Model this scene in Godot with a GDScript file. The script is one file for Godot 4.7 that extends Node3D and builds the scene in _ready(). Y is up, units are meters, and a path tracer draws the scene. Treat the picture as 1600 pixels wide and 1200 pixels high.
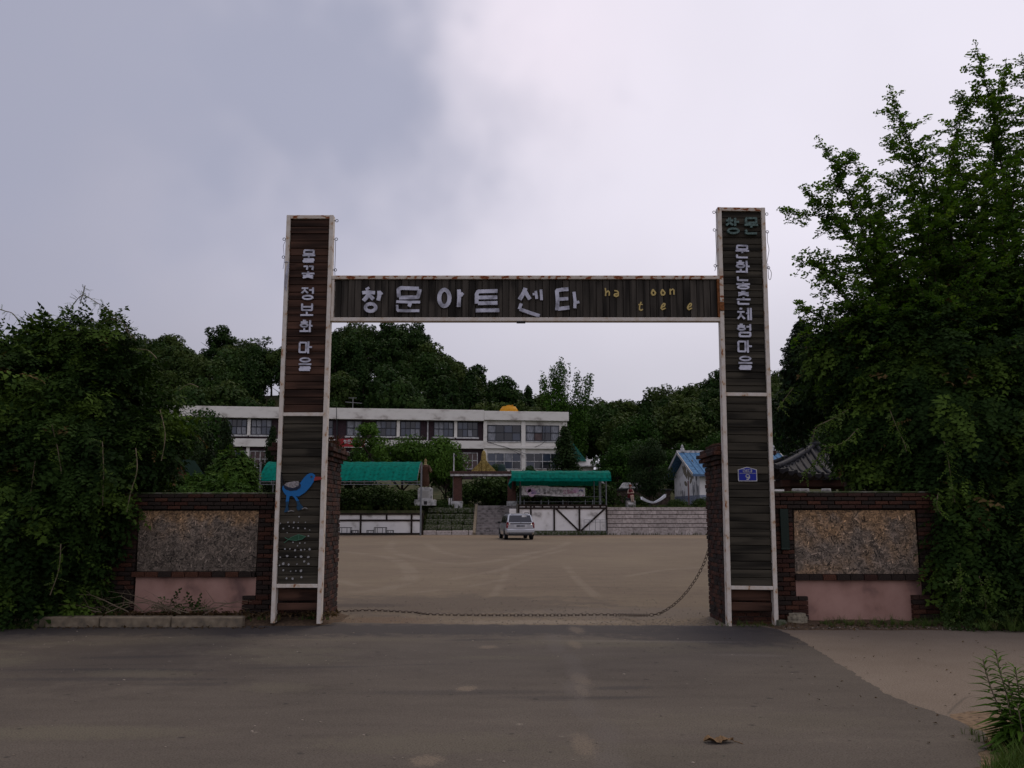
extends Node3D
# Gateway of a rural arts centre seen from the road: timber-clad gate, yard, old school and wooded hills.

var M := {}
var taken := {}
var rng := RandomNumberGenerator.new()

class MB:
	var v := PackedVector3Array()
	var n := PackedVector3Array()
	var uv := PackedVector2Array()
	var c := PackedColorArray()
	var tint := Color(1, 1, 1)
	var colored := false
	var uo := Vector2.ZERO
	var swap := false

	func put(p: Vector3, nn: Vector3, u: Vector2) -> void:
		v.append(p)
		n.append(nn)
		uv.append(u)
		if colored:
			c.append(tint)

	func bu(p: Vector3, nn: Vector3) -> Vector2:
		var a := nn.abs()
		var u := Vector2(p.x, p.y)
		if a.x > a.y and a.x > a.z:
			u = Vector2(p.z, p.y)
		elif a.y > a.z:
			u = Vector2(p.x, p.z)
		if swap:
			u = Vector2(u.y, u.x)
		return u + uo

	func tri(a: Vector3, b: Vector3, d: Vector3) -> void:
		var nn := (b - a).cross(d - a)
		if nn.length_squared() < 1e-16:
			return
		nn = nn.normalized()
		put(a, nn, bu(a, nn))
		put(d, nn, bu(d, nn))
		put(b, nn, bu(b, nn))

	func quad(a: Vector3, b: Vector3, d: Vector3, e: Vector3) -> void:
		var nn := (d - a).cross(e - b)
		if nn.length_squared() < 1e-16:
			return
		nn = nn.normalized()
		for p: Vector3 in [a, d, b, a, e, d]:
			put(p, nn, bu(p, nn))

	func quad_uv(a: Vector3, b: Vector3, d: Vector3, e: Vector3, lo := Vector2(0, 1), hi := Vector2(1, 0)) -> void:
		var nn := (d - a).cross(e - b).normalized()
		put(a, nn, lo)
		put(d, nn, hi)
		put(b, nn, Vector2(hi.x, lo.y))
		put(a, nn, lo)
		put(e, nn, Vector2(lo.x, hi.y))
		put(d, nn, hi)

	func tri_n(a: Vector3, b: Vector3, d: Vector3, na: Vector3, nb: Vector3, nd: Vector3) -> void:
		put(a, na, bu(a, na))
		put(d, nd, bu(d, na))
		put(b, nb, bu(b, na))

	# box with chamfered edges
	func box(o: Vector3, s: Vector3, bev := 0.0, t := Transform3D.IDENTITY) -> void:
		var h := s * 0.5
		if bev <= 0.0:
			for ax in 3:
				for sg: float in [-1.0, 1.0]:
					var q: Array[Vector3] = []
					for k: Vector2 in [Vector2(-1, -1), Vector2(1, -1), Vector2(1, 1), Vector2(-1, 1)]:
						var p := Vector3.ZERO
						p[ax] = sg * h[ax]
						p[(ax + 1) % 3] = k.x * h[(ax + 1) % 3]
						p[(ax + 2) % 3] = k.y * h[(ax + 2) % 3]
						q.append(t * (o + p))
					if sg > 0:
						quad(q[0], q[1], q[2], q[3])
					else:
						quad(q[3], q[2], q[1], q[0])
			return
		var g := h - Vector3.ONE * bev
		for ax in 3:
			var b1 := (ax + 1) % 3
			var b2 := (ax + 2) % 3
			for sg: float in [-1.0, 1.0]:
				var q: Array[Vector3] = []
				for k: Vector2 in [Vector2(-1, -1), Vector2(1, -1), Vector2(1, 1), Vector2(-1, 1)]:
					var p := Vector3.ZERO
					p[ax] = sg * h[ax]
					p[b1] = k.x * g[b1]
					p[b2] = k.y * g[b2]
					q.append(t * (o + p))
				if sg > 0:
					quad(q[0], q[1], q[2], q[3])
				else:
					quad(q[3], q[2], q[1], q[0])
			# edges parallel to ax
			for k: Vector2 in [Vector2(1, 1), Vector2(-1, 1), Vector2(-1, -1), Vector2(1, -1)]:
				var p0 := Vector3.ZERO
				p0[b1] = k.x * h[b1]
				p0[b2] = k.y * g[b2]
				var p1 := Vector3.ZERO
				p1[b1] = k.x * g[b1]
				p1[b2] = k.y * h[b2]
				var d := Vector3.ZERO
				d[ax] = g[ax]
				if k.x * k.y > 0:
					quad(t * (o + p0 - d), t * (o + p1 - d), t * (o + p1 + d), t * (o + p0 + d))
				else:
					quad(t * (o + p0 + d), t * (o + p1 + d), t * (o + p1 - d), t * (o + p0 - d))
		for sx: float in [-1.0, 1.0]:
			for sy: float in [-1.0, 1.0]:
				for sz: float in [-1.0, 1.0]:
					var a := t * (o + Vector3(sx * h.x, sy * g.y, sz * g.z))
					var b := t * (o + Vector3(sx * g.x, sy * h.y, sz * g.z))
					var d := t * (o + Vector3(sx * g.x, sy * g.y, sz * h.z))
					if sx * sy * sz > 0:
						tri(a, b, d)
					else:
						tri(a, d, b)

	func bar(a: Vector3, b: Vector3, w: float, d: float, bev := 0.0, up := Vector3.UP) -> void:
		var y := (b - a).normalized()
		var z := y.cross(up if absf(y.dot(up)) < 0.95 else Vector3.RIGHT).normalized()
		var x := y.cross(z).normalized()
		box(Vector3.ZERO, Vector3(w, a.distance_to(b), d), bev, Transform3D(Basis(x, y, z), (a + b) * 0.5))

	func tube(pts: PackedVector3Array, radii: PackedFloat32Array, sides := 6, caps := true) -> void:
		var rings: Array[PackedVector3Array] = []
		var norms: Array[PackedVector3Array] = []
		var ref := Vector3(0.31, 0.17, 0.93)
		for i in pts.size():
			var d := (pts[mini(i + 1, pts.size() - 1)] - pts[maxi(i - 1, 0)]).normalized()
			if absf(d.dot(ref)) > 0.9:
				ref = Vector3(0.93, 0.17, -0.31)
			var x := (ref - d * d.dot(ref)).normalized()
			ref = x
			var y := d.cross(x)
			var ring := PackedVector3Array()
			var nr := PackedVector3Array()
			for k in sides:
				var a := TAU * k / sides
				var e := x * cos(a) + y * sin(a)
				ring.append(pts[i] + e * radii[mini(i, radii.size() - 1)])
				nr.append(e)
			rings.append(ring)
			norms.append(nr)
		for i in pts.size() - 1:
			for k in sides:
				var l := (k + 1) % sides
				tri_n(rings[i][k], rings[i][l], rings[i + 1][l], norms[i][k], norms[i][l], norms[i + 1][l])
				tri_n(rings[i][k], rings[i + 1][l], rings[i + 1][k], norms[i][k], norms[i + 1][l], norms[i + 1][k])
		if caps:
			for k in range(1, sides - 1):
				tri(rings[0][0], rings[0][k + 1], rings[0][k])
				var e := rings.size() - 1
				tri(rings[e][0], rings[e][k], rings[e][k + 1])

	# turned shape about the y axis: profile of (radius, height), upwards
	func lathe(prof: PackedVector2Array, sides := 16, o := Vector3.ZERO, squash := Vector3.ONE) -> void:
		for i in prof.size() - 1:
			var a := prof[i]
			var b := prof[i + 1]
			var t := (b - a).normalized()
			for k in sides:
				var p0 := TAU * k / sides
				var p1 := TAU * (k + 1) / sides
				var e0 := Vector3(cos(p0), 0, -sin(p0))
				var e1 := Vector3(cos(p1), 0, -sin(p1))
				var n0 := (e0 * t.y - Vector3.UP * t.x).normalized()
				var n1 := (e1 * t.y - Vector3.UP * t.x).normalized()
				var q0 := o + (e0 * a.x + Vector3.UP * a.y) * squash
				var q1 := o + (e1 * a.x + Vector3.UP * a.y) * squash
				var q2 := o + (e1 * b.x + Vector3.UP * b.y) * squash
				var q3 := o + (e0 * b.x + Vector3.UP * b.y) * squash
				if a.x > 0.0005:
					tri_n(q0, q1, q2, n0, n1, n1)
				if b.x > 0.0005:
					tri_n(q0, q2, q3, n0, n1, n0)

	# flat outline in x,y given thickness from z0 (back) to z1 (front)
	func prism(poly: PackedVector2Array, z0: float, z1: float, t := Transform3D.IDENTITY) -> void:
		var p := poly
		if Geometry2D.is_polygon_clockwise(p):
			p = p.duplicate()
			p.reverse()
		var ix := Geometry2D.triangulate_polygon(p)
		for i in range(0, ix.size(), 3):
			var a := p[ix[i]]
			var b := p[ix[i + 1]]
			var d := p[ix[i + 2]]
			if (b - a).cross(d - a) < 0:
				var s := b
				b = d
				d = s
			tri(t * Vector3(a.x, a.y, z1), t * Vector3(b.x, b.y, z1), t * Vector3(d.x, d.y, z1))
			tri(t * Vector3(a.x, a.y, z0), t * Vector3(d.x, d.y, z0), t * Vector3(b.x, b.y, z0))
		for i in p.size():
			var a := p[i]
			var b := p[(i + 1) % p.size()]
			quad(t * Vector3(a.x, a.y, z0), t * Vector3(b.x, b.y, z0), t * Vector3(b.x, b.y, z1), t * Vector3(a.x, a.y, z1))

	func ring(o: Vector2, ra: Vector2, w: float, z0: float, z1: float, seg := 20) -> void:
		for k in seg:
			var e0 := Vector2(cos(TAU * k / seg), sin(TAU * k / seg))
			var e1 := Vector2(cos(TAU * (k + 1) / seg), sin(TAU * (k + 1) / seg))
			var a := o + e0 * (ra + Vector2(w, w))
			var b := o + e1 * (ra + Vector2(w, w))
			var d := o + e1 * (ra - Vector2(w, w))
			var e := o + e0 * (ra - Vector2(w, w))
			quad(Vector3(a.x, a.y, z1), Vector3(b.x, b.y, z1), Vector3(d.x, d.y, z1), Vector3(e.x, e.y, z1))
			quad(Vector3(a.x, a.y, z0), Vector3(b.x, b.y, z0), Vector3(b.x, b.y, z1), Vector3(a.x, a.y, z1))
			quad(Vector3(d.x, d.y, z0), Vector3(e.x, e.y, z0), Vector3(e.x, e.y, z1), Vector3(d.x, d.y, z1))

	# strokes with round ends and corners; each stroke stands a little prouder than the one before
	func strokes(list: Array, w: float, z0: float, z1: float) -> void:
		var z := z1
		for s: Variant in list:
			if s is Dictionary:
				ring(s.o, s.r, w * s.get("w", 1.0), z0, z)
			else:
				ribbon(s, w, z0, z)
			z += 0.0015

	# a round-ended ribbon; a line that closes on itself is drawn in two pieces
	func ribbon(s: PackedVector2Array, w: float, z0: float, z1: float) -> void:
		var polys := Geometry2D.offset_polyline(s, w, Geometry2D.JOIN_ROUND, Geometry2D.END_ROUND)
		if polys.size() > 1 and s.size() > 2:
			var h := s.size() / 2
			ribbon(s.slice(0, h + 1), w, z0, z1)
			ribbon(s.slice(h), w, z0, z1 + 0.0008)
			return
		for poly in polys:
			if not Geometry2D.is_polygon_clockwise(poly):
				prism(poly, z0, z1)

	func mesh() -> ArrayMesh:
		var a := []
		a.resize(Mesh.ARRAY_MAX)
		a[Mesh.ARRAY_VERTEX] = v
		a[Mesh.ARRAY_NORMAL] = n
		a[Mesh.ARRAY_TEX_UV] = uv
		if colored:
			a[Mesh.ARRAY_COLOR] = c
		var m := ArrayMesh.new()
		m.add_surface_from_arrays(Mesh.PRIMITIVE_TRIANGLES, a)
		return m


func lin(r: float, g: float, b: float) -> Color:
	return Color(r, g, b).linear_to_srgb()

func numbered(called: String) -> String:
	var k: int = taken.get(called, -1) + 1
	taken[called] = k
	return called if k == 0 else "%s_%03d" % [called, k]

func thing(called: String, label: String, category: String, at := Vector3.ZERO, turn := 0.0, group := "") -> Node3D:
	var o := Node3D.new()
	o.name = numbered(called)
	add_child(o)
	o.position = at
	o.rotation.y = turn
	tag(o, label, category, group)
	return o

func tag(o: Node, label: String, category: String, group := "") -> void:
	o.set_meta("label", label)
	o.set_meta("category", category)
	if group:
		o.set_meta("group", group)

func solo(called: String, label: String, category: String, m: Mesh, mat: Material, at := Vector3.ZERO, turn := 0.0, group := "") -> MeshInstance3D:
	var o := MeshInstance3D.new()
	o.name = numbered(called)
	o.mesh = m
	o.material_override = mat
	add_child(o)
	o.position = at
	o.rotation.y = turn
	tag(o, label, category, group)
	return o

func part(parent: Node3D, called: String, m: Mesh, mat: Material, at := Vector3.ZERO, label := "") -> MeshInstance3D:
	var o := MeshInstance3D.new()
	o.name = called
	o.mesh = m
	o.material_override = mat
	parent.add_child(o, true)
	o.position = at
	if label:
		o.set_meta("label", label)
	return o

func struct(called: String, m: Mesh, mat: Material, at := Vector3.ZERO, kind := "structure") -> MeshInstance3D:
	var o := MeshInstance3D.new()
	o.name = numbered(called)
	o.mesh = m
	o.material_override = mat
	add_child(o)
	o.position = at
	o.set_meta("kind", kind)
	return o

func scatter(parent: Node, called: String, m: Mesh, mat: Material, xs: Array[Transform3D], cols: PackedColorArray) -> MultiMeshInstance3D:
	var mm := MultiMesh.new()
	mm.transform_format = MultiMesh.TRANSFORM_3D
	mm.use_colors = true
	mm.mesh = m
	mm.instance_count = xs.size()
	for i in xs.size():
		mm.set_instance_transform(i, xs[i])
		mm.set_instance_color(i, cols[i % cols.size()])
	var o := MultiMeshInstance3D.new()
	o.name = called if parent != self else numbered(called)
	o.multimesh = mm
	o.material_override = mat
	parent.add_child(o, true)
	o.set_meta("kind", "stuff")
	return o

func copy(o: Node3D, at: Vector3, turn: float, size: float, label := "", called := "") -> Node3D:
	var r := o.duplicate() as Node3D
	r.name = numbered(called if called else (o.get_meta("kindname") as String))
	add_child(r)
	r.position = at
	r.rotation.y = turn
	r.scale = Vector3.ONE * size
	if label:
		r.set_meta("label", label)
	return r

# ---------- textures ----------
func noise(sd: int, freq: float, oct := 4, type := FastNoiseLite.TYPE_SIMPLEX_SMOOTH) -> FastNoiseLite:
	var f := FastNoiseLite.new()
	f.seed = sd
	f.frequency = freq
	f.noise_type = type
	f.fractal_octaves = oct
	return f

func ramp(stops: Array) -> PackedColorArray:
	var g := Gradient.new()
	g.offsets = PackedFloat32Array(stops.map(func(s): return s[0]))
	g.colors = PackedColorArray(stops.map(func(s): return s[1]))
	var lut := PackedColorArray()
	for i in 256:
		lut.append(g.sample(i / 255.0))
	return lut

func grey(k: float) -> Color:
	return Color(k, k, k)

func tex(f: FastNoiseLite, w: int, h: int, stops: Array, stretch := Vector2.ONE) -> ImageTexture:
	var iw := maxi(8, int(w / stretch.x))
	var ih := maxi(8, int(h / stretch.y))
	var src := f.get_seamless_image(iw, ih)
	if iw != w or ih != h:
		src.resize(w, h, Image.INTERPOLATE_CUBIC)
	src.convert(Image.FORMAT_L8)
	var d := src.get_data()
	var lut := ramp(stops)
	var l := PackedByteArray()
	l.resize(768)
	for i in 256:
		l[i * 3] = lut[i].r8
		l[i * 3 + 1] = lut[i].g8
		l[i * 3 + 2] = lut[i].b8
	var out := PackedByteArray()
	out.resize(w * h * 3)
	for i in d.size():
		var k := d[i] * 3
		out[i * 3] = l[k]
		out[i * 3 + 1] = l[k + 1]
		out[i * 3 + 2] = l[k + 2]
	return ImageTexture.create_from_image(Image.create_from_data(w, h, false, Image.FORMAT_RGB8, out))

func mat(color: Color, rough := 0.8, t: Texture2D = null, scale := Vector3.ONE, tri := 0, spec := 0.3) -> StandardMaterial3D:
	var m := StandardMaterial3D.new()
	m.albedo_color = color
	m.roughness = rough
	m.metallic_specular = spec
	if t:
		m.albedo_texture = t
		m.uv1_scale = scale
		if tri > 0:
			m.uv1_triplanar = true
			m.uv1_world_triplanar = tri == 2
	return m

func leaf_mat(back := 0.5, rough := 0.55) -> StandardMaterial3D:
	var m := mat(Color.WHITE, rough, null, Vector3.ONE, 0, 0.14)
	m.vertex_color_use_as_albedo = true
	m.backlight_enabled = true
	m.backlight = Color(back * 0.95, back, back * 0.45)
	m.cull_mode = BaseMaterial3D.CULL_DISABLED
	return m

# ---------- hangul from strokes ----------
func pl(a: Array) -> PackedVector2Array:
	var p := PackedVector2Array()
	for i in range(0, a.size(), 2):
		p.append(Vector2(a[i], a[i + 1]))
	return p

const JAMO := {
	"g": [[0, 1, 1, 1, 0.85, 0]], "G": [[0, 1, 0.42, 1, 0.34, 0], [0.58, 1, 1, 1, 0.92, 0]], "n": [[0, 1, 0, 0, 1, 0]], "d": [[1, 1, 0, 1, 0, 0, 1, 0]],
	"r": [[0, 1, 1, 1, 1, 0.52, 0, 0.52, 0, 0, 1, 0]], "m": [[0, 1, 0, 0, 1, 0], [1, 0, 1, 1, 0, 1]], "b": [[0, 1, 0, 0, 1, 0, 1, 1], [0, 0.5, 1, 0.5]],
	"s": [[0.5, 1, 0.4, 0.5, 0, 0], [0.46, 0.66, 1, 0]], "j": [[0, 1, 1, 1], [0.52, 0.95, 0.42, 0.5, 0, 0], [0.48, 0.55, 1, 0]],
	"c": [[0.3, 1.05, 0.7, 1.05], [0, 0.72, 1, 0.72], [0.5, 0.68, 0.4, 0.35, 0, 0], [0.48, 0.4, 1, 0]], "o": ["o"], "t": [[1, 1, 0, 1, 0, 0, 1, 0], [0, 0.5, 1, 0.5]],
	"h": [[0.28, 1.05, 0.72, 1.05], [0, 0.78, 1, 0.78], "h"], "S": [[0.25, 1, 0.2, 0.5, 0, 0], [0.22, 0.6, 0.48, 0], [0.75, 1, 0.7, 0.5, 0.52, 0], [0.72, 0.6, 1, 0]],
	"A": [[0.15, 1, 0.15, 0], [0.15, 0.52, 1, 0.52]], "E": [[0.85, 1, 0.85, 0], [0.85, 0.6, 0, 0.6]], "e": [[0.45, 1, 0.45, 0], [1, 1, 1, 0], [0.45, 0.55, 0, 0.55]],
	"I": [[0.5, 1, 0.5, 0]], "O": [[0, 0, 1, 0], [0.5, 0, 0.5, 1]], "U": [[0, 1, 1, 1], [0.5, 1, 0.5, 0]], "_": [[0, 0.5, 1, 0.5]],
}

func jamo(k: String, r: Rect2) -> Array:
	var out := []
	for s: Variant in JAMO[k]:
		if s is String:
			var hh := r.size.y * (0.5 if s == "o" else 0.27)
			out.append({"o": r.position + Vector2(r.size.x * 0.5, hh), "r": Vector2(r.size.x * 0.5, hh)})
			continue
		var p := PackedVector2Array()
		for q in pl(s):
			p.append(r.position + q * r.size)
		out.append(p)
	return out

# one syllable in a unit square: initial, vowel, final ("W" is the vowel wa)
func syllable(code: String, size: Vector2, o := Vector2.ZERO) -> Array:
	var i := code[0]
	var vo := code[1]
	var f := code[2] if code.length() > 2 else ""
	var out := []
	if vo == "W":
		out += jamo(i, Rect2(0.06, 0.44, 0.56, 0.5)) + jamo("O", Rect2(0, 0.08, 0.7, 0.24)) + jamo("A", Rect2(0.76, 0, 0.24, 1))
	elif vo in ["A", "E", "e", "I"]:
		if f:
			out += jamo(i, Rect2(0.02, 0.52, 0.52, 0.42)) + jamo(vo, Rect2(0.64, 0.46, 0.34, 0.54)) + jamo(f, Rect2(0.14, 0, 0.78, 0.3))
		else:
			out += jamo(i, Rect2(0.02, 0.1, 0.52, 0.8)) + jamo(vo, Rect2(0.66, 0, 0.34, 1))
	elif f:
		out += jamo(i, Rect2(0.12, 0.7, 0.76, 0.3)) + jamo(vo, Rect2(0, 0.38, 1, 0.18 if vo != "_" else 0.22)) + jamo(f, Rect2(0.1, 0, 0.8, 0.24))
	else:
		out += jamo(i, Rect2(0.1, 0.44, 0.8, 0.56)) + jamo(vo, Rect2(0, 0.02, 1, 0.28))
	var res := []
	for s: Variant in out:
		if s is Dictionary:
			res.append({"o": o + (s.o - Vector2(0.5, 0.5)) * size, "r": s.r * size})
		else:
			var p := PackedVector2Array()
			for q: Vector2 in s:
				p.append(o + (q - Vector2(0.5, 0.5)) * size)
			res.append(p)
	return res

func letter(parent: Node3D, list: Array, w: float, m: Material, at: Vector3, thick := 0.025) -> void:
	var b := MB.new()
	b.strokes(list, w, 0.0, thick)
	part(parent, "letter", b.mesh(), m, at)

# pixel-free brush strokes: [half width, x0, y0, x1, y1, ...] in units of the board sketch
func brush(parent: Node3D, list: Array, k: float, m: Material, at: Vector3, thick := 0.025) -> void:
	var b := MB.new()
	var z := thick
	for s: Array in list:
		if s[0] is String:
			b.ring(Vector2(s[2], -s[3]) * k, Vector2(s[4], s[5]) * k, s[1] * k, 0.0, z)
		else:
			var p := pl(s.slice(1))
			for i in p.size():
				p[i] = Vector2(p[i].x, -p[i].y) * k
			b.ribbon(p, s[0] * k, 0.0, z)
		z += 0.0015
	part(parent, "letter", b.mesh(), m, at)

# ---------- bodies from joined capsules ----------
func body(caps: Array, cell: float, k := 0.03) -> ArrayMesh:
	var lo := Vector3.ONE * 1e9
	var hi := -lo
	for c: Array in caps:
		for i in 2:
			lo = lo.min(c[i] - Vector3.ONE * (c[2 + i] + cell * 2))
			hi = hi.max(c[i] + Vector3.ONE * (c[2 + i] + cell * 2))
	var d := Vector3i(((hi - lo) / cell).ceil()) + Vector3i.ONE
	var f := PackedFloat32Array()
	f.resize(d.x * d.y * d.z)
	for z in d.z:
		for y in d.y:
			for x in d.x:
				var p := lo + Vector3(x, y, z) * cell
				var s := 1.0
				for c: Array in caps:
					var a: Vector3 = c[0]
					var ab: Vector3 = c[1] - a
					var t := clampf((p - a).dot(ab) / maxf(ab.length_squared(), 1e-9), 0, 1)
					var q := p.distance_to(a + ab * t) - lerpf(c[2], c[3], t)
					var h := clampf(0.5 + 0.5 * (s - q) / k, 0, 1)
					s = lerpf(s, q, h) - k * h * (1 - h)
				f[(z * d.y + y) * d.x + x] = s
	var ids := PackedInt32Array()
	ids.resize(f.size())
	ids.fill(-1)
	var vs := PackedVector3Array()
	var ns := PackedVector3Array()
	var st := [1, d.x, d.x * d.y]
	var off := []
	for i in 8:
		off.append((i & 1) * st[0] + (i >> 1 & 1) * st[1] + (i >> 2) * st[2])
	for z in d.z - 1:
		for y in d.y - 1:
			for x in d.x - 1:
				var b := (z * d.y + y) * d.x + x
				var sum := Vector3.ZERO
				var cnt := 0
				for e: Array in [[0, 1], [2, 3], [4, 5], [6, 7], [0, 2], [1, 3], [4, 6], [5, 7], [0, 4], [1, 5], [2, 6], [3, 7]]:
					var fa := f[b + off[e[0]]]
					var fb := f[b + off[e[1]]]
					if (fa < 0) != (fb < 0):
						var pa := Vector3(e[0] & 1, e[0] >> 1 & 1, e[0] >> 2)
						var pb := Vector3(e[1] & 1, e[1] >> 1 & 1, e[1] >> 2)
						sum += pa.lerp(pb, fa / (fa - fb))
						cnt += 1
				if cnt:
					ids[b] = vs.size()
					vs.append(lo + (Vector3(x, y, z) + sum / cnt) * cell)
					ns.append(Vector3(f[b + off[1]] - f[b], f[b + off[2]] - f[b], f[b + off[4]] - f[b]).normalized())
	var m := MB.new()
	for z in range(1, d.z - 1):
		for y in range(1, d.y - 1):
			for x in range(1, d.x - 1):
				var b := (z * d.y + y) * d.x + x
				for ax in 3:
					var fa := f[b]
					var fb: float = f[b + st[ax]]
					if (fa < 0) == (fb < 0):
						continue
					var u: int = st[(ax + 1) % 3]
					var w: int = st[(ax + 2) % 3]
					var q := [ids[b - u - w], ids[b - w], ids[b], ids[b - u]]
					if q.min() < 0:
						continue
					if fa > 0:
						q.reverse()
					m.tri_n(vs[q[0]], vs[q[1]], vs[q[2]], ns[q[0]], ns[q[1]], ns[q[2]])
					m.tri_n(vs[q[0]], vs[q[2]], vs[q[3]], ns[q[0]], ns[q[2]], ns[q[3]])
	return m.mesh()

# ---------- foliage ----------
func leaf(b: MB, o: Vector3, dir: Vector3, up: Vector3, l: float, w: float, fold := 0.25) -> void:
	var s := dir.cross(up).normalized()
	var nn := s.cross(dir).normalized()
	var m1 := o + dir * l * 0.42 - nn * l * 0.03
	var tip := o + dir * l - nn * l * 0.2
	var a := o + dir * l * 0.38 + s * w + nn * w * fold
	var c := o + dir * l * 0.38 - s * w + nn * w * fold
	b.tri(o, a, m1)
	b.tri(m1, a, tip)
	b.tri(o, m1, c)
	b.tri(m1, tip, c)

func spray(sd: int, leaves: int, length: float, l: float, w: float) -> ArrayMesh:
	var r := RandomNumberGenerator.new()
	r.seed = sd
	var b := MB.new()
	var pts := PackedVector3Array()
	for i in 5:
		var t := i / 4.0
		pts.append(Vector3(0.03 * sin(t * 3.0 + sd), t * length, -0.10 * length * t * t))
	b.tube(pts, PackedFloat32Array([0.0035, 0.003, 0.0025, 0.002, 0.001]), 3, false)
	for i in leaves:
		var t := (i + 0.6) / leaves
		var o := pts[mini(int(t * 4), 3)].lerp(pts[mini(int(t * 4) + 1, 4)], fposmod(t * 4, 1.0))
		var side := 1.0 if i % 2 else -1.0
		var dir := Vector3(side * r.randf_range(0.6, 1.0), r.randf_range(0.1, 0.7), r.randf_range(-0.3, 0.5)).normalized()
		leaf(b, o, dir, Vector3(r.randf_range(-0.4, 0.4), 0.25, 1).normalized(), l * r.randf_range(0.7, 1.15), w * r.randf_range(0.8, 1.15))
	leaf(b, pts[4], Vector3(0.1, 1, 0.1).normalized(), Vector3(0, 0, 1), l * 0.8, w * 0.8)
	return b.mesh()

func fan_cluster(sd: int) -> ArrayMesh:
	var r := RandomNumberGenerator.new()
	r.seed = sd
	var b := MB.new()
	for i in 6:
		var a := TAU * (i + r.randf() * 0.6) / 6
		var dir := Vector3(cos(a), r.randf_range(0.0, 0.9), sin(a)).normalized()
		var s := dir.cross(Vector3(r.randf_range(-0.5, 0.5), 1, r.randf_range(-0.5, 0.5))).normalized()
		var o := dir * 0.03
		var l := r.randf_range(0.042, 0.06)
		var e0 := o + dir * l * 0.55 + s * l * 0.62
		var e1 := o + dir * l + s * l * 0.25
		var e2 := o + dir * l + -s * l * 0.25
		var e3 := o + dir * l * 0.55 - s * l * 0.62
		b.tri(o, e0, e1)
		b.tri(o, e1, e2)
		b.tri(o, e2, e3)
	return b.mesh()

func outward(n: Vector3, r: RandomNumberGenerator, droop: float, wild: float) -> Basis:
	var y := (n * 0.7 + Vector3(0, -droop, 0) + Vector3(r.randf_range(-1, 1), r.randf_range(-1, 1), r.randf_range(-1, 1)) * wild).normalized()
	var z := (n + Vector3(0, 0.35, 0) + Vector3(r.randf_range(-1, 1), r.randf_range(-1, 1), r.randf_range(-1, 1)) * 0.35).normalized()
	z = (z - y * y.dot(z)).normalized()
	return Basis(y.cross(z).normalized(), y, z)

# leaf sprays over the lumpy outside of joined ellipsoids [centre, radii]
func shell(blobs: Array, count: int, f: FastNoiseLite, sd: int, size: Vector2, droop := 0.5, lump := 0.3, low := 0.05, depth := 0.22) -> Array[Transform3D]:
	var r := RandomNumberGenerator.new()
	r.seed = sd
	var out: Array[Transform3D] = []
	var w := PackedFloat32Array()
	for b: Array in blobs:
		w.append(b[1].x * b[1].y + b[1].y * b[1].z + b[1].x * b[1].z)
	var tries := 0
	while out.size() < count and tries < count * 8:
		tries += 1
		var b: Array = blobs[r.rand_weighted(w)]
		var dir := Vector3(r.randfn(), r.randfn(), r.randfn()).normalized()
		if dir.z < -0.35 and r.randf() < 0.75:
			continue
		var k := 1.0 + lump * f.get_noise_3dv(b[0] + dir * b[1]) * 1.6
		var p: Vector3 = b[0] + dir * b[1] * k * (1.0 - depth * r.randf() * r.randf())
		if p.y < low:
			continue
		var inside := false
		for o: Array in blobs:
			if o != b and ((p - o[0]) / o[1]).length_squared() < 0.62:
				inside = true
				break
		if inside:
			continue
		var n: Vector3 = (dir / b[1]).normalized()
		out.append(Transform3D(outward(n, r, droop, 0.45).scaled(Vector3.ONE * r.randf_range(size.x, size.y)), p))
	return out

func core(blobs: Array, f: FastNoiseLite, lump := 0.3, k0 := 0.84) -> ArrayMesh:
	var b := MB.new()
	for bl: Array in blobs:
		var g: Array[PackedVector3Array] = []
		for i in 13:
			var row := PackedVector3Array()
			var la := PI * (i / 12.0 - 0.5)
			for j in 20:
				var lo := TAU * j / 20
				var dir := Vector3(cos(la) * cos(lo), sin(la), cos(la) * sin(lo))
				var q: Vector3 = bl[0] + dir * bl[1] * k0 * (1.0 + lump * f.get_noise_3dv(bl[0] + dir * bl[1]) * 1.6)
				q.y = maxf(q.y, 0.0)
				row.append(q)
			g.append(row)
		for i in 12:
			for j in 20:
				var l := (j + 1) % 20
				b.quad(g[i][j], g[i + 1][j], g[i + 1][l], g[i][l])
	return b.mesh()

func greens(sd: int, count: int, a: Color, b: Color, light: Color, share: float) -> PackedColorArray:
	var r := RandomNumberGenerator.new()
	r.seed = sd
	var out := PackedColorArray()
	for i in count:
		var c := a.lerp(b, r.randf())
		if r.randf() < share:
			c = c.lerp(light, r.randf_range(0.4, 1.0))
		out.append(c)
	return out

# leaf colours that drift from patch to patch, paler where highlights are painted in
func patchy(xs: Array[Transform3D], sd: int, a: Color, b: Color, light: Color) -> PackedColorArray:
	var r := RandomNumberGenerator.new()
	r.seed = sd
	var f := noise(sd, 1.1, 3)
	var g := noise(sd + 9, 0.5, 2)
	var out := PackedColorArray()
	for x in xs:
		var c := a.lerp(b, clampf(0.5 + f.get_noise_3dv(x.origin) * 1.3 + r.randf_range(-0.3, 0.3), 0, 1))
		var gleam := smoothstep(0.05, 0.45, g.get_noise_3dv(x.origin * 2.2) + 0.45 * f.get_noise_3dv(x.origin) + r.randf_range(-0.12, 0.12))
		c = c.lerp(light, gleam * r.randf_range(0.35, 0.95))
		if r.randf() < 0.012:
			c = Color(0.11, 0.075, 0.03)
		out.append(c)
	return out

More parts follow.
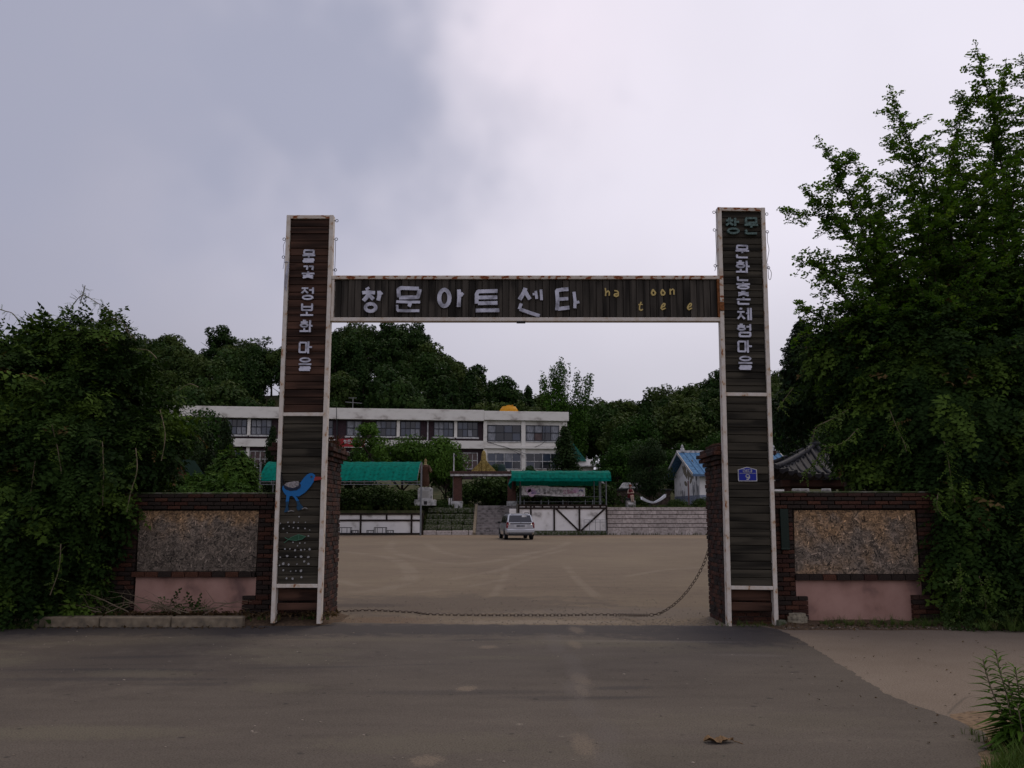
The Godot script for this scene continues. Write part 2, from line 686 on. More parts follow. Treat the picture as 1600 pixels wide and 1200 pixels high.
# crown of a tree some way off: leaf clumps over many small boughs
func crown(sd: int, boughs: Array, leaves: int, size: float, a: Color, b2: Color, flat := 0.0) -> ArrayMesh:
	var r := RandomNumberGenerator.new()
	r.seed = sd
	var b := MB.new()
	b.colored = true
	var w := PackedFloat32Array()
	var tones := PackedColorArray()
	for o: Array in boughs:
		w.append(o[1].x * o[1].z + o[1].x * o[1].y)
		tones.append(a.lerp(b2, r.randf()))
	for i in leaves:
		var k := r.rand_weighted(w)
		var o: Array = boughs[k]
		var dir := Vector3(r.randfn(), r.randfn(), r.randfn()).normalized()
		var p: Vector3 = o[0] + dir * o[1] * pow(r.randf(), 0.22) * (1.12 if r.randf() < 0.12 else 1.0)
		var nn := (dir + Vector3(r.randfn(), r.randfn() + 0.4 + flat, r.randfn()) * 0.55).normalized()
		var x := nn.cross(Vector3(r.randfn(), r.randfn(), r.randfn())).normalized()
		var y := nn.cross(x)
		var s := size * r.randf_range(0.55, 1.2)
		b.tint = tones[k].lerp(a.lerp(b2, r.randf()), 0.35) * r.randf_range(0.75, 1.25)
		b.tri(p - x * s * 0.5, p + y * s * 0.42, p + x * s * 0.55)
		b.tri(p - x * s * 0.4 - y * s * 0.1, p + x * s * 0.5, p - y * s * 0.5)
	return b.mesh()

func bough_ball(sd: int, count: int, o: Vector3, rad: Vector3, s: float) -> Array:
	var r := RandomNumberGenerator.new()
	r.seed = sd
	var out := []
	for i in count:
		var dir := Vector3(r.randfn(), r.randfn() + 0.25, r.randfn()).normalized()
		var k := s * r.randf_range(0.7, 1.3)
		out.append([o + dir * rad * r.randf_range(0.45, 0.95), Vector3(k, k * 0.75, k)])
	return out

func bough_cone(sd: int, count: int, h: float, r0: float, low: float, s: float) -> Array:
	var r := RandomNumberGenerator.new()
	r.seed = sd
	var out := []
	for i in count:
		var t := pow((i + r.randf()) / count, 0.8)
		var a := r.randf() * TAU
		var rad := r0 * (1.0 - t) * r.randf_range(0.45, 0.9)
		var k := s * (1.0 - 0.65 * t) * r.randf_range(0.8, 1.2)
		out.append([Vector3(cos(a) * rad, low + (h - low) * t, sin(a) * rad), Vector3(k, k * 1.2, k)])
	out.append([Vector3(0, h - s * 0.3, 0), Vector3(s * 0.25, s * 0.8, s * 0.25)])
	return out

func trunk_mesh(h: float, r: float, sd: int, limbs := 5, spread := 0.4) -> ArrayMesh:
	var g := RandomNumberGenerator.new()
	g.seed = sd
	var b := MB.new()
	var pts := PackedVector3Array()
	for i in 6:
		pts.append(Vector3(g.randf_range(-0.1, 0.1) * i * 0.25, h * i / 5.0 - 0.3, g.randf_range(-0.1, 0.1) * i * 0.25))
	b.tube(pts, PackedFloat32Array([r * 1.25, r, r * 0.85, r * 0.65, r * 0.45, r * 0.15]), 7)
	for i in limbs:
		var o := pts[2 + i % 3]
		var a := g.randf() * TAU
		var d := Vector3(cos(a), 0.75, sin(a)) * h * spread
		b.tube(PackedVector3Array([o, o + d * 0.5 + Vector3(0, 0.1, 0), o + d]), PackedFloat32Array([r * 0.5, r * 0.3, r * 0.08]), 5)
	return b.mesh()

func tree(called: String, label: String, group: String, at: Vector3, cm: Mesh, tm: Mesh, turn := 0.0, size := 1.0) -> Node3D:
	var t := thing(called, label, "tree", at, turn, group)
	part(t, "crown", cm, M.crown)
	part(t, "trunk", tm, M.bark)
	t.scale = Vector3.ONE * size
	t.set_meta("kindname", called)
	return t

# ---------- setting ----------
func _ready() -> void:
	rng.seed = 7
	var cam := Camera3D.new()
	cam.name = "camera"
	add_child(cam)
	cam.position = Vector3(0, 1.6, 0)
	cam.rotation_degrees = Vector3(8.427, 0, 0)
	cam.fov = 47.925
	cam.near = 0.05
	cam.far = 3000.0
	cam.current = true
	var env := Environment.new()
	env.background_mode = Environment.BG_SKY
	env.tonemap_mode = Environment.TONE_MAPPER_LINEAR
	env.tonemap_exposure = 1.0
	env.sdfgi_enabled = true
	env.ssao_enabled = true
	env.ssil_enabled = true
	var sky := Sky.new()
	var pan := PanoramaSkyMaterial.new()
	pan.panorama = sky_picture()
	sky.sky_material = pan
	env.sky = sky
	var we := WorldEnvironment.new()
	we.name = "world_environment"
	we.environment = env
	add_child(we)
	var sun := DirectionalLight3D.new()
	sun.name = "sun"
	sun.light_energy = 0.3
	sun.light_angular_distance = 20.0
	sun.light_color = Color(1.0, 0.93, 0.82)
	sun.shadow_enabled = true
	add_child(sun)
	sun.look_at_from_position(Vector3.ZERO, Vector3(-0.22, -0.85, 0.48), Vector3.UP)

	materials()
	more_materials()
	ground()
	gate()
	walls()
	yard_edge()
	school()
	car()
	hill()
	far_plants()
	near_plants()
	small_things()


func sky_picture() -> ImageTexture:
	var w := 1024
	var h := 512
	var im := Image.create_empty(w, h, false, Image.FORMAT_RGBF)
	var n1 := noise(11, 1.6, 5)
	var n2 := noise(23, 4.5, 4)
	var n3 := noise(37, 14.0, 4)
	var edge := Curve.new()
	edge.min_value = -90.0
	edge.max_value = 30.0
	edge.max_domain = 90.0
	for p: Vector2 in [Vector2(0, -70), Vector2(8, -32), Vector2(14, -14), Vector2(19, -4), Vector2(23, 1), Vector2(26.5, 5), Vector2(29, 1), Vector2(32, -2.5), Vector2(45, -5), Vector2(90, -5)]:
		edge.add_point(p, 0, 0, Curve.TANGENT_LINEAR, Curve.TANGENT_LINEAR)
	for j in h:
		var el := PI * (0.5 - (j + 0.5) / h)
		var eld := rad_to_deg(el)
		var eb := edge.sample(clampf(eld, 0, 90))
		var soft := lerpf(26.0, 5.0, smoothstep(8.0, 28.0, eld))
		for i in w:
			var az := TAU * (i + 0.5) / w
			if az > PI:
				az -= TAU
			if eld < -3.0:
				im.set_pixel(i, j, Color(0.3, 0.29, 0.31))
				continue
			var d := Vector3(sin(az) * cos(el), sin(el), -cos(az) * cos(el))
			var azd := rad_to_deg(az)
			var k1 := n1.get_noise_3dv(d)
			var k2 := n2.get_noise_3dv(d)
			var df := eb - azd + k1 * 10.0 + k2 * 6.0 + n3.get_noise_3dv(d) * 5.5
			var dark := 0.34 * smoothstep(-soft, soft * 0.8, df) + 0.62 * smoothstep(-soft * 0.3, 14.0 + soft, df + k2 * 6.0)
			dark *= smoothstep(-150.0, -85.0, azd + k1 * 40.0) * smoothstep(-2.0, 19.0, eld)
			# elsewhere the overcast is broken up the same way
			var other := smoothstep(0.0, 0.45, k1 + 0.25 * k2 + 0.04) * smoothstep(70.0, 130.0, absf(azd + 20.0)) * smoothstep(3.0, 25.0, eld)
			dark = maxf(dark, other * 0.8)
			var side := smoothstep(-42.0, 16.0, azd) * (1.0 - 0.2 * smoothstep(90.0, 175.0, azd)) + 0.8 * (1.0 - smoothstep(-175.0, -100.0, azd))
			var bright := Color(0.405, 0.405, 0.505).lerp(Color(0.835, 0.80, 0.905), side)
			var low := Color(0.335, 0.335, 0.415).lerp(Color(0.575, 0.56, 0.635), side)
			var c := low.lerp(bright, smoothstep(5.0, 20.0, eld))
			c = c.lerp(Color(0.375, 0.39, 0.505), dark * clampf(0.95 + 0.35 * k1 + 0.3 * k2, 0.6, 1.0))
			var glow := exp(-pow((azd - 1.5) / 9.0, 2.0) - pow((eld - 31.0) / 7.0, 2.0)) * (1.0 - dark)
			c = c.lerp(Color(0.96, 0.86, 0.96), glow * 0.5)
			var m := 1.0 + 0.05 * k1 + 0.03 * k2
			im.set_pixel(i, j, Color(c.r * m, c.g * m, c.b * m))
	return ImageTexture.create_from_image(im)


func materials() -> void:
	var wood := noise(3, 0.012, 5)
	var grain := tex(wood, 1024, 256, [[0.0, grey(0.42)], [0.3, grey(0.62)], [0.5, grey(0.8)], [0.7, grey(0.92)], [1.0, grey(1.0)]], Vector2(16, 1))
	M.grain = grain
	var blotch := tex(noise(5, 0.012, 5), 512, 512, [[0.0, grey(0.5)], [0.45, grey(0.85)], [1.0, grey(1.0)]])
	M.blotch = blotch
	for i in 5:
		var k: float = [0.85, 1.0, 1.15, 0.95, 1.3][i]
		M["grey_board%d" % i] = mat(lin(0.058 * k, 0.050 * k, 0.036 * k), 0.82, grain, Vector3(0.55, 1.6, 1))
		M["red_board%d" % i] = mat(lin(0.086 * k, 0.043 * k, 0.028 * k), 0.8, grain, Vector3(0.55, 1.6, 1))
		M["beam_board%d" % i] = mat(lin(0.062 * k, 0.053 * k, 0.043 * k), 0.82, grain, Vector3(0.55, 1.6, 1))
	for m: String in M.keys():
		if m.contains("_board"):
			M[m].heightmap_enabled = true
			M[m].heightmap_texture = grain
			M[m].heightmap_scale = 0.35
	var rust := tex(noise(8, 0.02, 6), 512, 512, [[0.0, lin(0.13, 0.035, 0.014)], [0.14, lin(0.22, 0.075, 0.028)], [0.20, lin(0.44, 0.31, 0.20)], [0.30, lin(0.54, 0.47, 0.39)], [0.7, lin(0.62, 0.57, 0.51)], [1.0, lin(0.5, 0.45, 0.39)]])
	var heavy := tex(noise(9, 0.025, 6), 512, 512, [[0.0, lin(0.10, 0.028, 0.012)], [0.28, lin(0.21, 0.06, 0.024)], [0.38, lin(0.30, 0.14, 0.06)], [0.43, lin(0.5, 0.42, 0.34)], [1.0, lin(0.6, 0.55, 0.48)]])
	M.frame = mat(Color.WHITE, 0.55, rust, Vector3(0.6, 0.45, 0.6), 1)
	M.rusty = mat(Color.WHITE, 0.75, heavy, Vector3(0.5, 0.9, 0.5), 1)
	M.rust = mat(lin(0.26, 0.10, 0.035), 0.85, blotch, Vector3(3, 3, 3), 1)
	M.letter = mat(lin(0.68, 0.685, 0.79), 0.5, blotch, Vector3(0.7, 0.7, 0.7), 1)
	M.gold_letter = mat(lin(0.50, 0.38, 0.14), 0.5)
	M.green_letter = mat(lin(0.14, 0.21, 0.19), 0.7, blotch, Vector3(3, 3, 3), 1)
	var bn := tex(noise(31, 0.03, 5), 256, 256, [[0.0, grey(0.55)], [0.5, grey(0.88)], [1.0, grey(1.0)]])
	var shades := [[0.085, 0.030, 0.020], [0.105, 0.038, 0.025], [0.065, 0.026, 0.020], [0.045, 0.027, 0.022], [0.125, 0.045, 0.028], [0.075, 0.034, 0.026]]
	for i in 6:
		var s: Array = shades[i]
		M["brick%d" % i] = mat(lin(s[0] * 0.85, s[1] * 1.0, s[2] * 1.0), 0.9, bn, Vector3(5, 5, 5), 1)
	M.mortar = mat(lin(0.075, 0.06, 0.05), 0.95, blotch, Vector3(2, 2, 2), 1)
	M.pink = mat(Color.WHITE, 0.85, tex(noise(41, 0.006, 6), 512, 512, [[0.0, lin(0.15, 0.09, 0.08)], [0.35, lin(0.31, 0.18, 0.145)], [0.6, lin(0.36, 0.215, 0.175)], [1.0, lin(0.41, 0.25, 0.205)]]), Vector3(0.5, 0.5, 0.5), 1)
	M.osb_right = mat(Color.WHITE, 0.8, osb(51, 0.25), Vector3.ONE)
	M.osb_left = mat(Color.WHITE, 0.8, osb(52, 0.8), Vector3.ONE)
	M.kerb = mat(Color.WHITE, 0.9, tex(noise(61, 0.02, 6), 512, 512, [[0.0, lin(0.10, 0.085, 0.065)], [0.5, lin(0.175, 0.14, 0.098)], [1.0, lin(0.25, 0.205, 0.145)]]), Vector3(0.6, 0.6, 0.6), 1)
	M.stone = mat(Color.WHITE, 0.9, tex(noise(62, 0.02, 6), 512, 512, [[0.0, lin(0.19, 0.16, 0.145)], [0.45, lin(0.38, 0.33, 0.305)], [1.0, lin(0.48, 0.43, 0.40)]]), Vector3(0.4, 0.4, 0.4), 1)
	M.moss_stone = mat(Color.WHITE, 0.95, tex(noise(63, 0.03, 6), 512, 512, [[0.0, lin(0.03, 0.05, 0.015)], [0.42, lin(0.055, 0.07, 0.03)], [0.6, lin(0.12, 0.12, 0.09)], [1.0, lin(0.2, 0.19, 0.17)]]), Vector3(0.35, 0.35, 0.35), 1)
	M.plaster = mat(Color.WHITE, 0.85, tex(noise(64, 0.006, 6), 512, 512, [[0.0, lin(0.3, 0.28, 0.26)], [0.25, lin(0.66, 0.635, 0.605)], [0.5, lin(0.77, 0.745, 0.72)], [1.0, lin(0.8, 0.775, 0.75)]]), Vector3(0.25, 0.25, 0.25), 1)
	M.cream = mat(Color.WHITE, 0.85, tex(noise(65, 0.007, 6), 512, 512, [[0.0, lin(0.3, 0.27, 0.24)], [0.25, lin(0.62, 0.585, 0.53)], [0.5, lin(0.72, 0.69, 0.63)], [1.0, lin(0.76, 0.73, 0.67)]]), Vector3(0.12, 0.2, 0.12), 1)
	M.dark_timber = mat(lin(0.035, 0.024, 0.02), 0.8, blotch, Vector3.ONE, 1)
	M.tarp = mat(lin(0.0, 0.175, 0.13), 0.75, blotch, Vector3(0.5, 0.5, 0.5), 1, 0.12)
	M.tarp.backlight_enabled = true
	M.tarp.backlight = Color(0.45, 0.5, 0.48)
	M.tarp.cull_mode = BaseMaterial3D.CULL_DISABLED
	M.steel = mat(lin(0.22, 0.23, 0.24), 0.5, blotch, Vector3(2, 2, 2), 1)
	M.dark_steel = mat(lin(0.03, 0.03, 0.032), 0.6)
	M.chain = mat(lin(0.045, 0.026, 0.018), 0.75, blotch, Vector3(20, 20, 20), 1)
	M.crown = leaf_mat(0.45, 0.6)
	M.crown.vertex_color_is_srgb = false
	M.leaf = leaf_mat(0.6, 0.65)
	M.bright_leaf = leaf_mat(0.95, 0.7)
	M.bark = mat(lin(0.055, 0.042, 0.032), 0.95, bn, Vector3(2, 0.6, 2), 1)
	M.twig = mat(lin(0.16, 0.125, 0.085), 0.9)
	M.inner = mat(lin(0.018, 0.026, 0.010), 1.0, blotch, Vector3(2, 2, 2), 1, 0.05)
	M.white = mat(lin(0.62, 0.61, 0.60), 0.5, blotch, Vector3(0.4, 0.4, 0.4), 1)
	M.glass = mat(lin(0.010, 0.011, 0.016), 0.08, null, Vector3.ONE, 0, 0.6)
	M.glass_blue = mat(lin(0.035, 0.046, 0.072), 0.12, null, Vector3.ONE, 0, 0.6)
	M.curtain = mat(lin(0.33, 0.34, 0.37), 0.35, blotch, Vector3(1.5, 0.2, 1), 1)
	M.pink_curtain = mat(lin(0.15, 0.105, 0.10), 0.35, blotch, Vector3(1.5, 0.2, 1), 1)


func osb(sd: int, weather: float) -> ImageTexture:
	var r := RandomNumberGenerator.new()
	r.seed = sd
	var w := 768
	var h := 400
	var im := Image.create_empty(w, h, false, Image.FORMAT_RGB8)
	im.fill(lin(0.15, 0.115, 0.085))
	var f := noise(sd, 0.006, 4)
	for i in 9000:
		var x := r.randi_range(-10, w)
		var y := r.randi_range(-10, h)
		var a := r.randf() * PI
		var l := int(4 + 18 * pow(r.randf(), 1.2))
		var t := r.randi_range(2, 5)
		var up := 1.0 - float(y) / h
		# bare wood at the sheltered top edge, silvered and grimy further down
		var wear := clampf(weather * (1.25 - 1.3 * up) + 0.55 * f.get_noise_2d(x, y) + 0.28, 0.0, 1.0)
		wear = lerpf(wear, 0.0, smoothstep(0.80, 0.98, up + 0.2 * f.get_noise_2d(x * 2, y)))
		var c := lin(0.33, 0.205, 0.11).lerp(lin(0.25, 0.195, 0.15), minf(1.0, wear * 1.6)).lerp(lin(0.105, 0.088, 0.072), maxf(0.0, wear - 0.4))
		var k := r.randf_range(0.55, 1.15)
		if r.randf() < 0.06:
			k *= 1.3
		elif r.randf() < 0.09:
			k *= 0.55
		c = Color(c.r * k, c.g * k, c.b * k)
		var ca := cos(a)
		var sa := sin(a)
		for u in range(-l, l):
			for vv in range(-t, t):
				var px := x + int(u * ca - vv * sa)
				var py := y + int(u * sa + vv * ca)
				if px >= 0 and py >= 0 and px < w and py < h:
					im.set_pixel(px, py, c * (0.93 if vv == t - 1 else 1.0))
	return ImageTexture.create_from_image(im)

# ground picture over a stretch of ground: three noises through a ramp
func ground_image(w: int, h: int, sd: int, f: Array, share: Array, stops: Array, stretch := 1.0) -> Image:
	var ds: Array[PackedByteArray] = []
	for i in 3:
		var nz := noise(sd + i, f[i], [3, 4, 3][i])
		var src: Image
		if i < 2:
			src = nz.get_image(w, int(h * (stretch if i == 1 else 1.0)))
			src.resize(w, h, Image.INTERPOLATE_BILINEAR)
		else:
			src = nz.get_image(w, h)
		src.convert(Image.FORMAT_L8)
		ds.append(src.get_data())
	var lut := ramp(stops)
	var l := PackedByteArray()
	l.resize(768)
	for i in 256:
		l[i * 3] = lut[i].r8
		l[i * 3 + 1] = lut[i].g8
		l[i * 3 + 2] = lut[i].b8
	var out := PackedByteArray()
	out.resize(w * h * 3)
	var s0: int = int(share[0] * 256)
	var s1: int = int(share[1] * 256)
	var s2: int = int(share[2] * 256)
	var a := ds[0]
	var b := ds[1]
	var c := ds[2]
	for i in w * h:
		var k := ((a[i] * s0 + b[i] * s1 + c[i] * s2) >> 8) * 3
		out[i * 3] = l[k]
		out[i * 3 + 1] = l[k + 1]
		out[i * 3 + 2] = l[k + 2]
	return Image.create_from_data(w, h, false, Image.FORMAT_RGB8, out)

# a stain with a ragged edge
func stain(im: Image, area: Rect2, o: Vector2, rad: Vector2, c: Color, strength: float, turn := 0.0, sd := 1) -> void:
	var f := noise(sd, 1.0, 4)
	var k := Vector2(im.get_width(), im.get_height()) / area.size
	var big := maxf(rad.x, rad.y) * 1.5
	var p0 := Vector2i(((o - Vector2(big, big) - area.position) * k).floor())
	var p1 := Vector2i(((o + Vector2(big, big) - area.position) * k).ceil())
	var fr := 2.5 / maxf(0.05, minf(rad.x, rad.y))
	for y in range(maxi(0, p0.y), mini(im.get_height(), p1.y)):
		for x in range(maxi(0, p0.x), mini(im.get_width(), p1.x)):
			var wp := Vector2(x, y) / k + area.position
			var q := (wp - o).rotated(-turn)
			var d := (q / rad).length() + 0.45 * f.get_noise_2d(wp.x * fr, wp.y * fr) + 0.25 * f.get_noise_2d(wp.x * fr * 5, wp.y * fr * 5)
			var s := (1.0 - smoothstep(0.55, 1.05, d)) * strength
			if s > 0.01:
				im.set_pixel(x, y, im.get_pixel(x, y).lerp(c, s))

func streak(im: Image, area: Rect2, pts: Array, width: float, c: Color, strength: float, sd := 1) -> void:
	var f := noise(sd, 0.6, 4)
	var k := Vector2(im.get_width(), im.get_height()) / area.size
	var cu := Curve2D.new()
	for i in pts.size():
		var t: Vector2 = (pts[mini(i + 1, pts.size() - 1)] - pts[maxi(i - 1, 0)]) / 6.0
		cu.add_point(pts[i], -t, t)
	var done := {}
	for p in cu.tessellate_even_length(6, width * 0.35):
		var p0 := Vector2i(((p - Vector2(width, width) - area.position) * k).floor())
		var p1 := Vector2i(((p + Vector2(width, width) - area.position) * k).ceil())
		for y in range(maxi(0, p0.y), mini(im.get_height(), p1.y)):
			for x in range(maxi(0, p0.x), mini(im.get_width(), p1.x)):
				var id := y * 4096 + x
				var wp := Vector2(x, y) / k + area.position
				var s := (1.0 - smoothstep(0.4, 1.0, wp.distance_to(p) / width)) * strength * clampf(0.75 + f.get_noise_2d(wp.x, wp.y) * 1.6, 0.0, 1.0)
				if s > done.get(id, 0.0):
					var was: float = done.get(id, 0.0)
					done[id] = s
					im.set_pixel(x, y, im.get_pixel(x, y).lerp(c, (s - was) / (1.0 - was + 0.001)))

func sheet(poly: PackedVector2Array, y: float, area: Rect2, holes_step := 0.0) -> ArrayMesh:
	var b := MB.new()
	var ix := Geometry2D.triangulate_polygon(poly)
	for i in range(0, ix.size(), 3):
		var q := [poly[ix[i]], poly[ix[i + 1]], poly[ix[i + 2]]]
		if (q[1] - q[0]).cross(q[2] - q[0]) > 0:
			q.reverse()
		for p: Vector2 in [q[0], q[2], q[1]]:
			b.put(Vector3(p.x, y, p.y), Vector3.UP, (p - area.position) / area.size)
	return b.mesh()

func rough_line(pts: Array, step: float, amount: float, sd: int) -> PackedVector2Array:
	var f := noise(sd, 2.0, 3)
	var out := PackedVector2Array()
	for i in pts.size() - 1:
		var a: Vector2 = pts[i]
		var b: Vector2 = pts[i + 1]
		var n := maxi(1, int(a.distance_to(b) / step))
		for j in n:
			var p := a.lerp(b, float(j) / n)
			out.append(p + Vector2(f.get_noise_2d(p.x * 3, p.y * 3), f.get_noise_2d(p.x * 3 + 50, p.y * 3)) * amount)
	out.append(pts[-1])
	return out

const RIDGE := [
	Vector2(-124.513, 31.832), Vector2(-90.605, 32.409), Vector2(-77.057, 32.987), Vector2(-66.203, 31.602), Vector2(-61.772, 33.218), Vector2(-56.634, 32.525), Vector2(-52.173, 33.912), Vector2(-45.317, 32.756), Vector2(-39.626, 32.063), Vector2(-31.190, 33.912), Vector2(-27.242, 34.723),
	Vector2(-18.153, 34.259), Vector2(-12.438, 30.680), Vector2(-9.024, 28.155), Vector2(-4.497, 24.731), Vector2(0.000, 23.141), Vector2(3.364, 22.009), Vector2(8.947, 19.300), Vector2(14.545, 19.751), Vector2(18.473, 20.427), Vector2(22.416, 21.556), Vector2(26.940, 23.141),
	Vector2(31.471, 24.504), Vector2(35.983, 24.959), Vector2(45.068, 27.011), Vector2(50.769, 28.384), Vector2(62.188, 30.680), Vector2(101.874, 31.832), Vector2(135.682, 30.680)]

func ridge(x: float) -> float:
	for i in RIDGE.size() - 1:
		if x < RIDGE[i + 1].x:
			return lerpf(RIDGE[i].y, RIDGE[i + 1].y, clampf((x - RIDGE[i].x) / (RIDGE[i + 1].x - RIDGE[i].x), 0, 1))
	return RIDGE[-1].y

# height of the land
func land(x: float, z: float) -> float:
	var d := -z
	if d < 62.2:
		return -0.03
	var h := 0.0
	if x > -6.6 and x < 0.5:
		h = 1.98 * clampf((d - 66.3) / 0.4, 0, 1)
	else:
		h = 1.72 * clampf((d - 62.5) / 0.4, 0, 1)
	var e := smoothstep(3.0, 6.0, x)
	h = lerpf(h, 4.9, smoothstep(lerpf(68.0, 83.0, e), lerpf(89.0, 101.0, e), d))
	if d > 98.0:
		var far := 1.0 - smoothstep(190.0, 420.0, d)
		h = lerpf(h, maxf(5.0, ridge(x * 150.0 / maxf(d, 120.0)) - 11.0), smoothstep(98.0, 150.0, d)) * far
	return h


func ground() -> void:
	# land: one sheet to the horizon
	var xs := PackedFloat32Array([-900, -500, -300, -200, -150])
	for i in range(-120, -24, 6):
		xs.append(i)
	for i in 49:
		xs.append(-24 + i)
	for i in range(30, 126, 6):
		xs.append(i)
	xs.append_array(PackedFloat32Array([0.45, -6.62, -6.58, 0.55, 150, 200, 300, 500, 900]))
	xs.sort()
	var zs := PackedFloat32Array([900, 300, 100, 40, 20, 5, -5, -20, -40, -60, -62.2, -62.5, -62.9, -64, -65, -66.3, -66.7, -68, -71, -74, -77, -80, -83, -86, -89, -93, -98])
	for i in 12:
		zs.append(-104 - i * 7)
	zs.append_array(PackedFloat32Array([-200, -230, -270, -330, -420, -600, -900, -1400]))
	var b := MB.new()
	for i in zs.size() - 1:
		for j in xs.size() - 1:
			b.quad(Vector3(xs[j], land(xs[j], zs[i]), zs[i]), Vector3(xs[j + 1], land(xs[j + 1], zs[i]), zs[i]), Vector3(xs[j + 1], land(xs[j + 1], zs[i + 1]), zs[i + 1]), Vector3(xs[j], land(xs[j], zs[i + 1]), zs[i + 1]))
	struct("ground", b.mesh(), mat(Color.WHITE, 1.0, tex(noise(71, 0.02, 6), 512, 512, [[0.0, lin(0.025, 0.035, 0.012)], [0.5, lin(0.05, 0.055, 0.025)], [1.0, lin(0.11, 0.09, 0.055)]]), Vector3(0.15, 0.15, 0.15), 2))

	# bare earth yard
	var ya := Rect2(-26, -62.4, 52, 51.4)
	var im := ground_image(1040, 1028, 81, [0.006, 0.03, 0.22], [0.36, 0.34, 0.3], [[0.0, lin(0.112, 0.083, 0.058)], [0.35, lin(0.166, 0.127, 0.090)], [0.65, lin(0.200, 0.157, 0.107)], [1.0, lin(0.260, 0.208, 0.144)]], 2.5)
	var pale := lin(0.255, 0.208, 0.155)
	var dark := lin(0.085, 0.068, 0.055)
	stain(im, ya, Vector2(-1.2, -15.6), Vector2(3.4, 2.0), lin(0.115, 0.09, 0.07), 0.7, 0.0, 3)
	stain(im, ya, Vector2(1.9, -14.2), Vector2(2.4, 1.0), lin(0.17, 0.14, 0.115), 0.6, 0.0, 4)
	stain(im, ya, Vector2(-2.6, -15.4), Vector2(0.9, 0.35), dark, 0.7, 0.0, 5)
	stain(im, ya, Vector2(-0.6, -12.5), Vector2(1.0, 0.16), dark, 0.8, 0.0, 6)
	stain(im, ya, Vector2(1.4, -12.45), Vector2(0.5, 0.12), dark, 0.7, 0.0, 7)
	stain(im, ya, Vector2(0.5, -13.1), Vector2(1.6, 0.28), pale, 0.8, 0.0, 8)
	stain(im, ya, Vector2(-2.0, -13.3), Vector2(0.9, 0.5), lin(0.15, 0.1, 0.065), 0.7, 0.0, 9)
	stain(im, ya, Vector2(0, -58), Vector2(24, 3.0), lin(0.23, 0.165, 0.112), 0.7, 0.0, 10)
	stain(im, ya, Vector2(9, -55), Vector2(6, 1.2), lin(0.27, 0.195, 0.13), 0.7, 0.0, 12)
	for s: Array in [
			[[Vector2(-4.236, -21.260), Vector2(-2.588, -17.896), Vector2(-1.348, -18.632), Vector2(-0.154, -21.260)], 0.3], [[Vector2(-6.783, -35.840), Vector2(-4.268, -30.895), Vector2(-2.724, -23.473), Vector2(-2.532, -19.432), Vector2(-3.106, -17.896)], 0.5],
			[[Vector2(-6.505, -48.224), Vector2(-5.354, -38.296), Vector2(-3.370, -30.895), Vector2(-1.213, -27.830), Vector2(1.673, -38.296), Vector2(3.165, -48.224)], 0.5], [[Vector2(-4.270, -44.385), Vector2(-2.824, -35.275), Vector2(-0.899, -30.895), Vector2(1.044, -35.840)], 0.5],
			[[Vector2(-1.540, -21.260), Vector2(-0.359, -24.764), Vector2(0.674, -30.895), Vector2(2.370, -38.296)], 0.35], [[Vector2(1.617, -27.830), Vector2(1.540, -21.260), Vector2(1.617, -16.004)], 0.25], [[Vector2(2.911, -22.311), Vector2(4.313, -24.764), Vector2(5.736, -25.905)], 0.3], [[Vector2(-0.373, -17.217), Vector2(-0.231, -21.260), Vector2(-0.190, -26.207)], 0.22]]:
		streak(im, ya, s[0], s[1] * 0.65, pale, 0.5, int(s[1] * 100))
	var ym := mat(Color.WHITE, 0.95, ImageTexture.create_from_image(im))
	fine(ym, 26, 0.72)
	struct("yard", sheet(PackedVector2Array([Vector2(-26, -62.4), Vector2(26, -62.4), Vector2(26, -11.2), Vector2(-26, -11.2)]), 0.0, ya), ym)

	# concrete apron on the right
	var ca := Rect2(2, -13, 10, 10)
	im = ground_image(768, 768, 91, [0.005, 0.03, 0.2], [0.4, 0.3, 0.3], [[0.0, lin(0.17, 0.132, 0.098)], [0.5, lin(0.205, 0.162, 0.124)], [1.0, lin(0.24, 0.195, 0.152)]])
	for s: Array in [[[Vector2(3.492, -7.245), Vector2(3.747, -7.595), Vector2(3.960, -7.849), Vector2(4.200, -7.982)]], [[Vector2(4.321, -8.662), Vector2(4.294, -8.264), Vector2(4.359, -8.065)]]]:
		streak(im, ca, s[0], 0.014, lin(0.09, 0.075, 0.06), 0.5, 77)
	var cm := mat(Color.WHITE, 0.95, ImageTexture.create_from_image(im))
	fine(cm, 13, 0.8)
	struct("pavement", sheet(PackedVector2Array([Vector2(3.0, -5.0), Vector2(12, -5.0), Vector2(12, -12.8), Vector2(3.0, -12.8)]), 0.004, ca), cm)

	# asphalt road
	var ra := Rect2(-14, -13.2, 19, 18)
	im = ground_image(1140, 1080, 101, [0.005, 0.016, 0.24], [0.4, 0.32, 0.28], [[0.0, lin(0.064, 0.053, 0.043)], [0.35, lin(0.100, 0.083, 0.067)], [0.65, lin(0.122, 0.102, 0.082)], [1.0, lin(0.168, 0.141, 0.110)]], 3.0)
	var tar := lin(0.05, 0.044, 0.043)
	stain(im, ra, Vector2(-4, -12.2), Vector2(14, 0.7), tar, 0.75, 0.0, 21)
	stain(im, ra, Vector2(2.6, -11.5), Vector2(1.5, 0.9), tar, 0.7, 0.1, 22)
	stain(im, ra, Vector2(-6, -9.5), Vector2(4.5, 1.9), lin(0.072, 0.059, 0.05), 0.55, 0.0, 23)
	for i in 26:
		stain(im, ra, Vector2(rng.randf_range(-8, 1.5), rng.randf_range(-11.4, -7.5)), Vector2(rng.randf_range(0.3, 1.5), rng.randf_range(0.04, 0.14)), tar, rng.randf_range(0.2, 0.5), rng.randf_range(-0.15, 0.05), 30 + i)
	var tan := lin(0.21, 0.165, 0.12)
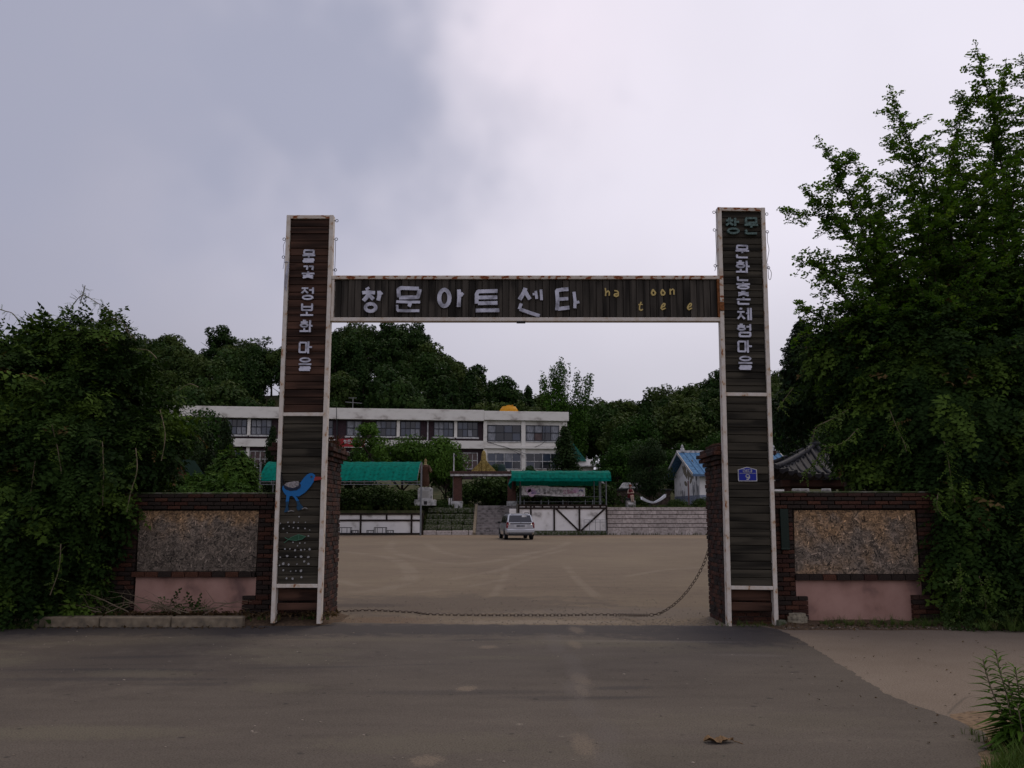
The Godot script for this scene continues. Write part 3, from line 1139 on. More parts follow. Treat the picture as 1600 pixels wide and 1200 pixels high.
	for i in 30:
		stain(im, ra, Vector2(rng.randf_range(-8, 3), rng.randf_range(-11.3, -5)), Vector2(rng.randf_range(0.4, 1.6), rng.randf_range(0.12, 0.4)), lin(0.142, 0.124, 0.088), rng.randf_range(0.25, 0.5), rng.randf_range(-0.1, 0.1), 200 + i)
	for s: Array in [[Vector2(0.754, -10.850), 0.09, 0.4], [Vector2(0.648, -8.662), 0.1, 0.4], [Vector2(0.618, -8.121), 0.07, 0.3], [Vector2(0.487, -6.285), 0.1, 0.35], [Vector2(0.874, -12.169), 0.12, 0.4]]:
		stain(im, ra, s[0], Vector2(s[1], s[2]), tan, 0.55, -0.05, int(s[2] * 97))
	for i in 9:
		stain(im, ra, Vector2(0.62 + rng.randf_range(-0.12, 0.12), -5.0 - i * 0.8), Vector2(0.14, 0.5), lin(0.135, 0.115, 0.1), 0.5, 0.0, 60 + i)
	stain(im, ra, Vector2(-0.290, -10.649), Vector2(0.14, 0.16), tan, 0.7, 0.3, 71)
	stain(im, ra, Vector2(-0.426, -8.206), Vector2(0.11, 0.15), tan, 0.75, 0.3, 72)
	stain(im, ra, Vector2(-0.560, -5.897), Vector2(0.13, 0.16), tan, 0.7, 0.3, 73)
	stain(im, ra, Vector2(1.594, -11.111), Vector2(1.5, 0.1), lin(0.17, 0.145, 0.125), 0.5, 0.05, 74)
	stain(im, ra, Vector2(2.660, -10.048), Vector2(0.5, 0.1), lin(0.17, 0.145, 0.125), 0.45, 0.1, 75)
	for i in 260:
		var p := Vector2(rng.randf_range(-8, 3), rng.randf_range(-12, -5.2))
		stain(im, ra, p, Vector2.ONE * rng.randf_range(0.008, 0.03), lin(0.03, 0.026, 0.024) if rng.randf() < 0.85 else lin(0.26, 0.22, 0.18), rng.randf_range(0.4, 0.9), 0.0, i)
	var rm := mat(Color.WHITE, 0.9, ImageTexture.create_from_image(im))
	fine(rm, 14, 0.72)
	var edge := rough_line([Vector2(2.845, -5.556), Vector2(3.270, -6.285), Vector2(3.421, -6.580), Vector2(3.452, -6.967), Vector2(3.361, -7.404), Vector2(3.314, -7.902), Vector2(3.429, -9.067), Vector2(3.522, -10.048), Vector2(3.635, -11.386), Vector2(3.648, -12.234)], 0.06, 0.05, 5)
	var road := PackedVector2Array([Vector2(-14, 4.8), Vector2(4.5, 4.8), Vector2(3.2, -3.0)])
	road.append_array(edge)
	road.append_array(rough_line([Vector2(3.434, -12.569), Vector2(1.817, -12.638), Vector2(0.000, -12.708), Vector2(-1.849, -12.851), Vector2(-2.758, -12.997), Vector2(-3.904, -12.923), Vector2(-7.352, -12.779), Vector2(-14, -12.7)], 0.12, 0.09, 6))
	struct("road", sheet(road, 0.009, ra), rm)

	# bare dirt between road and apron, lower right
	var dp := rough_line([Vector2(3.484, -7.179), Vector2(3.733, -7.312), Vector2(4.070, -7.358), Vector2(4.374, -7.179), Vector2(3.639, -5.756), Vector2(2.911, -4.652), Vector2(2.200, -4.652)], 0.08, 0.05, 9)
	struct("dirt", sheet(dp, 0.006, Rect2(2, -8, 4, 4)), mat(Color.WHITE, 1.0, tex(noise(111, 0.03, 6), 512, 512, [[0.0, lin(0.07, 0.05, 0.035)], [0.5, lin(0.17, 0.115, 0.07)], [1.0, lin(0.24, 0.17, 0.11)]]), Vector3(0.9, 0.9, 0.9), 2))

	# raised soil in front of and under the left wall, and along the right wall
	var sm := mat(Color.WHITE, 1.0, tex(noise(112, 0.03, 6), 512, 512, [[0.0, lin(0.03, 0.022, 0.015)], [0.45, lin(0.075, 0.05, 0.032)], [1.0, lin(0.15, 0.1, 0.06)]]), Vector3(0.9, 0.9, 0.9), 2)
	struct("soil", bank(-14.0, -2.45, -12.52, -13.9, 0.13, 0.6, 0.35), sm)
	struct("soil", bank(3.55, 13.0, -12.05, -15.0, 0.06, 0.3, 0.4), sm)

func bank(x0: float, x1: float, z0: float, z1: float, h: float, ex: float, ez: float) -> ArrayMesh:
	var f := noise(int(absf(x0) * 10), 1.3, 4)
	var b := MB.new()
	var nx := int((x1 - x0) / 0.14)
	var nz := int((z0 - z1) / 0.14)
	var at := func(i: int, j: int) -> Vector3:
		var x := lerpf(x0, x1, float(i) / nx)
		var z := lerpf(z0, z1, float(j) / nz)
		var k := smoothstep(0, ex, minf(x - x0, x1 - x)) * smoothstep(0, ez, z0 - z)
		return Vector3(x, -0.01 + k * h * (1.0 + 0.35 * f.get_noise_2d(x, z)) + 0.02 * f.get_noise_2d(x * 4, z * 4) * k, z)
	for i in nx:
		for j in nz:
			b.quad(at.call(i, j), at.call(i + 1, j), at.call(i + 1, j + 1), at.call(i, j + 1))
	return b.mesh()

# fine grit over a ground material
func fine(m: StandardMaterial3D, reps: float, low: float) -> void:
	if not M.has("grit"):
		M.grit = tex(noise(121, 0.1, 5), 1024, 1024, [[0.0, grey(0.55)], [0.32, grey(0.85)], [0.5, grey(0.93)], [0.75, grey(0.98)], [1.0, Color(1, 1, 1)]])
	m.detail_enabled = true
	m.detail_blend_mode = BaseMaterial3D.BLEND_MODE_MUL
	m.detail_albedo = M.grit
	m.detail_uv_layer = BaseMaterial3D.DETAIL_UV_2
	m.uv2_triplanar = true
	m.uv2_world_triplanar = true
	m.uv2_scale = Vector3.ONE * reps / 26.0

func more_materials() -> void:
	for i in 6:
		var k: float = [0.93, 1.0, 1.05, 0.97, 0.95, 1.05][i]
		M["stone%d" % i] = M.stone.duplicate()
		M["stone%d" % i].albedo_color = Color(k, k, k)
	M.step = mat(lin(0.30, 0.27, 0.26), 0.9, M.blotch, Vector3(0.35, 0.35, 0.35), 2)
	M.step2 = mat(lin(0.265, 0.235, 0.225), 0.9, M.blotch, Vector3(0.3, 0.3, 0.3), 2)
	M.turf = mat(Color.WHITE, 1.0, tex(noise(66, 0.04, 6), 512, 512, [[0.0, lin(0.02, 0.03, 0.008)], [0.5, lin(0.045, 0.06, 0.02)], [1.0, lin(0.09, 0.095, 0.045)]]), Vector3(0.5, 0.5, 0.5), 2)
	M.pebble = mat(Color.WHITE, 0.9, tex(noise(67, 0.05, 2, FastNoiseLite.TYPE_CELLULAR), 256, 256, [[0.0, lin(0.34, 0.33, 0.31)], [0.5, lin(0.22, 0.21, 0.2)], [1.0, lin(0.05, 0.05, 0.045)]]), Vector3(1.2, 1.2, 1.2), 1)
	# brick courses too small to tell apart
	var im := Image.create_empty(256, 256, false, Image.FORMAT_RGB8)
	im.fill(lin(0.12, 0.09, 0.075))
	var r := RandomNumberGenerator.new()
	r.seed = 5
	for row in 16:
		for c in 5:
			var k := r.randf_range(0.7, 1.2)
			im.fill_rect(Rect2i(c * 64 + (row % 2) * 32 - 32 + 2, row * 16 + 2, 60, 13), lin(0.085 * k, 0.034 * k, 0.026 * k))
	M.small_brick = mat(Color.WHITE, 0.9, ImageTexture.create_from_image(im), Vector3(1.2, 0.95, 1.2), 1)
	M.brown_brick = M.small_brick.duplicate()
	M.brown_brick.albedo_color = Color(0.72, 0.8, 0.95)

# ---------- gateway ----------
func board_mesh(len: float, hgt: float, thick: float, upright := false) -> ArrayMesh:
	var b := MB.new()
	b.uo = Vector2(rng.randf() * 7, rng.randf() * 7)
	b.swap = upright
	b.box(Vector3.ZERO, Vector3(hgt, len, thick) if upright else Vector3(len, hgt, thick), 0.007)
	return b.mesh()

func clad(tower: Node3D, w: float, y0: float, y1: float, pitch: float, kind: String) -> void:
	var n := roundi((y1 - y0) / pitch)
	var bk := MB.new()
	bk.box(Vector3(0, (y0 + y1) * 0.5, -0.008), Vector3(w + 0.004, y1 - y0, 0.012))
	part(tower, "backing", bk.mesh(), M.dark_timber)
	var p := (y1 - y0) / n
	for i in n:
		var m: Material = M["%s_board%d" % [kind, rng.randi_range(0, 4)]]
		part(tower, "board", board_mesh(w - 0.004, p - rng.randf_range(0.004, 0.007), 0.022), m, Vector3(0, y0 + (i + 0.5) * p, 0.022 + rng.randf_range(-0.006, 0.006)))

func tower_frame(w: float, y0l: float, y0r: float, h: float, rails: Array) -> ArrayMesh:
	var b := MB.new()
	for s: float in [-1.0, 1.0]:
		var y0 := y0l if s < 0 else y0r
		b.box(Vector3(s * (w * 0.5 - 0.03), (y0 + h) * 0.5, 0.0), Vector3(0.06, h - y0, 0.13), 0.004)
	for y: float in rails:
		b.box(Vector3(0, y, 0.028), Vector3(w - 0.122, 0.052, 0.07), 0.004)
	# cross pieces at the back
	for y: float in [1.2, 3.2, 5.2]:
		b.box(Vector3(0, y, -0.04), Vector3(w - 0.122, 0.04, 0.03), 0.003)
	return b.mesh()

func hooks(tower: Node3D, w: float, ys: Array) -> void:
	for q: Array in ys:
		var b := MB.new()
		var x: float = q[0] * (w * 0.5)
		b.tube(PackedVector3Array([Vector3(x, q[1], 0), Vector3(x + q[0] * 0.02, q[1], 0)]), PackedFloat32Array([0.006, 0.006]), 5)
		var pts := PackedVector3Array()
		for k in 9:
			var a := TAU * k / 8.0
			pts.append(Vector3(x + q[0] * (0.04 - 0.021 * cos(a)), q[1] + 0.021 * sin(a), 0))
		b.tube(pts, PackedFloat32Array([0.005]), 5)
		part(tower, "hook", b.mesh(), M.dark_steel)

func wire(parent: Node3D, called: String, pts: Array, r: float, m: Material) -> void:
	var b := MB.new()
	var c := Curve3D.new()
	for i in pts.size():
		var t: Vector3 = (pts[mini(i + 1, pts.size() - 1)] - pts[maxi(i - 1, 0)]) / 6.0
		c.add_point(pts[i], -t, t)
	b.tube(c.tessellate(3, 6), PackedFloat32Array([r]), 5)
	part(parent, called, b.mesh(), m)

func gate() -> void:
	var g := thing("gateway", "tall timber-clad gateway with two white-framed towers joined by a sign beam", "gate", Vector3(0.2, 0, -12.6))
	var w := 0.708
	# left tower
	var t := part(g, "sign_tower", tower_frame(w, 0.05, 0.04, 6.040, [3.011, 0.563]), M.frame, Vector3(-3.25, 0, 0), "left tower, reddish brown boards above and grey ones below, with a blue bird")
	var k := MB.new()
	k.box(Vector3(0, 6.009, 0.0), Vector3(w - 0.12, 0.055, 0.13), 0.004)
	part(t, "top_rail", k.mesh(), M.rusty)
	clad(t, w - 0.12, 3.040, 5.979, 0.113, "red")
	clad(t, w - 0.12, 0.589, 2.992, 0.118, "grey")
	part(t, "low_board", board_mesh(w - 0.125, 0.1, 0.03), M.red_board2, Vector3(0, 0.269, -0.03))
	part(t, "low_board", board_mesh(w - 0.125, 0.16, 0.03), M.red_board2, Vector3(0, 0.429, -0.06))
	var x0 := -3.05
	for s: Array in [["mUr", -3.048, 5.397], ["GOc", -3.049, 5.149], ["jEo", -3.047, 4.823], ["bO", -3.048, 4.578], ["hW", -3.049, 4.324], ["mA", -3.047, 4.004], ["o_r", -3.048, 3.754]]:
		letter(t, syllable(s[0], Vector2(0.185, 0.18)), 0.0128, M.letter, Vector3(s[1] - x0, s[2], 0.04))
	hooks(t, w, [[1.0, 5.97], [1.0, 5.68], [1.0, 5.2], [-1.0, 5.68], [-1.0, 5.4]])
	wire(t, "rope", [Vector3(-0.36, 5.3, 0.07), Vector3(-0.29, 5.28, 0.075), Vector3(-0.30, 5.0, 0.09), Vector3(-0.31, 4.86, 0.085), Vector3(-0.32, 5.0, 0.09), Vector3(-0.305, 5.26, 0.08), Vector3(-0.34, 5.02, 0.085), Vector3(-0.33, 4.9, 0.085)], 0.006, M.letter)
	wire(t, "rope", [Vector3(-0.37, 5.66, 0.0), Vector3(-0.40, 5.56, 0.01), Vector3(-0.365, 5.35, 0.05), Vector3(-0.38, 5.2, 0.05)], 0.004, M.letter)
	wire(t, "wire", [Vector3(0.385, 5.66, 0.0), Vector3(0.39, 5.4, 0.02), Vector3(0.385, 5.2, 0.0), Vector3(0.395, 5.05, 0.0)], 0.004, M.dark_steel)
	# right tower
	var t2 := part(g, "sign_tower", tower_frame(w + 0.012, -0.02, -0.03, 6.161, [3.305, 0.536]), M.frame, Vector3(3.198, 0, 0), "right tower of dark grey boards with the longer white inscription")
	t2.rotation.z = -0.0115
	k = MB.new()
	k.box(Vector3(0, 6.131, 0.0), Vector3(w - 0.108, 0.055, 0.13), 0.004)
	part(t2, "top_rail", k.mesh(), M.rusty)
	clad(t2, w - 0.108, 3.333, 6.100, 0.104, "grey")
	clad(t2, w - 0.108, 0.563, 3.276, 0.112, "grey")
	part(t2, "low_board", board_mesh(w - 0.115, 0.12, 0.03), M.red_board2, Vector3(0, 0.269, -0.03))
	part(t2, "low_board", board_mesh(w - 0.115, 0.16, 0.03), M.red_board2, Vector3(0, 0.429, -0.06))
	for s: Array in [["mUn", 395], ["hW", 419], ["nOo", 444], ["cOn", 468], ["ce", 493], ["hEm", 518], ["mA", 543], ["o_r", 568]]:
		var yy := lerpf(5.467, 3.773, (s[1] - 395) / 173.0)
		letter(t2, syllable(s[0], Vector2(0.20, 0.185)), 0.0132, M.letter, Vector3(-0.005, yy, 0.04))
	letter(t2, syllable("cAo", Vector2(0.2, 0.24)), 0.016, M.green_letter, Vector3(-0.14, 5.868, 0.04), 0.035)
	letter(t2, syllable("mUn", Vector2(0.2, 0.24)), 0.016, M.green_letter, Vector3(0.14, 5.868, 0.04), 0.035)
	hooks(t2, w + 0.012, [[1.0, 6.08], [1.0, 5.8], [1.0, 5.24], [-1.0, 6.1], [-1.0, 5.82], [-1.0, 5.26]])
	wire(t2, "wire", [Vector3(0.40, 5.8, 0.0), Vector3(0.39, 5.65, 0.02), Vector3(0.41, 5.5, 0.02), Vector3(0.375, 5.3, 0.0)], 0.004, M.dark_steel)
	wire(t2, "wire", [Vector3(0.40, 5.24, 0.0), Vector3(0.43, 5.16, 0.03), Vector3(0.42, 5.06, 0.02), Vector3(0.39, 5.08, 0.02), Vector3(0.385, 5.3, 0.02)], 0.004, M.dark_steel)
	wire(t2, "wire", [Vector3(-0.385, 5.8, 0.0), Vector3(-0.38, 5.5, 0.01), Vector3(-0.39, 5.26, 0.0), Vector3(-0.41, 5.18, 0.0)], 0.004, M.dark_steel)
	# rust patches where the beam is bolted on
	k = MB.new()
	k.box(Vector3(-0.33, 4.95, 0.071), Vector3(0.056, 0.5, 0.012), 0.003)
	part(t2, "bracket", k.mesh(), M.rusty)
	k = MB.new()
	k.box(Vector3(-0.335, 4.62, 0.072), Vector3(0.07, 0.13, 0.016), 0.003)
	part(t2, "bracket", k.mesh(), M.rust)
	# beam between the towers
	var bx0 := -3.25 + w * 0.5 + 0.002
	var bx1 := 3.120 - 0.2
	var yb := 4.402
	var yt := 5.099
	var bm := MB.new()
	var cx := (bx0 + bx1) * 0.5
	bm.box(Vector3(cx, yb + 0.028, 0), Vector3(bx1 - bx0, 0.056, 0.12), 0.004)
	bm.box(Vector3(bx0 + 0.02, (yb + yt) * 0.5, 0), Vector3(0.04, yt - yb - 0.114, 0.1), 0.003)
	bm.box(Vector3(cx, (yb + yt) * 0.5, -0.035), Vector3(bx1 - bx0 - 0.1, 0.05, 0.03), 0.003)
	var beam := part(g, "sign_beam", bm.mesh(), M.frame, Vector3.ZERO, "long sign beam of upright grey boards with white brush lettering and gold letters")
	k = MB.new()
	k.box(Vector3(cx, yt - 0.028, 0), Vector3(bx1 - bx0, 0.056, 0.12), 0.004)
	part(beam, "top_rail", k.mesh(), M.rusty)
	k = MB.new()
	k.box(Vector3(bx1 - 0.03, (yb + yt) * 0.5, 0.004), Vector3(0.056, yt - yb - 0.114, 0.12), 0.003)
	part(beam, "end_post", k.mesh(), M.rust)
	k = MB.new()
	k.box(Vector3(0.133 - 0.2, yb - 0.012, 0.02), Vector3(0.13, 0.022, 0.06), 0.003)
	part(beam, "bracket", k.mesh(), M.dark_steel)
	k = MB.new()
	k.box(Vector3(cx, (yb + yt) * 0.5, -0.008), Vector3(bx1 - bx0 - 0.09, yt - yb - 0.116, 0.012))
	part(beam, "backing", k.mesh(), M.dark_timber)
	var n := 57
	var p := (bx1 - bx0 - 0.105) / n
	for i in n:
		part(beam, "board", board_mesh(yt - yb - 0.118 - rng.randf_range(0.0, 0.008), p - rng.randf_range(0.004, 0.007), 0.022, true), M["beam_board%d" % rng.randi_range(0, 4)], Vector3(bx0 + 0.045 + (i + 0.5) * p, (yb + yt) * 0.5 + rng.randf_range(0, 0.004), 0.02 + rng.randf_range(-0.006, 0.006)))
	# brush lettering: sketched in units of a quarter of a centimetre from the beam's upper left corner
	var at := Vector3(-2.695 - 0.2, 5.218 , 0.033)
	var u := 0.002545
	brush(beam, [[12, 208, 120, 216, 132], [10, 182, 152, 215, 146, 256, 152], [12, 222, 150, 208, 178, 190, 200], [11, 216, 160, 234, 176, 248, 190], [11, 281, 140, 282, 168, 276, 198], [8, 282, 162, 300, 152], ["o", 10, 233, 240, 30, 22]], u, M.letter, at)
	brush(beam, [[11, 397, 178, 393, 130, 410, 122, 512, 126], [11, 519, 130, 508, 178, 398, 180], [8, 382, 204, 450, 207, 522, 207], [10, 463, 208, 462, 222, 456, 234], [7, 387, 224, 390, 258], [8, 388, 258, 450, 260, 518, 259]], u, M.letter, at)
	brush(beam, [["o", 12, 663, 182, 30, 49], [11, 748, 132, 750, 180, 747, 236], [9, 750, 172, 762, 166, 772, 152]], u, M.letter, at)
	brush(beam, [[11, 852, 216, 852, 160, 860, 143, 974, 140], [11, 856, 180, 973, 178], [11, 860, 214, 974, 212], [11, 847, 258, 930, 256, 985, 256]], u, M.letter, at)
	brush(beam, [[12, 1138, 122, 1128, 150, 1103, 192], [11, 1136, 142, 1150, 168, 1164, 190], [7, 1180, 160, 1196, 158], [8, 1198, 140, 1204, 188], [8, 1229, 132, 1232, 196], [9, 1113, 216, 1101, 250], [10, 1104, 250, 1160, 270, 1220, 290]], u, M.letter, at)
	brush(beam, [[11, 1322, 256, 1326, 200, 1322, 138, 1350, 132, 1390, 129], [10, 1330, 190, 1388, 186], [11, 1328, 248, 1394, 240], [9, 1422, 146, 1428, 200, 1426, 244], [8, 1428, 212, 1452, 206]], u, M.letter, at)
	at = Vector3(1.155 - 0.2, 5.218, 0.033)
	u = 0.00194
	brush(beam, [[5, 123, 160, 126, 190, 124, 222], [5, 128, 196, 144, 182, 153, 192, 152, 220]], u, M.gold_letter, at, 0.015)
	brush(beam, [[5, 192, 180, 212, 182, 222, 192, 222, 224], [6, 222, 204, 196, 206, 190, 218, 206, 226, 222, 218]], u, M.gold_letter, at, 0.015)
	for ox: float in [0, 73]:
		brush(beam, [[6, 488 + ox, 172, 478 + ox, 196, 484 + ox, 214, 502 + ox, 212, 508 + ox, 196, 494 + ox, 178, 486 + ox, 170]], u, M.gold_letter, at, 0.015)
	brush(beam, [[5, 622, 166, 622, 212], [5, 624, 180, 642, 168, 651, 178, 650, 212]], u, M.gold_letter, at, 0.015)
	brush(beam, [[5, 396, 268, 384, 304, 382, 328, 394, 336, 408, 326], [4, 374, 292, 390, 288, 408, 290]], u, M.gold_letter, at, 0.015)
	for ox: float in [0, 203]:
		brush(beam, [[5, 552 + ox, 312, 574 + ox, 302, 580 + ox, 286, 570 + ox, 280, 554 + ox, 298, 548 + ox, 318, 558 + ox, 330, 582 + ox, 318]], u, M.gold_letter, at, 0.015)

	ornaments()

func poly6(a: Array) -> PackedVector2Array:
	var p := PackedVector2Array()
	for i in range(0, a.size(), 2):
		p.append(Vector2(a[i], -a[i + 1]) * 0.00155)
	return p

func ornaments() -> void:
	# painted bird cut from board, fixed to the left tower; sketched from its upper left corner
	var o := Vector3(-3.539, 2.337, -12.600)
	o.z = -12.6 + 0.037
	var bird := thing("bird_ornament", "blue painted cut-out bird with red beak and white wing on the left tower", "ornament", o)
	var b := MB.new()
	b.prism(poly6([398, 118, 425, 118, 445, 135, 450, 155, 440, 188, 405, 245, 360, 295, 305, 332, 275, 330, 290, 350, 305, 372, 280, 375, 262, 345, 240, 325, 215, 332, 212, 378, 183, 380, 188, 325, 160, 295, 145, 262, 150, 232, 185, 262, 250, 280, 300, 262, 316, 235, 310, 210, 340, 165, 370, 132]), 0, 0.02)
	part(bird, "body", b.mesh(), mat(lin(0.012, 0.125, 0.34), 0.5))
	b = MB.new()
	b.prism(poly6([152, 228, 165, 222, 205, 247, 250, 255, 293, 238, 302, 205, 320, 225, 314, 252, 280, 276, 220, 281, 178, 268]), 0.004, 0.0235)
	for i in 14:
		b.ring(Vector2(170 + i * 10.2, -(248.0 + 22.0 * sin(i / 13.0 * PI))) * 0.00155, Vector2(0.008, 0.008), 0.0025, 0.0235, 0.027, 8)
	part(bird, "feather_band", b.mesh(), mat(lin(0.02, 0.03, 0.06), 0.6))
	b = MB.new()
	b.prism(poly6([165, 225, 190, 205, 250, 192, 295, 192, 302, 215, 295, 238, 250, 255, 205, 247]), 0.004, 0.030)
	part(bird, "wing", b.mesh(), mat(lin(0.36, 0.33, 0.33), 0.7, M.blotch, Vector3(4, 4, 4), 1))
	b = MB.new()
	b.prism(poly6([448, 150, 530, 152, 536, 162, 500, 177, 437, 188]), 0.002, 0.026)
	part(bird, "beak", b.mesh(), mat(lin(0.26, 0.035, 0.03), 0.5))
	b = MB.new()
	b.ring(Vector2(415, -150) * 0.00155, Vector2(0.010, 0.010), 0.005, 0.02, 0.026, 10)
	b.ring(Vector2(415, -150) * 0.00155, Vector2(0.0026, 0.0026), 0.0025, 0.02, 0.028, 8)
	part(bird, "eye", b.mesh(), mat(lin(0.05, 0.05, 0.06), 0.4))
	for q: Array in [[183, 381, 212, 379, 205, 420, 215, 470, 170, 480, 186, 430], [280, 376, 305, 373, 318, 400, 342, 425, 345, 446, 300, 462, 284, 440, 290, 410]]:
		b = MB.new()
		b.prism(poly6(q), 0.002, 0.018)
		part(bird, "leg", b.mesh(), mat(lin(0.012, 0.05, 0.10), 0.6))
	for q: Array in [[205, 472, 235, 462, 262, 468], [335, 448, 362, 436, 386, 446]]:
		b = MB.new()
		b.strokes([poly6(q)], 0.007, 0.0, 0.02)
		part(bird, "foot", b.mesh(), mat(lin(0.2, 0.19, 0.18), 0.7))
	b = MB.new()
	b.prism(poly6([118, 105, 130, 108, 145, 190, 152, 232, 138, 225, 122, 170]), 0.0, 0.016)
	b.strokes([poly6([150, 180, 170, 205, 190, 230])], 0.003, 0.0, 0.02)
	part(bird, "tail", b.mesh(), mat(lin(0.02, 0.02, 0.022), 0.7))

	var fish := thing("fish_ornament", "small dark green fish cut-out among the white dots under the blue bird", "ornament", o)
	b = MB.new()
	b.prism(poly6([218, 733, 245, 704, 312, 680, 375, 698, 345, 724, 290, 736]), 0.0, 0.012)
	part(fish, "body", b.mesh(), mat(lin(0.022, 0.075, 0.04), 0.6))
	b = MB.new()
	b.strokes([poly6([180, 758, 245, 706, 312, 681, 376, 699, 345, 724, 288, 737, 222, 728, 186, 708]), poly6([314, 684, 316, 732])], 0.0035, 0.0, 0.016)
	part(fish, "outline", b.mesh(), mat(lin(0.06, 0.16, 0.1), 0.6))

	var dots := [140, 579, 210, 570, 264, 572, 305, 570, 370, 570, 168, 627, 220, 606, 261, 620, 306, 624, 369, 626, 412, 640, 205, 665, 402, 693, 263, 752, 326, 760, 372, 758, 305, 783, 190, 813, 236, 812, 283, 823, 340, 822, 371, 818, 417, 816, 150, 887, 213, 876, 290, 884, 340, 881, 408, 885, 372, 925, 146, 960, 180, 945, 229, 954, 306, 950, 412, 948, 183, 1004, 250, 1015, 298, 1010, 345, 1010, 215, 1077, 271, 1079, 351, 1068, 310, 518]
	var dn := thing("shell_mosaic", "scatter of small white shell-like dots below the blue bird on the left tower", "ornament", o)
	for i in range(0, dots.size(), 2):
		b = MB.new()
		var r := rng.randf_range(0.007, 0.015) * (1.4 if dots[i + 1] > 800 else 1.0)
		var pp := PackedVector2Array()
		for q in 7:
			pp.append(Vector2(cos(TAU * q / 7), sin(TAU * q / 7)) * r * rng.randf_range(0.7, 1.15))
		b.prism(pp, 0, 0.01)
		part(dn, "shell", b.mesh(), M.white, Vector3(dots[i] * 0.00155, -dots[i + 1] * 0.00155, 0.0))

	# house number plate
	var c := Vector3(3.405, 2.142, -12.600)
	c.z = -12.6 + 0.04
	var np := thing("number_plate", "blue house number plate reading 9 on the right tower", "sign", c)
	var out := PackedVector2Array([Vector2(-0.133, -0.103), Vector2(0.133, -0.103), Vector2(0.138, -0.09), Vector2(0.138, 0.066), Vector2(0.012, 0.103), Vector2(-0.012, 0.103), Vector2(-0.138, 0.066), Vector2(-0.138, -0.09)])
	b = MB.new()
	b.prism(out, 0, 0.012)
	part(np, "border", b.mesh(), M.white)
	var inn := PackedVector2Array()
	for q in out:
		inn.append(q * Vector2(0.91, 0.89))
	b = MB.new()
	b.prism(inn, 0.003, 0.0155)
	part(np, "plate", b.mesh(), mat(lin(0.012, 0.022, 0.24), 0.4))
	b = MB.new()
	b.box(Vector3(0, 0.012, 0.0165), Vector3(0.235, 0.005, 0.003))
	part(np, "line", b.mesh(), M.white)
	b = MB.new()
	b.strokes([{"o": Vector2(0, -0.027), "r": Vector2(0.025, 0.022)}, pl([0.025, -0.028, 0.024, -0.05, 0.008, -0.076, -0.02, -0.074])], 0.0075, 0.015, 0.0185)
	part(np, "digit", b.mesh(), M.white)
	for i in 4:
		b = MB.new()
		b.strokes(syllable(["sIn", "nAm", "oAn", "gIr"][i], Vector2(0.03, 0.034), Vector2(-0.054 + i * 0.036, 0.054)), 0.0024, 0.015, 0.0175)
		part(np, "letter", b.mesh(), M.white)
	var tm := TextMesh.new()
	var sf := SystemFont.new()
	sf.font_names = PackedStringArray(["Droid Sans"])
	tm.font = sf
	tm.text = "Sinnaman-gil"
	tm.font_size = 14
	tm.pixel_size = 0.0016
	tm.depth = 0.003
	part(np, "letters", tm, M.white, Vector3(0, 0.024, 0.0165))

# ---------- brickwork ----------
var brick_meshes := {}

func brick_mesh(l: float, h: float, d: float) -> ArrayMesh:
	var key := Vector3i(roundi(l * 200), roundi(h * 500), roundi(d * 200))
	if not brick_meshes.has(key):
		var b := MB.new()
		b.box(Vector3.ZERO, Vector3(key.x / 200.0, key.y / 500.0, key.z / 200.0), 0.004)
		brick_meshes[key] = b.mesh()
	return brick_meshes[key]

# courses of stretchers on a face; origin is the lower left corner of the outer face, in the thing's axes
func bricks(o: Node3D, org: Vector3, along: Vector3, nrm: Vector3, len: float, hgt: float, budget: Array, dark := 0.3, out := 0.0, bl := 0.2, bh := 0.066, called := "brick") -> void:
	var rows := maxi(1, roundi(hgt / bh))
	var ph := hgt / rows
	var rest := MB.new()
	for r in rows:
		var x := 0.0
		var off := 0.0 if r % 2 == 0 else bl * 0.5
		while x < len - 0.012:
			var l := minf(len - x, bl if x > 0 or off == 0 else off)
			if len - x - l < 0.045:
				l = len - x
			var gap := 0.01 if bl > 0.1 else 0.007
			var d := 0.09
			var pos := org + along * (x + l * 0.5) + Vector3.UP * (ph * (r + 0.5)) + nrm * (out - d * 0.5 + rng.randf_range(-0.008, 0.006))
			var id := rng.randi_range(0, 5)
			if rng.randf() < dark:
				id = 3
			if budget[0] > 0:
				budget[0] -= 1
				var p := part(o, called, brick_mesh(l - gap, ph - gap, d), M["brick%d" % id], pos)
				p.basis = Basis(along, Vector3.UP, along.cross(Vector3.UP)).rotated(nrm, rng.randfn(0, 0.011)).rotated(Vector3.UP, rng.randfn(0, 0.015))
			else:
				rest.box(Vector3.ZERO, Vector3(l - gap, ph - gap, d), 0, Transform3D(Basis(along, Vector3.UP, along.cross(Vector3.UP)), pos))
			x += l
	if rest.v.size():
		var q := part(o, "brickwork", rest.mesh(), M.brick5)
		q.set_meta("kind", "stuff")

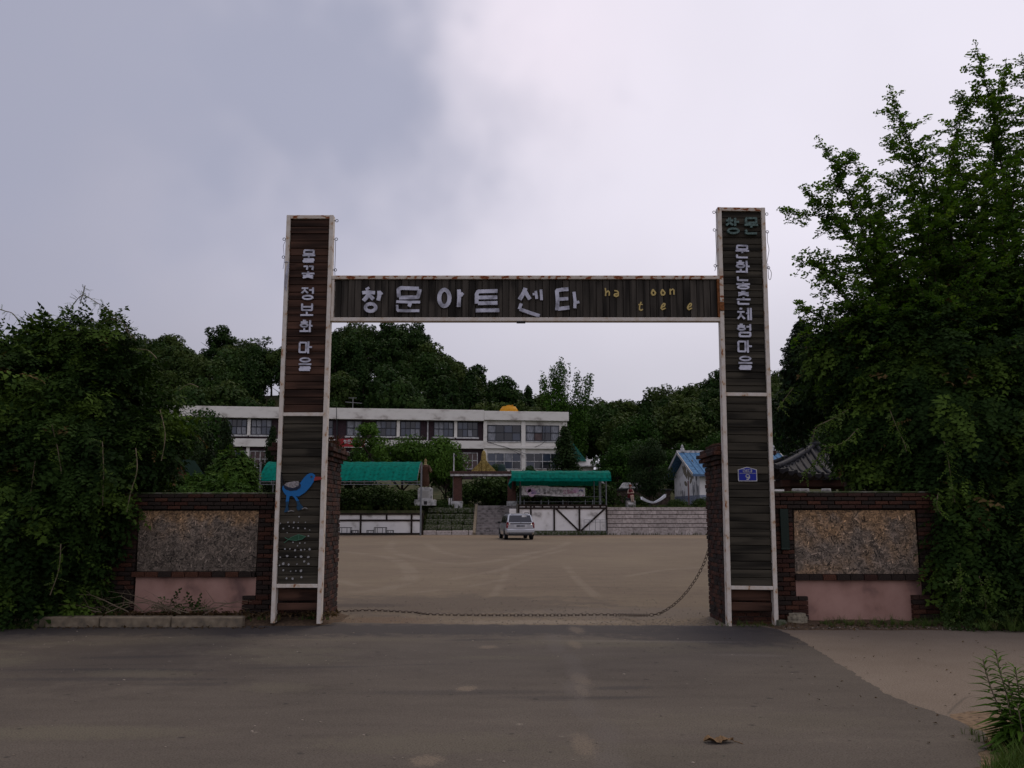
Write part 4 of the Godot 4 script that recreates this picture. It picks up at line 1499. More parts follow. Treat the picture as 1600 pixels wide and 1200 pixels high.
func pillar(label: String, at: Vector3, side: float, w: float, d: float, h: float) -> void:
	# the face towards the gap looks along side * x; at is the foot of its front inner edge
	var o := thing("brick_pillar", label, "pillar", at)
	var b := MB.new()
	b.box(Vector3(-side * w * 0.5, h * 0.5 - 0.1, -d * 0.5), Vector3(w - 0.03, h + 0.18, d - 0.03), 0)
	part(o, "core", b.mesh(), M.mortar)
	var budget := [292]
	if side > 0:
		bricks(o, Vector3(0, 0, 0), Vector3(0, 0, -1), Vector3(1, 0, 0), d, h, budget, 0.18)
		bricks(o, Vector3(-w, 0, 0), Vector3(1, 0, 0), Vector3(0, 0, 1), w - 0.095, 0.5, budget, 0.3)
	else:
		bricks(o, Vector3(0, 0, -d), Vector3(0, 0, 1), Vector3(-1, 0, 0), d, h, budget, 0.18)
		bricks(o, Vector3(0.095, 0, 0), Vector3(1, 0, 0), Vector3(0, 0, 1), w - 0.095, 0.5, budget, 0.3)
	# stepped cap
	for i in 4:
		var e: float = [0.03, 0.07, 0.11, 0.06][i]
		var y := h + i * 0.066
		b = MB.new()
		b.box(Vector3(-side * w * 0.5, y + 0.033, -d * 0.5), Vector3(w + e * 2 - 0.15, 0.066, d + e * 2 - 0.15), 0)
		part(o, "core", b.mesh(), M.mortar)
		if side > 0:
			bricks(o, Vector3(e, y, e), Vector3(0, 0, -1), Vector3(1, 0, 0), d + e * 2, 0.066, budget, 0.25, 0.0, 0.2, 0.066)
			bricks(o, Vector3(-w - e, y, e), Vector3(1, 0, 0), Vector3(0, 0, 1), w + e * 2 - 0.095, 0.066, budget, 0.25)
		else:
			bricks(o, Vector3(-e, y, -d - e), Vector3(0, 0, 1), Vector3(-1, 0, 0), d + e * 2, 0.066, budget, 0.25)
			bricks(o, Vector3(-e + 0.095, y, e), Vector3(1, 0, 0), Vector3(0, 0, 1), w + e * 2 - 0.095, 0.066, budget, 0.25)
	# broken bricks on top
	for i in 9:
		var p := part(o, "brick", brick_mesh(0.19, 0.056, 0.09), M["brick%d" % rng.randi_range(0, 5)], Vector3(-side * rng.randf_range(0.0, w * 0.6), h + 0.264 + rng.randf_range(0.0, 0.07), -rng.randf_range(0.1, d - 0.1)))
		p.rotation = Vector3(rng.randf_range(-0.2, 0.2), rng.randf() * 3, rng.randf_range(-0.25, 0.25))
	# upper front, behind the boards
	if side > 0:
		bricks(o, Vector3(-w, 0.5, 0), Vector3(1, 0, 0), Vector3(0, 0, 1), w - 0.095, h - 0.5, budget, 0.3)
	else:
		bricks(o, Vector3(0.095, 0.5, 0), Vector3(1, 0, 0), Vector3(0, 0, 1), w - 0.095, h - 0.5, budget, 0.3)

func panel_mesh(p: Array, z: float, t: float) -> ArrayMesh:
	# corners: lower left, lower right, upper right, upper left
	var b := MB.new()
	b.quad_uv(Vector3(p[0].x, p[0].y, z), Vector3(p[1].x, p[1].y, z), Vector3(p[2].x, p[2].y, z), Vector3(p[3].x, p[3].y, z))
	for i in 4:
		var q: Vector2 = p[i]
		var r: Vector2 = p[(i + 1) % 4]
		b.quad(Vector3(q.x, q.y, z - t), Vector3(r.x, r.y, z - t), Vector3(r.x, r.y, z), Vector3(q.x, q.y, z))
	return b.mesh()

func walls() -> void:
	pillar("red brick gate pillar behind the left tower with a stepped crumbling cap", Vector3(-2.742, 0.02, -12.82), 1.0, 0.75, 1.12, 2.358 - 0.02)
	pillar("red brick gate pillar behind the right tower holding the chain", Vector3(3.064, -0.01, -12.75), -1.0, 0.7, 1.05, 2.294 + 0.01)

	# left wall
	var z := -13.2
	var xr := -3.52
	var o := thing("brick_wall", "low red brick wall on the left with a weathered chipboard panel, half under the vines", "wall", Vector3(0, 0, z))
	var b := MB.new()
	var top := 1.869
	var cap := 1.638
	b.box(Vector3(-6.6, top * 0.5 - 0.1, -0.22), Vector3(6.14, top + 0.16, 0.28), 0)
	part(o, "core", b.mesh(), M.mortar)
	var px0 := -5.628
	var px1 := -3.829
	var led1 := 0.719
	var led0 := 0.635
	var budget := [296]
	bricks(o, Vector3(-7.4, cap, 0), Vector3(1, 0, 0), Vector3(0, 0, 1), xr + 7.4, top - cap, budget, 0.55, 0.035)
	bricks(o, Vector3(px1, 0.06, 0), Vector3(1, 0, 0), Vector3(0, 0, 1), xr - px1, cap - 0.06, budget, 0.42)
	bricks(o, Vector3(-4.010, 0.04, 0), Vector3(1, 0, 0), Vector3(0, 0, 1), xr - -4.010, 0.373 - 0.04, budget, 0.4, 0.05)
	bricks(o, Vector3(px0 - 0.05, led0, 0), Vector3(1, 0, 0), Vector3(0, 0, 1), px1 - px0 + 0.05, led1 - led0, budget, 0.5, 0.05, 0.2, 0.09, "sill_brick")
	bricks(o, Vector3(-7.4, 0.06, 0), Vector3(1, 0, 0), Vector3(0, 0, 1), px0 + 7.38, cap - 0.06, budget, 0.5)
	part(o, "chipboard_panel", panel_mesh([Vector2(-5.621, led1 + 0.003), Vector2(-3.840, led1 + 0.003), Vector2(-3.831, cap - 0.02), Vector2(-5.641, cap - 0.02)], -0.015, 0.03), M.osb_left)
	b = MB.new()
	b.box(Vector3((px0 + px1) * 0.5, led0 * 0.5 - 0.05, -0.045), Vector3(px1 - px0, led0 + 0.1, 0.06), 0)
	part(o, "plaster", b.mesh(), M.pink)
	b = MB.new()
	b.box(Vector3((-7.4 + xr) * 0.5, top + 0.012, -0.2), Vector3(xr + 7.4, 0.024, 0.42), 0.006)
	part(o, "coping", b.mesh(), M.moss_stone)

	# right wall
	z = -12.9
	o = thing("brick_wall", "low red brick wall on the right with a large tan chipboard panel over pink plaster", "wall", Vector3(0, 0, z))
	var xl := 3.66
	var xe := 7.9
	top = 1.881
	cap = 1.647
	b = MB.new()
	b.box(Vector3((xl + xe) * 0.5, top * 0.5 - 0.1, -0.22), Vector3(xe - xl - 0.02, top + 0.16, 0.28), 0)
	part(o, "core", b.mesh(), M.mortar)
	px0 = 4.146
	px1 = 5.980
	led1 = 0.702
	led0 = 0.611
	budget = [296]
	bricks(o, Vector3(xl, cap, 0), Vector3(1, 0, 0), Vector3(0, 0, 1), xe - xl, top - cap, budget, 0.45, 0.035)
	bricks(o, Vector3(xl, 0.0, 0), Vector3(1, 0, 0), Vector3(0, 0, 1), px0 - xl, cap, budget, 0.35)
	bricks(o, Vector3(xl, 0.0, 0), Vector3(1, 0, 0), Vector3(0, 0, 1), 4.298 - xl, 0.392, budget, 0.35, 0.05)
	bricks(o, Vector3(px0 - 0.02, led0, 0), Vector3(1, 0, 0), Vector3(0, 0, 1), px1 - px0 + 0.06, led1 - led0, budget, 0.6, 0.055, 0.2, 0.09, "sill_brick")
	bricks(o, Vector3(px1, 0.0, 0), Vector3(1, 0, 0), Vector3(0, 0, 1), 0.6, cap, budget, 0.45)
	bricks(o, Vector3(5.805, 0.0, 0), Vector3(1, 0, 0), Vector3(0, 0, 1), 0.6, 0.410, budget, 0.45, 0.05)
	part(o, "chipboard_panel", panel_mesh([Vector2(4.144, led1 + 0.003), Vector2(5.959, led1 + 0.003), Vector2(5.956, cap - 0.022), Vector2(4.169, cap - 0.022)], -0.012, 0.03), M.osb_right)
	b = MB.new()
	b.box(Vector3((px0 + px1) * 0.5, led0 * 0.5 - 0.1, -0.045), Vector3(px1 - px0, led0 + 0.2, 0.06), 0)
	part(o, "plaster", b.mesh(), M.pink)
	b = MB.new()
	b.box(Vector3((xl + xe) * 0.5, top + 0.012, -0.2), Vector3(xe - xl, 0.024, 0.42), 0.006)
	part(o, "coping", b.mesh(), M.moss_stone)

	b = MB.new()
	b.box(Vector3.ZERO, Vector3(4.061 - 3.938, 1.647 - 1.052, 0.03), 0.004)
	var gp := thing("name_plaque", "narrow dark green upright plaque on the brick beside the right tower", "plaque", Vector3(4.006, 1.348, -12.875))
	part(gp, "slab", b.mesh(), mat(lin(0.012, 0.022, 0.017), 0.35))
	b = MB.new()
	b.box(Vector3(0, -0.275, 0.008), Vector3(0.125, 0.012, 0.03), 0.002)
	part(gp, "foot_strip", b.mesh(), mat(lin(0.03, 0.05, 0.04), 0.4))

	# kerb stones in front of the left wall
	var kb := thing("kerb", "low concrete kerb along the road in front of the left wall", "kerb", Vector3(0, 0, -12.5))
	for i in 6:
		var x1 := -3.768 - i * 1.0
		b = MB.new()
		b.box(Vector3(x1 - 0.5, 0.055, 0), Vector3(0.988, 0.19, 0.17), 0.018)
		part(kb, "kerbstone", b.mesh(), M.kerb)

	# chain across the entrance: hangs from the right pillar and lies on the ground
	var c := Curve3D.new()
	var pts := [Vector3(2.893, 1.118, -12.850), Vector3(2.801, 0.861, -12.850), Vector3(2.653, 0.606, -12.850), Vector3(2.431, 0.370, -12.750), Vector3(2.161, 0.208, -12.600), Vector3(1.944, 0.160, -12.550), Vector3(1.593, 0.000, -13.821), Vector3(0.794, 0.000, -13.779), Vector3(0.000, 0.000, -13.779), Vector3(-0.799, 0.000, -13.863), Vector3(-1.326, 0.000, -13.948), Vector3(-1.536, 0.000, -14.208), Vector3(-1.772, 0.000, -14.297), Vector3(-2.191, 0.000, -14.478), Vector3(-2.504, 0.000, -14.478), Vector3(-2.843, 0.000, -14.297)]
	for i in pts.size():
		var p: Vector3 = pts[i]
		p.y = maxf(p.y, 0.018 if i < 9 else 0.008)
		pts[i] = p
	for i in pts.size():
		var t: Vector3 = (pts[mini(i + 1, pts.size() - 1)] - pts[maxi(i - 1, 0)]) / 6.0
		c.add_point(pts[i], -t, t)
	var ch := MB.new()
	var total := c.get_baked_length()
	var n := int(total / 0.056)
	for i in n:
		var s := total * i / n
		var p := c.sample_baked(s)
		var d := (c.sample_baked(minf(s + 0.03, total)) - c.sample_baked(maxf(s - 0.03, 0))).normalized()
		var sd := d.cross(Vector3(0.1, 1, 0.2)).normalized()
		if i % 2:
			sd = d.cross(sd).normalized()
		var lp := PackedVector3Array()
		for k in 11:
			var a := TAU * k / 10.0
			lp.append(p + d * cos(a) * 0.037 + sd * sin(a) * 0.02)
		ch.tube(lp, PackedFloat32Array([0.0042]), 5, false)
	solo("chain", "rusty iron chain drooping from the right pillar across the entrance", "chain", ch.mesh(), M.chain)

# ---------- edge of the yard ----------
func timber_wall(o: Node3D, z: float, panels: Array, beams: Array) -> void:
	for q: Array in panels:
		var b := MB.new()
		b.box(Vector3((q[0] + q[1]) * 0.5, (q[2] + q[3]) * 0.5, z - 0.1), Vector3(q[1] - q[0], q[3] - q[2], 0.16), 0.004)
		part(o, "panel", b.mesh(), M.plaster)
	for q: Array in beams:
		var b := MB.new()
		b.bar(Vector3(q[0], q[1], z + q[5]), Vector3(q[2], q[3], z + q[5]), q[4], 0.12, 0.006, Vector3.BACK)
		part(o, "beam", b.mesh(), M.dark_timber)

func rack(o: Node3D, x0: float, x1: float, h: float, d: float, mids: Array, rail := 0.0) -> void:
	var b := MB.new()
	for z: float in [0.0, -d]:
		for x: float in [x0, x1]:
			b.bar(Vector3(x, 0, z), Vector3(x, h, z), 0.035, 0.035)
		b.bar(Vector3(x0, h, z), Vector3(x1, h, z), 0.04, 0.04)
		if rail > 0:
			b.bar(Vector3(x0, rail, z), Vector3(x1, rail, z), 0.03, 0.03)
	for x: float in mids:
		b.bar(Vector3(x, 0, 0), Vector3(x, h, 0), 0.03, 0.03)
	for x: float in [x0, x1]:
		b.bar(Vector3(x, h, 0), Vector3(x, h, -d), 0.04, 0.04)
	part(o, "frame", b.mesh(), M.dark_steel)

func yard_edge() -> void:
	var D := -62.0
	# left stage wall
	var o := thing("stage_wall", "long white plaster wall with dark timber grid on the left of the yard, tables before it", "wall")
	var xl := -24.0
	var xr := -6.369
	var us := [xl, -18.0, -10.721, -8.885, -7.117, xr]
	var y0 := 0.08
	var ym := 1.017
	var yt := 1.465
	var pan := []
	for i in 5:
		pan.append([us[i], us[i + 1], ym, yt])
	for q: Array in [[xl, -18.0], [-18.0, us[2]], [us[2], us[4]], [us[4], xr]]:
		pan.append([q[0], q[1], y0, ym])
	var bm := [[xl, yt, xr + 0.08, yt, 0.14, 0.03], [xl, ym, xr, ym, 0.1, 0.012], [xl, y0, xr, y0, 0.12, 0.02]]
	for i in [1, 2, 4, 5]:
		bm.append([us[i], 0.0, us[i], yt, 0.11, 0.006 + 0.003 * i])
	bm.append([us[3], ym, us[3], yt, 0.11, 0.006])
	timber_wall(o, D, pan, bm)
	# right stage wall
	o = thing("stage_wall", "white half-timbered wall with two dark diagonal braces to the right of the silver car", "wall")
	us = [0.476, 1.337, 2.992, 4.783, 6.709]
	y0 = 0.301
	ym = 1.870
	yt = 2.072
	pan = [[us[0], us[4], ym, yt]]
	bm = [[us[0], yt, us[4], yt, 0.1, 0.03], [us[0], ym, us[4], ym, 0.09, 0.026]]
	for i in 4:
		pan.append([us[i], us[i + 1], y0, ym])
	for i in 5:
		bm.append([us[i], y0, us[i], yt, 0.11, 0.008 + 0.003 * i])
	for u: float in [1.000, 1.569, 2.160, 2.774, 3.319, 3.842, 4.456, 5.684, 6.275]:
		bm.append([u, ym, u, yt, 0.1, 0.004])
	bm.append([3.091, ym, 4.710, y0, 0.11, 0.005])
	bm.append([6.636, ym, 4.891, y0, 0.11, 0.002])
	timber_wall(o, D, pan, bm)
	var b := MB.new()
	b.box(Vector3((us[0] + us[4]) * 0.5, y0 * 0.5 - 0.1, D - 0.12), Vector3(us[4] - us[0], y0 + 0.2, 0.2), 0.02)
	part(o, "footing", b.mesh(), M.moss_stone)
	b = MB.new()
	b.box(Vector3(us[0] - 0.42, 0.9, D - 0.3), Vector3(0.5, 1.86, 0.4), 0.02)
	part(o, "end_post", b.mesh(), M.plaster)

	# tables, stools and rack
	var at := Vector3(-11.671, 0, -61.0)
	o = thing("metal_table", "black metal table frame beside the brick pillar, before the left white wall", "table", at, 0, "table frames by the white wall")
	rack(o, -0.42, 0.42, 0.52, 0.5, [-0.18, 0.18], 0.12)
	o = thing("metal_table", "black metal table frame between two stools before the left white wall", "table", Vector3(-9.198, 0, -61.0), 0, "table frames by the white wall")
	rack(o, -0.4, 0.4, 0.52, 0.5, [-0.18, 0.18], 0.12)
	var k := 0
	for u: float in [-11.002, -9.911, -8.530]:
		o = thing("metal_stool", ["low black stool frame right of the table next to the brick pillar", "low black stool frame left of the middle table before the white wall", "low black stool frame right of the middle table before the white wall"][k], "stool", Vector3(u, 0, -61.1), 0, "stool frames by the white wall")
		rack(o, -0.22, 0.22, 0.32, 0.4, [-0.08, 0.08])
		k += 1
	o = thing("wire_rack", "grey wire rack leaning on the half-timbered wall under the right brace", "rack", Vector3(5.850, 0.1, -61.6))
	b = MB.new()
	var w0 := -0.78
	for y: float in [0.95, 0.8]:
		b.bar(Vector3(w0, y, 0), Vector3(0.78, y, 0), 0.03, 0.03)
	for x: float in [-0.78, -0.4, 0.02, 0.35, 0.78]:
		b.bar(Vector3(x, 0.0, 0), Vector3(x, 0.95, 0), 0.028, 0.028)
	part(o, "frame", b.mesh(), M.steel)

	# stone seating wall on the right
	o = thing("stone_wall", "stepped wall of pale irregular stones along the right of the yard", "wall")
	var vs := [0.033, 0.524, 0.793, 1.124, 1.429, 1.708, 1.960]
	var left := 0
	var rest := MB.new()
	for i in 6:
		var x := 6.732 + 0.03
		var ya: float = vs[i] + (0.0 if i else -0.05)
		var yb: float = vs[i + 1]
		var lean0 := 0.0
		var zf := D - i * 0.11
		while x < 24.0:
			var wd := rng.randf_range(0.26, 0.6)
			var lean1 := rng.randf_range(-0.08, 0.08)
			b = MB.new()
			var pr := PackedVector2Array([Vector2(x + lean0, ya + 0.024), Vector2(x + wd + lean1 - 0.012, ya + 0.024), Vector2(x + wd - lean1 - 0.012, yb - 0.02), Vector2(x - lean0, yb - 0.02)])
			var zz := zf + rng.randf_range(-0.03, 0.02)
			if x < 14.4 and left < 296:
				left += 1
				b.prism(pr, zz - 0.35, zz)
				part(o, "stone", b.mesh(), M["stone%d" % rng.randi_range(0, 3)])
			else:
				rest.prism(pr, zz - 0.3, zz)
			x += wd
			lean0 = lean1
	part(o, "stonework", rest.mesh(), M.stone0).set_meta("kind", "stuff")
	b = MB.new()
	b.box(Vector3(15.4, 0.82, D - 1.25), Vector3(17.2, 1.64, 0.7), 0)
	part(o, "core", b.mesh(), M.mortar)

	# grassy stone tiers beside the steps
	o = thing("stone_tiers", "mossy tiers of long stones with grass left of the grey steps", "wall")
	var tops := [0.301, 0.692, 1.094, 1.460, 1.932]
	for i in 5:
		var zf := -62.0 - i * 0.85
		var x := -6.301
		while x < -2.9:
			var wd := rng.randf_range(0.7, 1.25)
			wd = minf(wd, -2.75 - x)
			b = MB.new()
			b.box(Vector3(x + wd * 0.5, tops[i] - 0.19 + rng.randf_range(-0.03, 0.01), zf - 0.25 + rng.randf_range(-0.05, 0.05)), Vector3(wd - 0.04, 0.38, 0.5), 0.03)
			part(o, "stone", b.mesh(), M.stone if i == 0 else M.moss_stone)
			x += wd
		b = MB.new()
		b.box(Vector3((-6.301 - 2.78) * 0.5, (tops[i] - 0.06) * 0.5, zf - 0.72), Vector3(3.75, tops[i] - 0.06, 0.86), 0)
		part(o, "turf", b.mesh(), M.turf)

	# steps
	o = thing("steps", "wide flight of grey stone steps behind the silver car", "steps")
	var sx0 := -2.58
	var sx1 := 0.32
	var top := 2.075
	for i in 12:
		var h := top * (i + 1) / 12.0
		b = MB.new()
		b.box(Vector3((sx0 + sx1) * 0.5, h - 0.1, -62.1 - i * 0.3 - 0.3), Vector3(sx1 - sx0, 0.2, 0.6), 0.012)
		part(o, "step", b.mesh(), M.step if i % 2 else M.step2)
	for x: float in [sx0 - 0.1, sx1 + 0.1]:
		b = MB.new()
		b.prism(PackedVector2Array([Vector2(61.9, 0), Vector2(61.9, 0.16), Vector2(65.8, top + 0.12), Vector2(66.2, top + 0.12), Vector2(66.2, 0)]), x - 0.1, x + 0.1, Transform3D(Basis(Vector3(0, 0, -1), Vector3(0, 1, 0), Vector3(1, 0, 0)), Vector3.ZERO))
		part(o, "side_wall", b.mesh(), M.kerb)

	# left canopy
	o = thing("canopy", "long arched green tarpaulin canopy on a pipe frame, left side of the yard", "canopy")
	var cx0 := -17.513
	var cx1 := -6.552
	var prof := PackedVector2Array()
	for i in 9:
		var t := i / 8.0
		prof.append(Vector2(-60.0 - 3.4 * t, lerpf(3.786, 5.123, sin(t * PI * 0.62) / sin(PI * 0.62) if t < 0.81 else 1.0)))
	b = MB.new()
	var n := 34
	for i in n:
		for j in 8:
			var xa := lerpf(cx0, cx1, float(i) / n)
			var xb := lerpf(cx0, cx1, float(i + 1) / n)
			var sa := 0.05 * absf(sin(float(i) / n * PI * 12))
			var sb := 0.05 * absf(sin(float(i + 1) / n * PI * 12))
			b.quad(Vector3(xa, prof[j].y - sa, prof[j].x), Vector3(xb, prof[j].y - sb, prof[j].x), Vector3(xb, prof[j + 1].y - sb, prof[j + 1].x), Vector3(xa, prof[j + 1].y - sa, prof[j + 1].x))
	for x: float in [cx0]:
		for j in 8:
			b.tri(Vector3(x, prof[0].y, prof[8].x), Vector3(x, prof[j].y, prof[j].x), Vector3(x, prof[j + 1].y, prof[j + 1].x))
	part(o, "tarpaulin", b.mesh(), M.tarp)
	for i in 13:
		b = MB.new()
		var x := lerpf(cx0, cx1, i / 12.0)
		var pp := PackedVector3Array([Vector3(x, prof[0].y - 0.3, -60.0)])
		for q in prof:
			pp.append(Vector3(x, q.y - 0.07, q.x))
		b.tube(pp, PackedFloat32Array([0.02]), 4)
		part(o, "rib", b.mesh(), M.steel)
	for y: float in [prof[0].y - 0.12, prof[0].y - 0.3]:
		b = MB.new()
		b.bar(Vector3(cx0, y, -60.0), Vector3(-6.320, y, -60.0), 0.045, 0.045)
		part(o, "rail", b.mesh(), M.steel)
	for x: float in [cx0 + 0.1, -12.9, -6.265]:
		b = MB.new()
		b.tube(PackedVector3Array([Vector3(x, -0.1, -60), Vector3(x, 5.021, -60)]), PackedFloat32Array([0.06]), 8)
		part(o, "post", b.mesh(), M.steel)
		if x > -8.0:
			continue
		b = MB.new()
		b.tube(PackedVector3Array([Vector3(x, 1.5, -63.4), Vector3(x, prof[8].y, -63.4)]), PackedFloat32Array([0.05]), 8)
		part(o, "post", b.mesh(), M.steel)

	# right canopy
	o = thing("canopy", "green tarpaulin canopy over the stage above the half-timbered wall, with a banner", "canopy")
	cx0 = -0.045
	cx1 = 6.973
	var f0 := 3.778
	var f1 := 4.565
	b = MB.new()
	n = 24
	var line := [Vector2(-61.0, f0 - 0.02), Vector2(-61.05, f0 + 0.22), Vector2(-61.5, f1 - 0.18), Vector2(-62.6, f1), Vector2(-66.5, f1 - 0.25), Vector2(-68.5, f1 - 0.9)]
	for i in n:
		for j in 5:
			var xa := lerpf(cx0, cx1, float(i) / n)
			var xb := lerpf(cx0, cx1, float(i + 1) / n)
			var q: Vector2 = line[j]
			var r: Vector2 = line[j + 1]
			b.quad(Vector3(xa, q.y - 0.03 * absf(sin(i * 0.8)), q.x), Vector3(xb, q.y - 0.03 * absf(sin((i + 1) * 0.8)), q.x), Vector3(xb, r.y - 0.03 * absf(sin((i + 1) * 0.8)), r.x), Vector3(xa, r.y - 0.03 * absf(sin(i * 0.8)), r.x))
	part(o, "tarpaulin", b.mesh(), M.tarp)
	b = MB.new()
	b.quad(Vector3(cx0 - 0.25, f0 - 0.32, -61.0), Vector3(cx0 + 0.12, f0 - 0.02, -61.0), Vector3(cx0 + 0.25, f1 - 0.1, -62.0), Vector3(cx0 - 0.12, f0 + 0.1, -62.2))
	b.quad(Vector3(cx0 - 0.25, f0 - 0.32, -61.0), Vector3(cx0 - 0.12, f0 + 0.1, -62.2), Vector3(cx0 + 0.1, f1 - 0.1, -66.5), Vector3(cx0, f0 - 0.5, -66.5))
	part(o, "tarpaulin_end", b.mesh(), M.tarp)
	for x: float in [0.605, 6.361, 6.764]:
		b = MB.new()
		b.tube(PackedVector3Array([Vector3(x, 1.6, -62.6), Vector3(x, f1 - 0.1, -62.6)]), PackedFloat32Array([0.05]), 8)
		part(o, "post", b.mesh(), M.steel)
		b = MB.new()
		b.tube(PackedVector3Array([Vector3(x, 1.6, -67.5), Vector3(x, f1 - 0.6, -67.5)]), PackedFloat32Array([0.05]), 8)
		part(o, "post", b.mesh(), M.steel)
	b = MB.new()
	b.bar(Vector3(cx0 + 0.2, f0 + 0.05, -61.3), Vector3(cx1 - 0.1, f0 + 0.05, -61.3), 0.05, 0.05)
	part(o, "rail", b.mesh(), M.steel)

	# railing on the stage
	o = thing("railing", "thin grey pipe railing along the stage edge under the banner", "railing")
	for u: float in [0.872, 2.087, 2.615, 3.647, 5.252, 5.780, 6.766]:
		b = MB.new()
		b.tube(PackedVector3Array([Vector3(u, 1.7, -62.5), Vector3(u, 2.462, -62.5)]), PackedFloat32Array([0.03]), 6)
		part(o, "post", b.mesh(), M.steel)
	for y: float in [2.690, 2.326]:
		b = MB.new()
		b.bar(Vector3(0.367, y, -62.5), Vector3(6.517, y, -62.5), 0.025, 0.025)
		part(o, "rail", b.mesh(), M.steel)
	for x: float in [0.367, 0.551]:
		b = MB.new()
		b.bar(Vector3(x, 1.7, -62.5), Vector3(x, 2.963, -62.5), 0.025, 0.025)
		part(o, "rail", b.mesh(), M.steel)

	banner()

	# brick gate with the rocket
	var bz := -66.6
	o = thing("brick_gateway", "brick gateway of two pillars and a flat lintel at the top of the steps", "gateway", Vector3(0, 0, bz))
	var base := 2.132
	var p1 := 4.320
	for q: Array in [[-4.507, -3.870], [-0.343, 0.294]]:
		b = MB.new()
		b.box(Vector3((q[0] + q[1]) * 0.5, (base + 0.28 + p1) * 0.5, -0.45), Vector3(q[1] - q[0], p1 - base - 0.28, 0.9), 0.01)
		part(o, "pillar", b.mesh(), M.small_brick)
		b = MB.new()
		b.box(Vector3((q[0] + q[1]) * 0.5, base + 0.0, -0.45), Vector3(q[1] - q[0] + 0.14, 0.58, 1.04), 0.012)
		part(o, "base", b.mesh(), M.white)
	b = MB.new()
	b.box(Vector3((-4.715 + 0.393) * 0.5, p1 + 0.085, -0.45), Vector3(0.393 - -4.715, 0.17, 1.5), 0.01)
	part(o, "lintel", b.mesh(), M.white)
	b = MB.new()
	b.box(Vector3((-4.715 + 0.393) * 0.5, p1 + 0.27, -0.45), Vector3(0.393 - -4.715 + 0.06, 0.2, 1.6), 0.01)
	part(o, "fascia", b.mesh(), mat(lin(0.10, 0.055, 0.045), 0.8, M.blotch, Vector3.ONE, 1))
	var ry := p1 + 0.372
	o = thing("rocket_sculpture", "mottled gold rocket sculpture with swept fins standing on the brick gateway", "sculpture", Vector3(-2.190, ry, bz - 0.45))
	b = MB.new()
	var rh := 6.332 - ry
	b.lathe(PackedVector2Array([Vector2(0.2, 0), Vector2(0.21, rh * 0.3), Vector2(0.2, rh * 0.7), Vector2(0.16, rh * 0.88), Vector2(0.09, rh * 0.97), Vector2(0.0, rh)]), 14)
	var gold := mat(Color.WHITE, 0.55, tex(noise(141, 0.03, 5), 256, 256, [[0.0, lin(0.10, 0.065, 0.015)], [0.5, lin(0.26, 0.185, 0.05)], [1.0, lin(0.4, 0.32, 0.13)]]), Vector3(0.8, 0.8, 0.8), 1)
	part(o, "hull", b.mesh(), gold)
	for s: float in [-1.0, 1.0]:
		b = MB.new()
		b.prism(PackedVector2Array([Vector2(s * 0.15, 0.0), Vector2(s * 1.0, 0.0), Vector2(s * 0.93, 0.08), Vector2(s * 0.2, 0.82), Vector2(s * 0.15, 0.82)]), -0.05, 0.05)
		part(o, "fin", b.mesh(), gold)
		b = MB.new()
		b.lathe(PackedVector2Array([Vector2(0.055, 0.5), Vector2(0.06, 0.75), Vector2(0.0, 0.86)]), 8, Vector3(s * 0.24, 0, 0.1))
		b.bar(Vector3(s * 0.24, 0.0, 0.12), Vector3(s * 0.24, 0.5, 0.12), 0.03, 0.03)
		part(o, "booster", b.mesh(), gold)
	b = MB.new()
	b.lathe(PackedVector2Array([Vector2(0.3, 0.0), Vector2(0.28, 0.35), Vector2(0.2, 0.55), Vector2(0.0, 0.6)]), 10)
	solo("loudspeaker_horn", "small dark green dome-shaped object on the lintel right of the rocket", "fitting", b.mesh(), mat(lin(0.015, 0.035, 0.03), 0.6), Vector3(-0.786, p1 + 0.38, bz - 0.5))

	# lamp pole, marker posts
	o = thing("lamp_pole", "slim white pole with a small lamp left of the brick gateway", "pole", Vector3(-4.538, 1.6, -67.6))
	b = MB.new()
	b.tube(PackedVector3Array([Vector3.ZERO, Vector3(0, 6.153 - 1.6, 0)]), PackedFloat32Array([0.06, 0.05]), 8)
	part(o, "shaft", b.mesh(), M.white)
	b = MB.new()
	b.box(Vector3(0.12, 5.953 - 1.6, 0), Vector3(0.2, 0.14, 0.14), 0.02)
	part(o, "lamp_head", b.mesh(), M.dark_steel)
	o = thing("marker_posts", "pair of white posts in the grass between monument and gateway", "post", Vector3(-4.696, 1.75, -66.2))
	for x: float in [-0.07, 0.09]:
		b = MB.new()
		b.box(Vector3(x, 0.45, 0), Vector3(0.1, 0.9, 0.08), 0.01)
		part(o, "post", b.mesh(), M.white)
	o = thing("bent_pole", "thin white pole with a bracket seen through the brick gateway", "pole", Vector3(-2.773, 1.9, -70))
	b = MB.new()
	b.tube(PackedVector3Array([Vector3.ZERO, Vector3(0, 3.127 - 1.9, 0)]), PackedFloat32Array([0.035]), 6)
	b.bar(Vector3(-0.45, 0.27, 0), Vector3(0, 0.27, 0), 0.03, 0.03)
	part(o, "shaft", b.mesh(), M.white)

	# monument with the brown statue
	var mz := -65.4
	var mx := -6.507
	var my := 2.170
	o = thing("monument", "white stone monument block with an inscription panel on a wide plinth", "monument", Vector3(mx, my - 0.1, mz))
	b = MB.new()
	b.box(Vector3(0, 0.22, 0), Vector3(1.6, 0.44, 0.9), 0.02)
	part(o, "plinth", b.mesh(), M.white)
	b = MB.new()
	b.box(Vector3(0, 0.86, 0), Vector3(1.08, 0.86, 0.6), 0.02)
	b.box(Vector3(0, 1.33, 0), Vector3(0.84, 0.08, 0.5), 0.02)
	part(o, "block", b.mesh(), M.white)
	b = MB.new()
	b.box(Vector3(-0.02, 0.84, 0.302), Vector3(0.78, 0.56, 0.012), 0.003)
	part(o, "inscription_panel", b.mesh(), mat(lin(0.42, 0.41, 0.39), 0.8))
	b = MB.new()
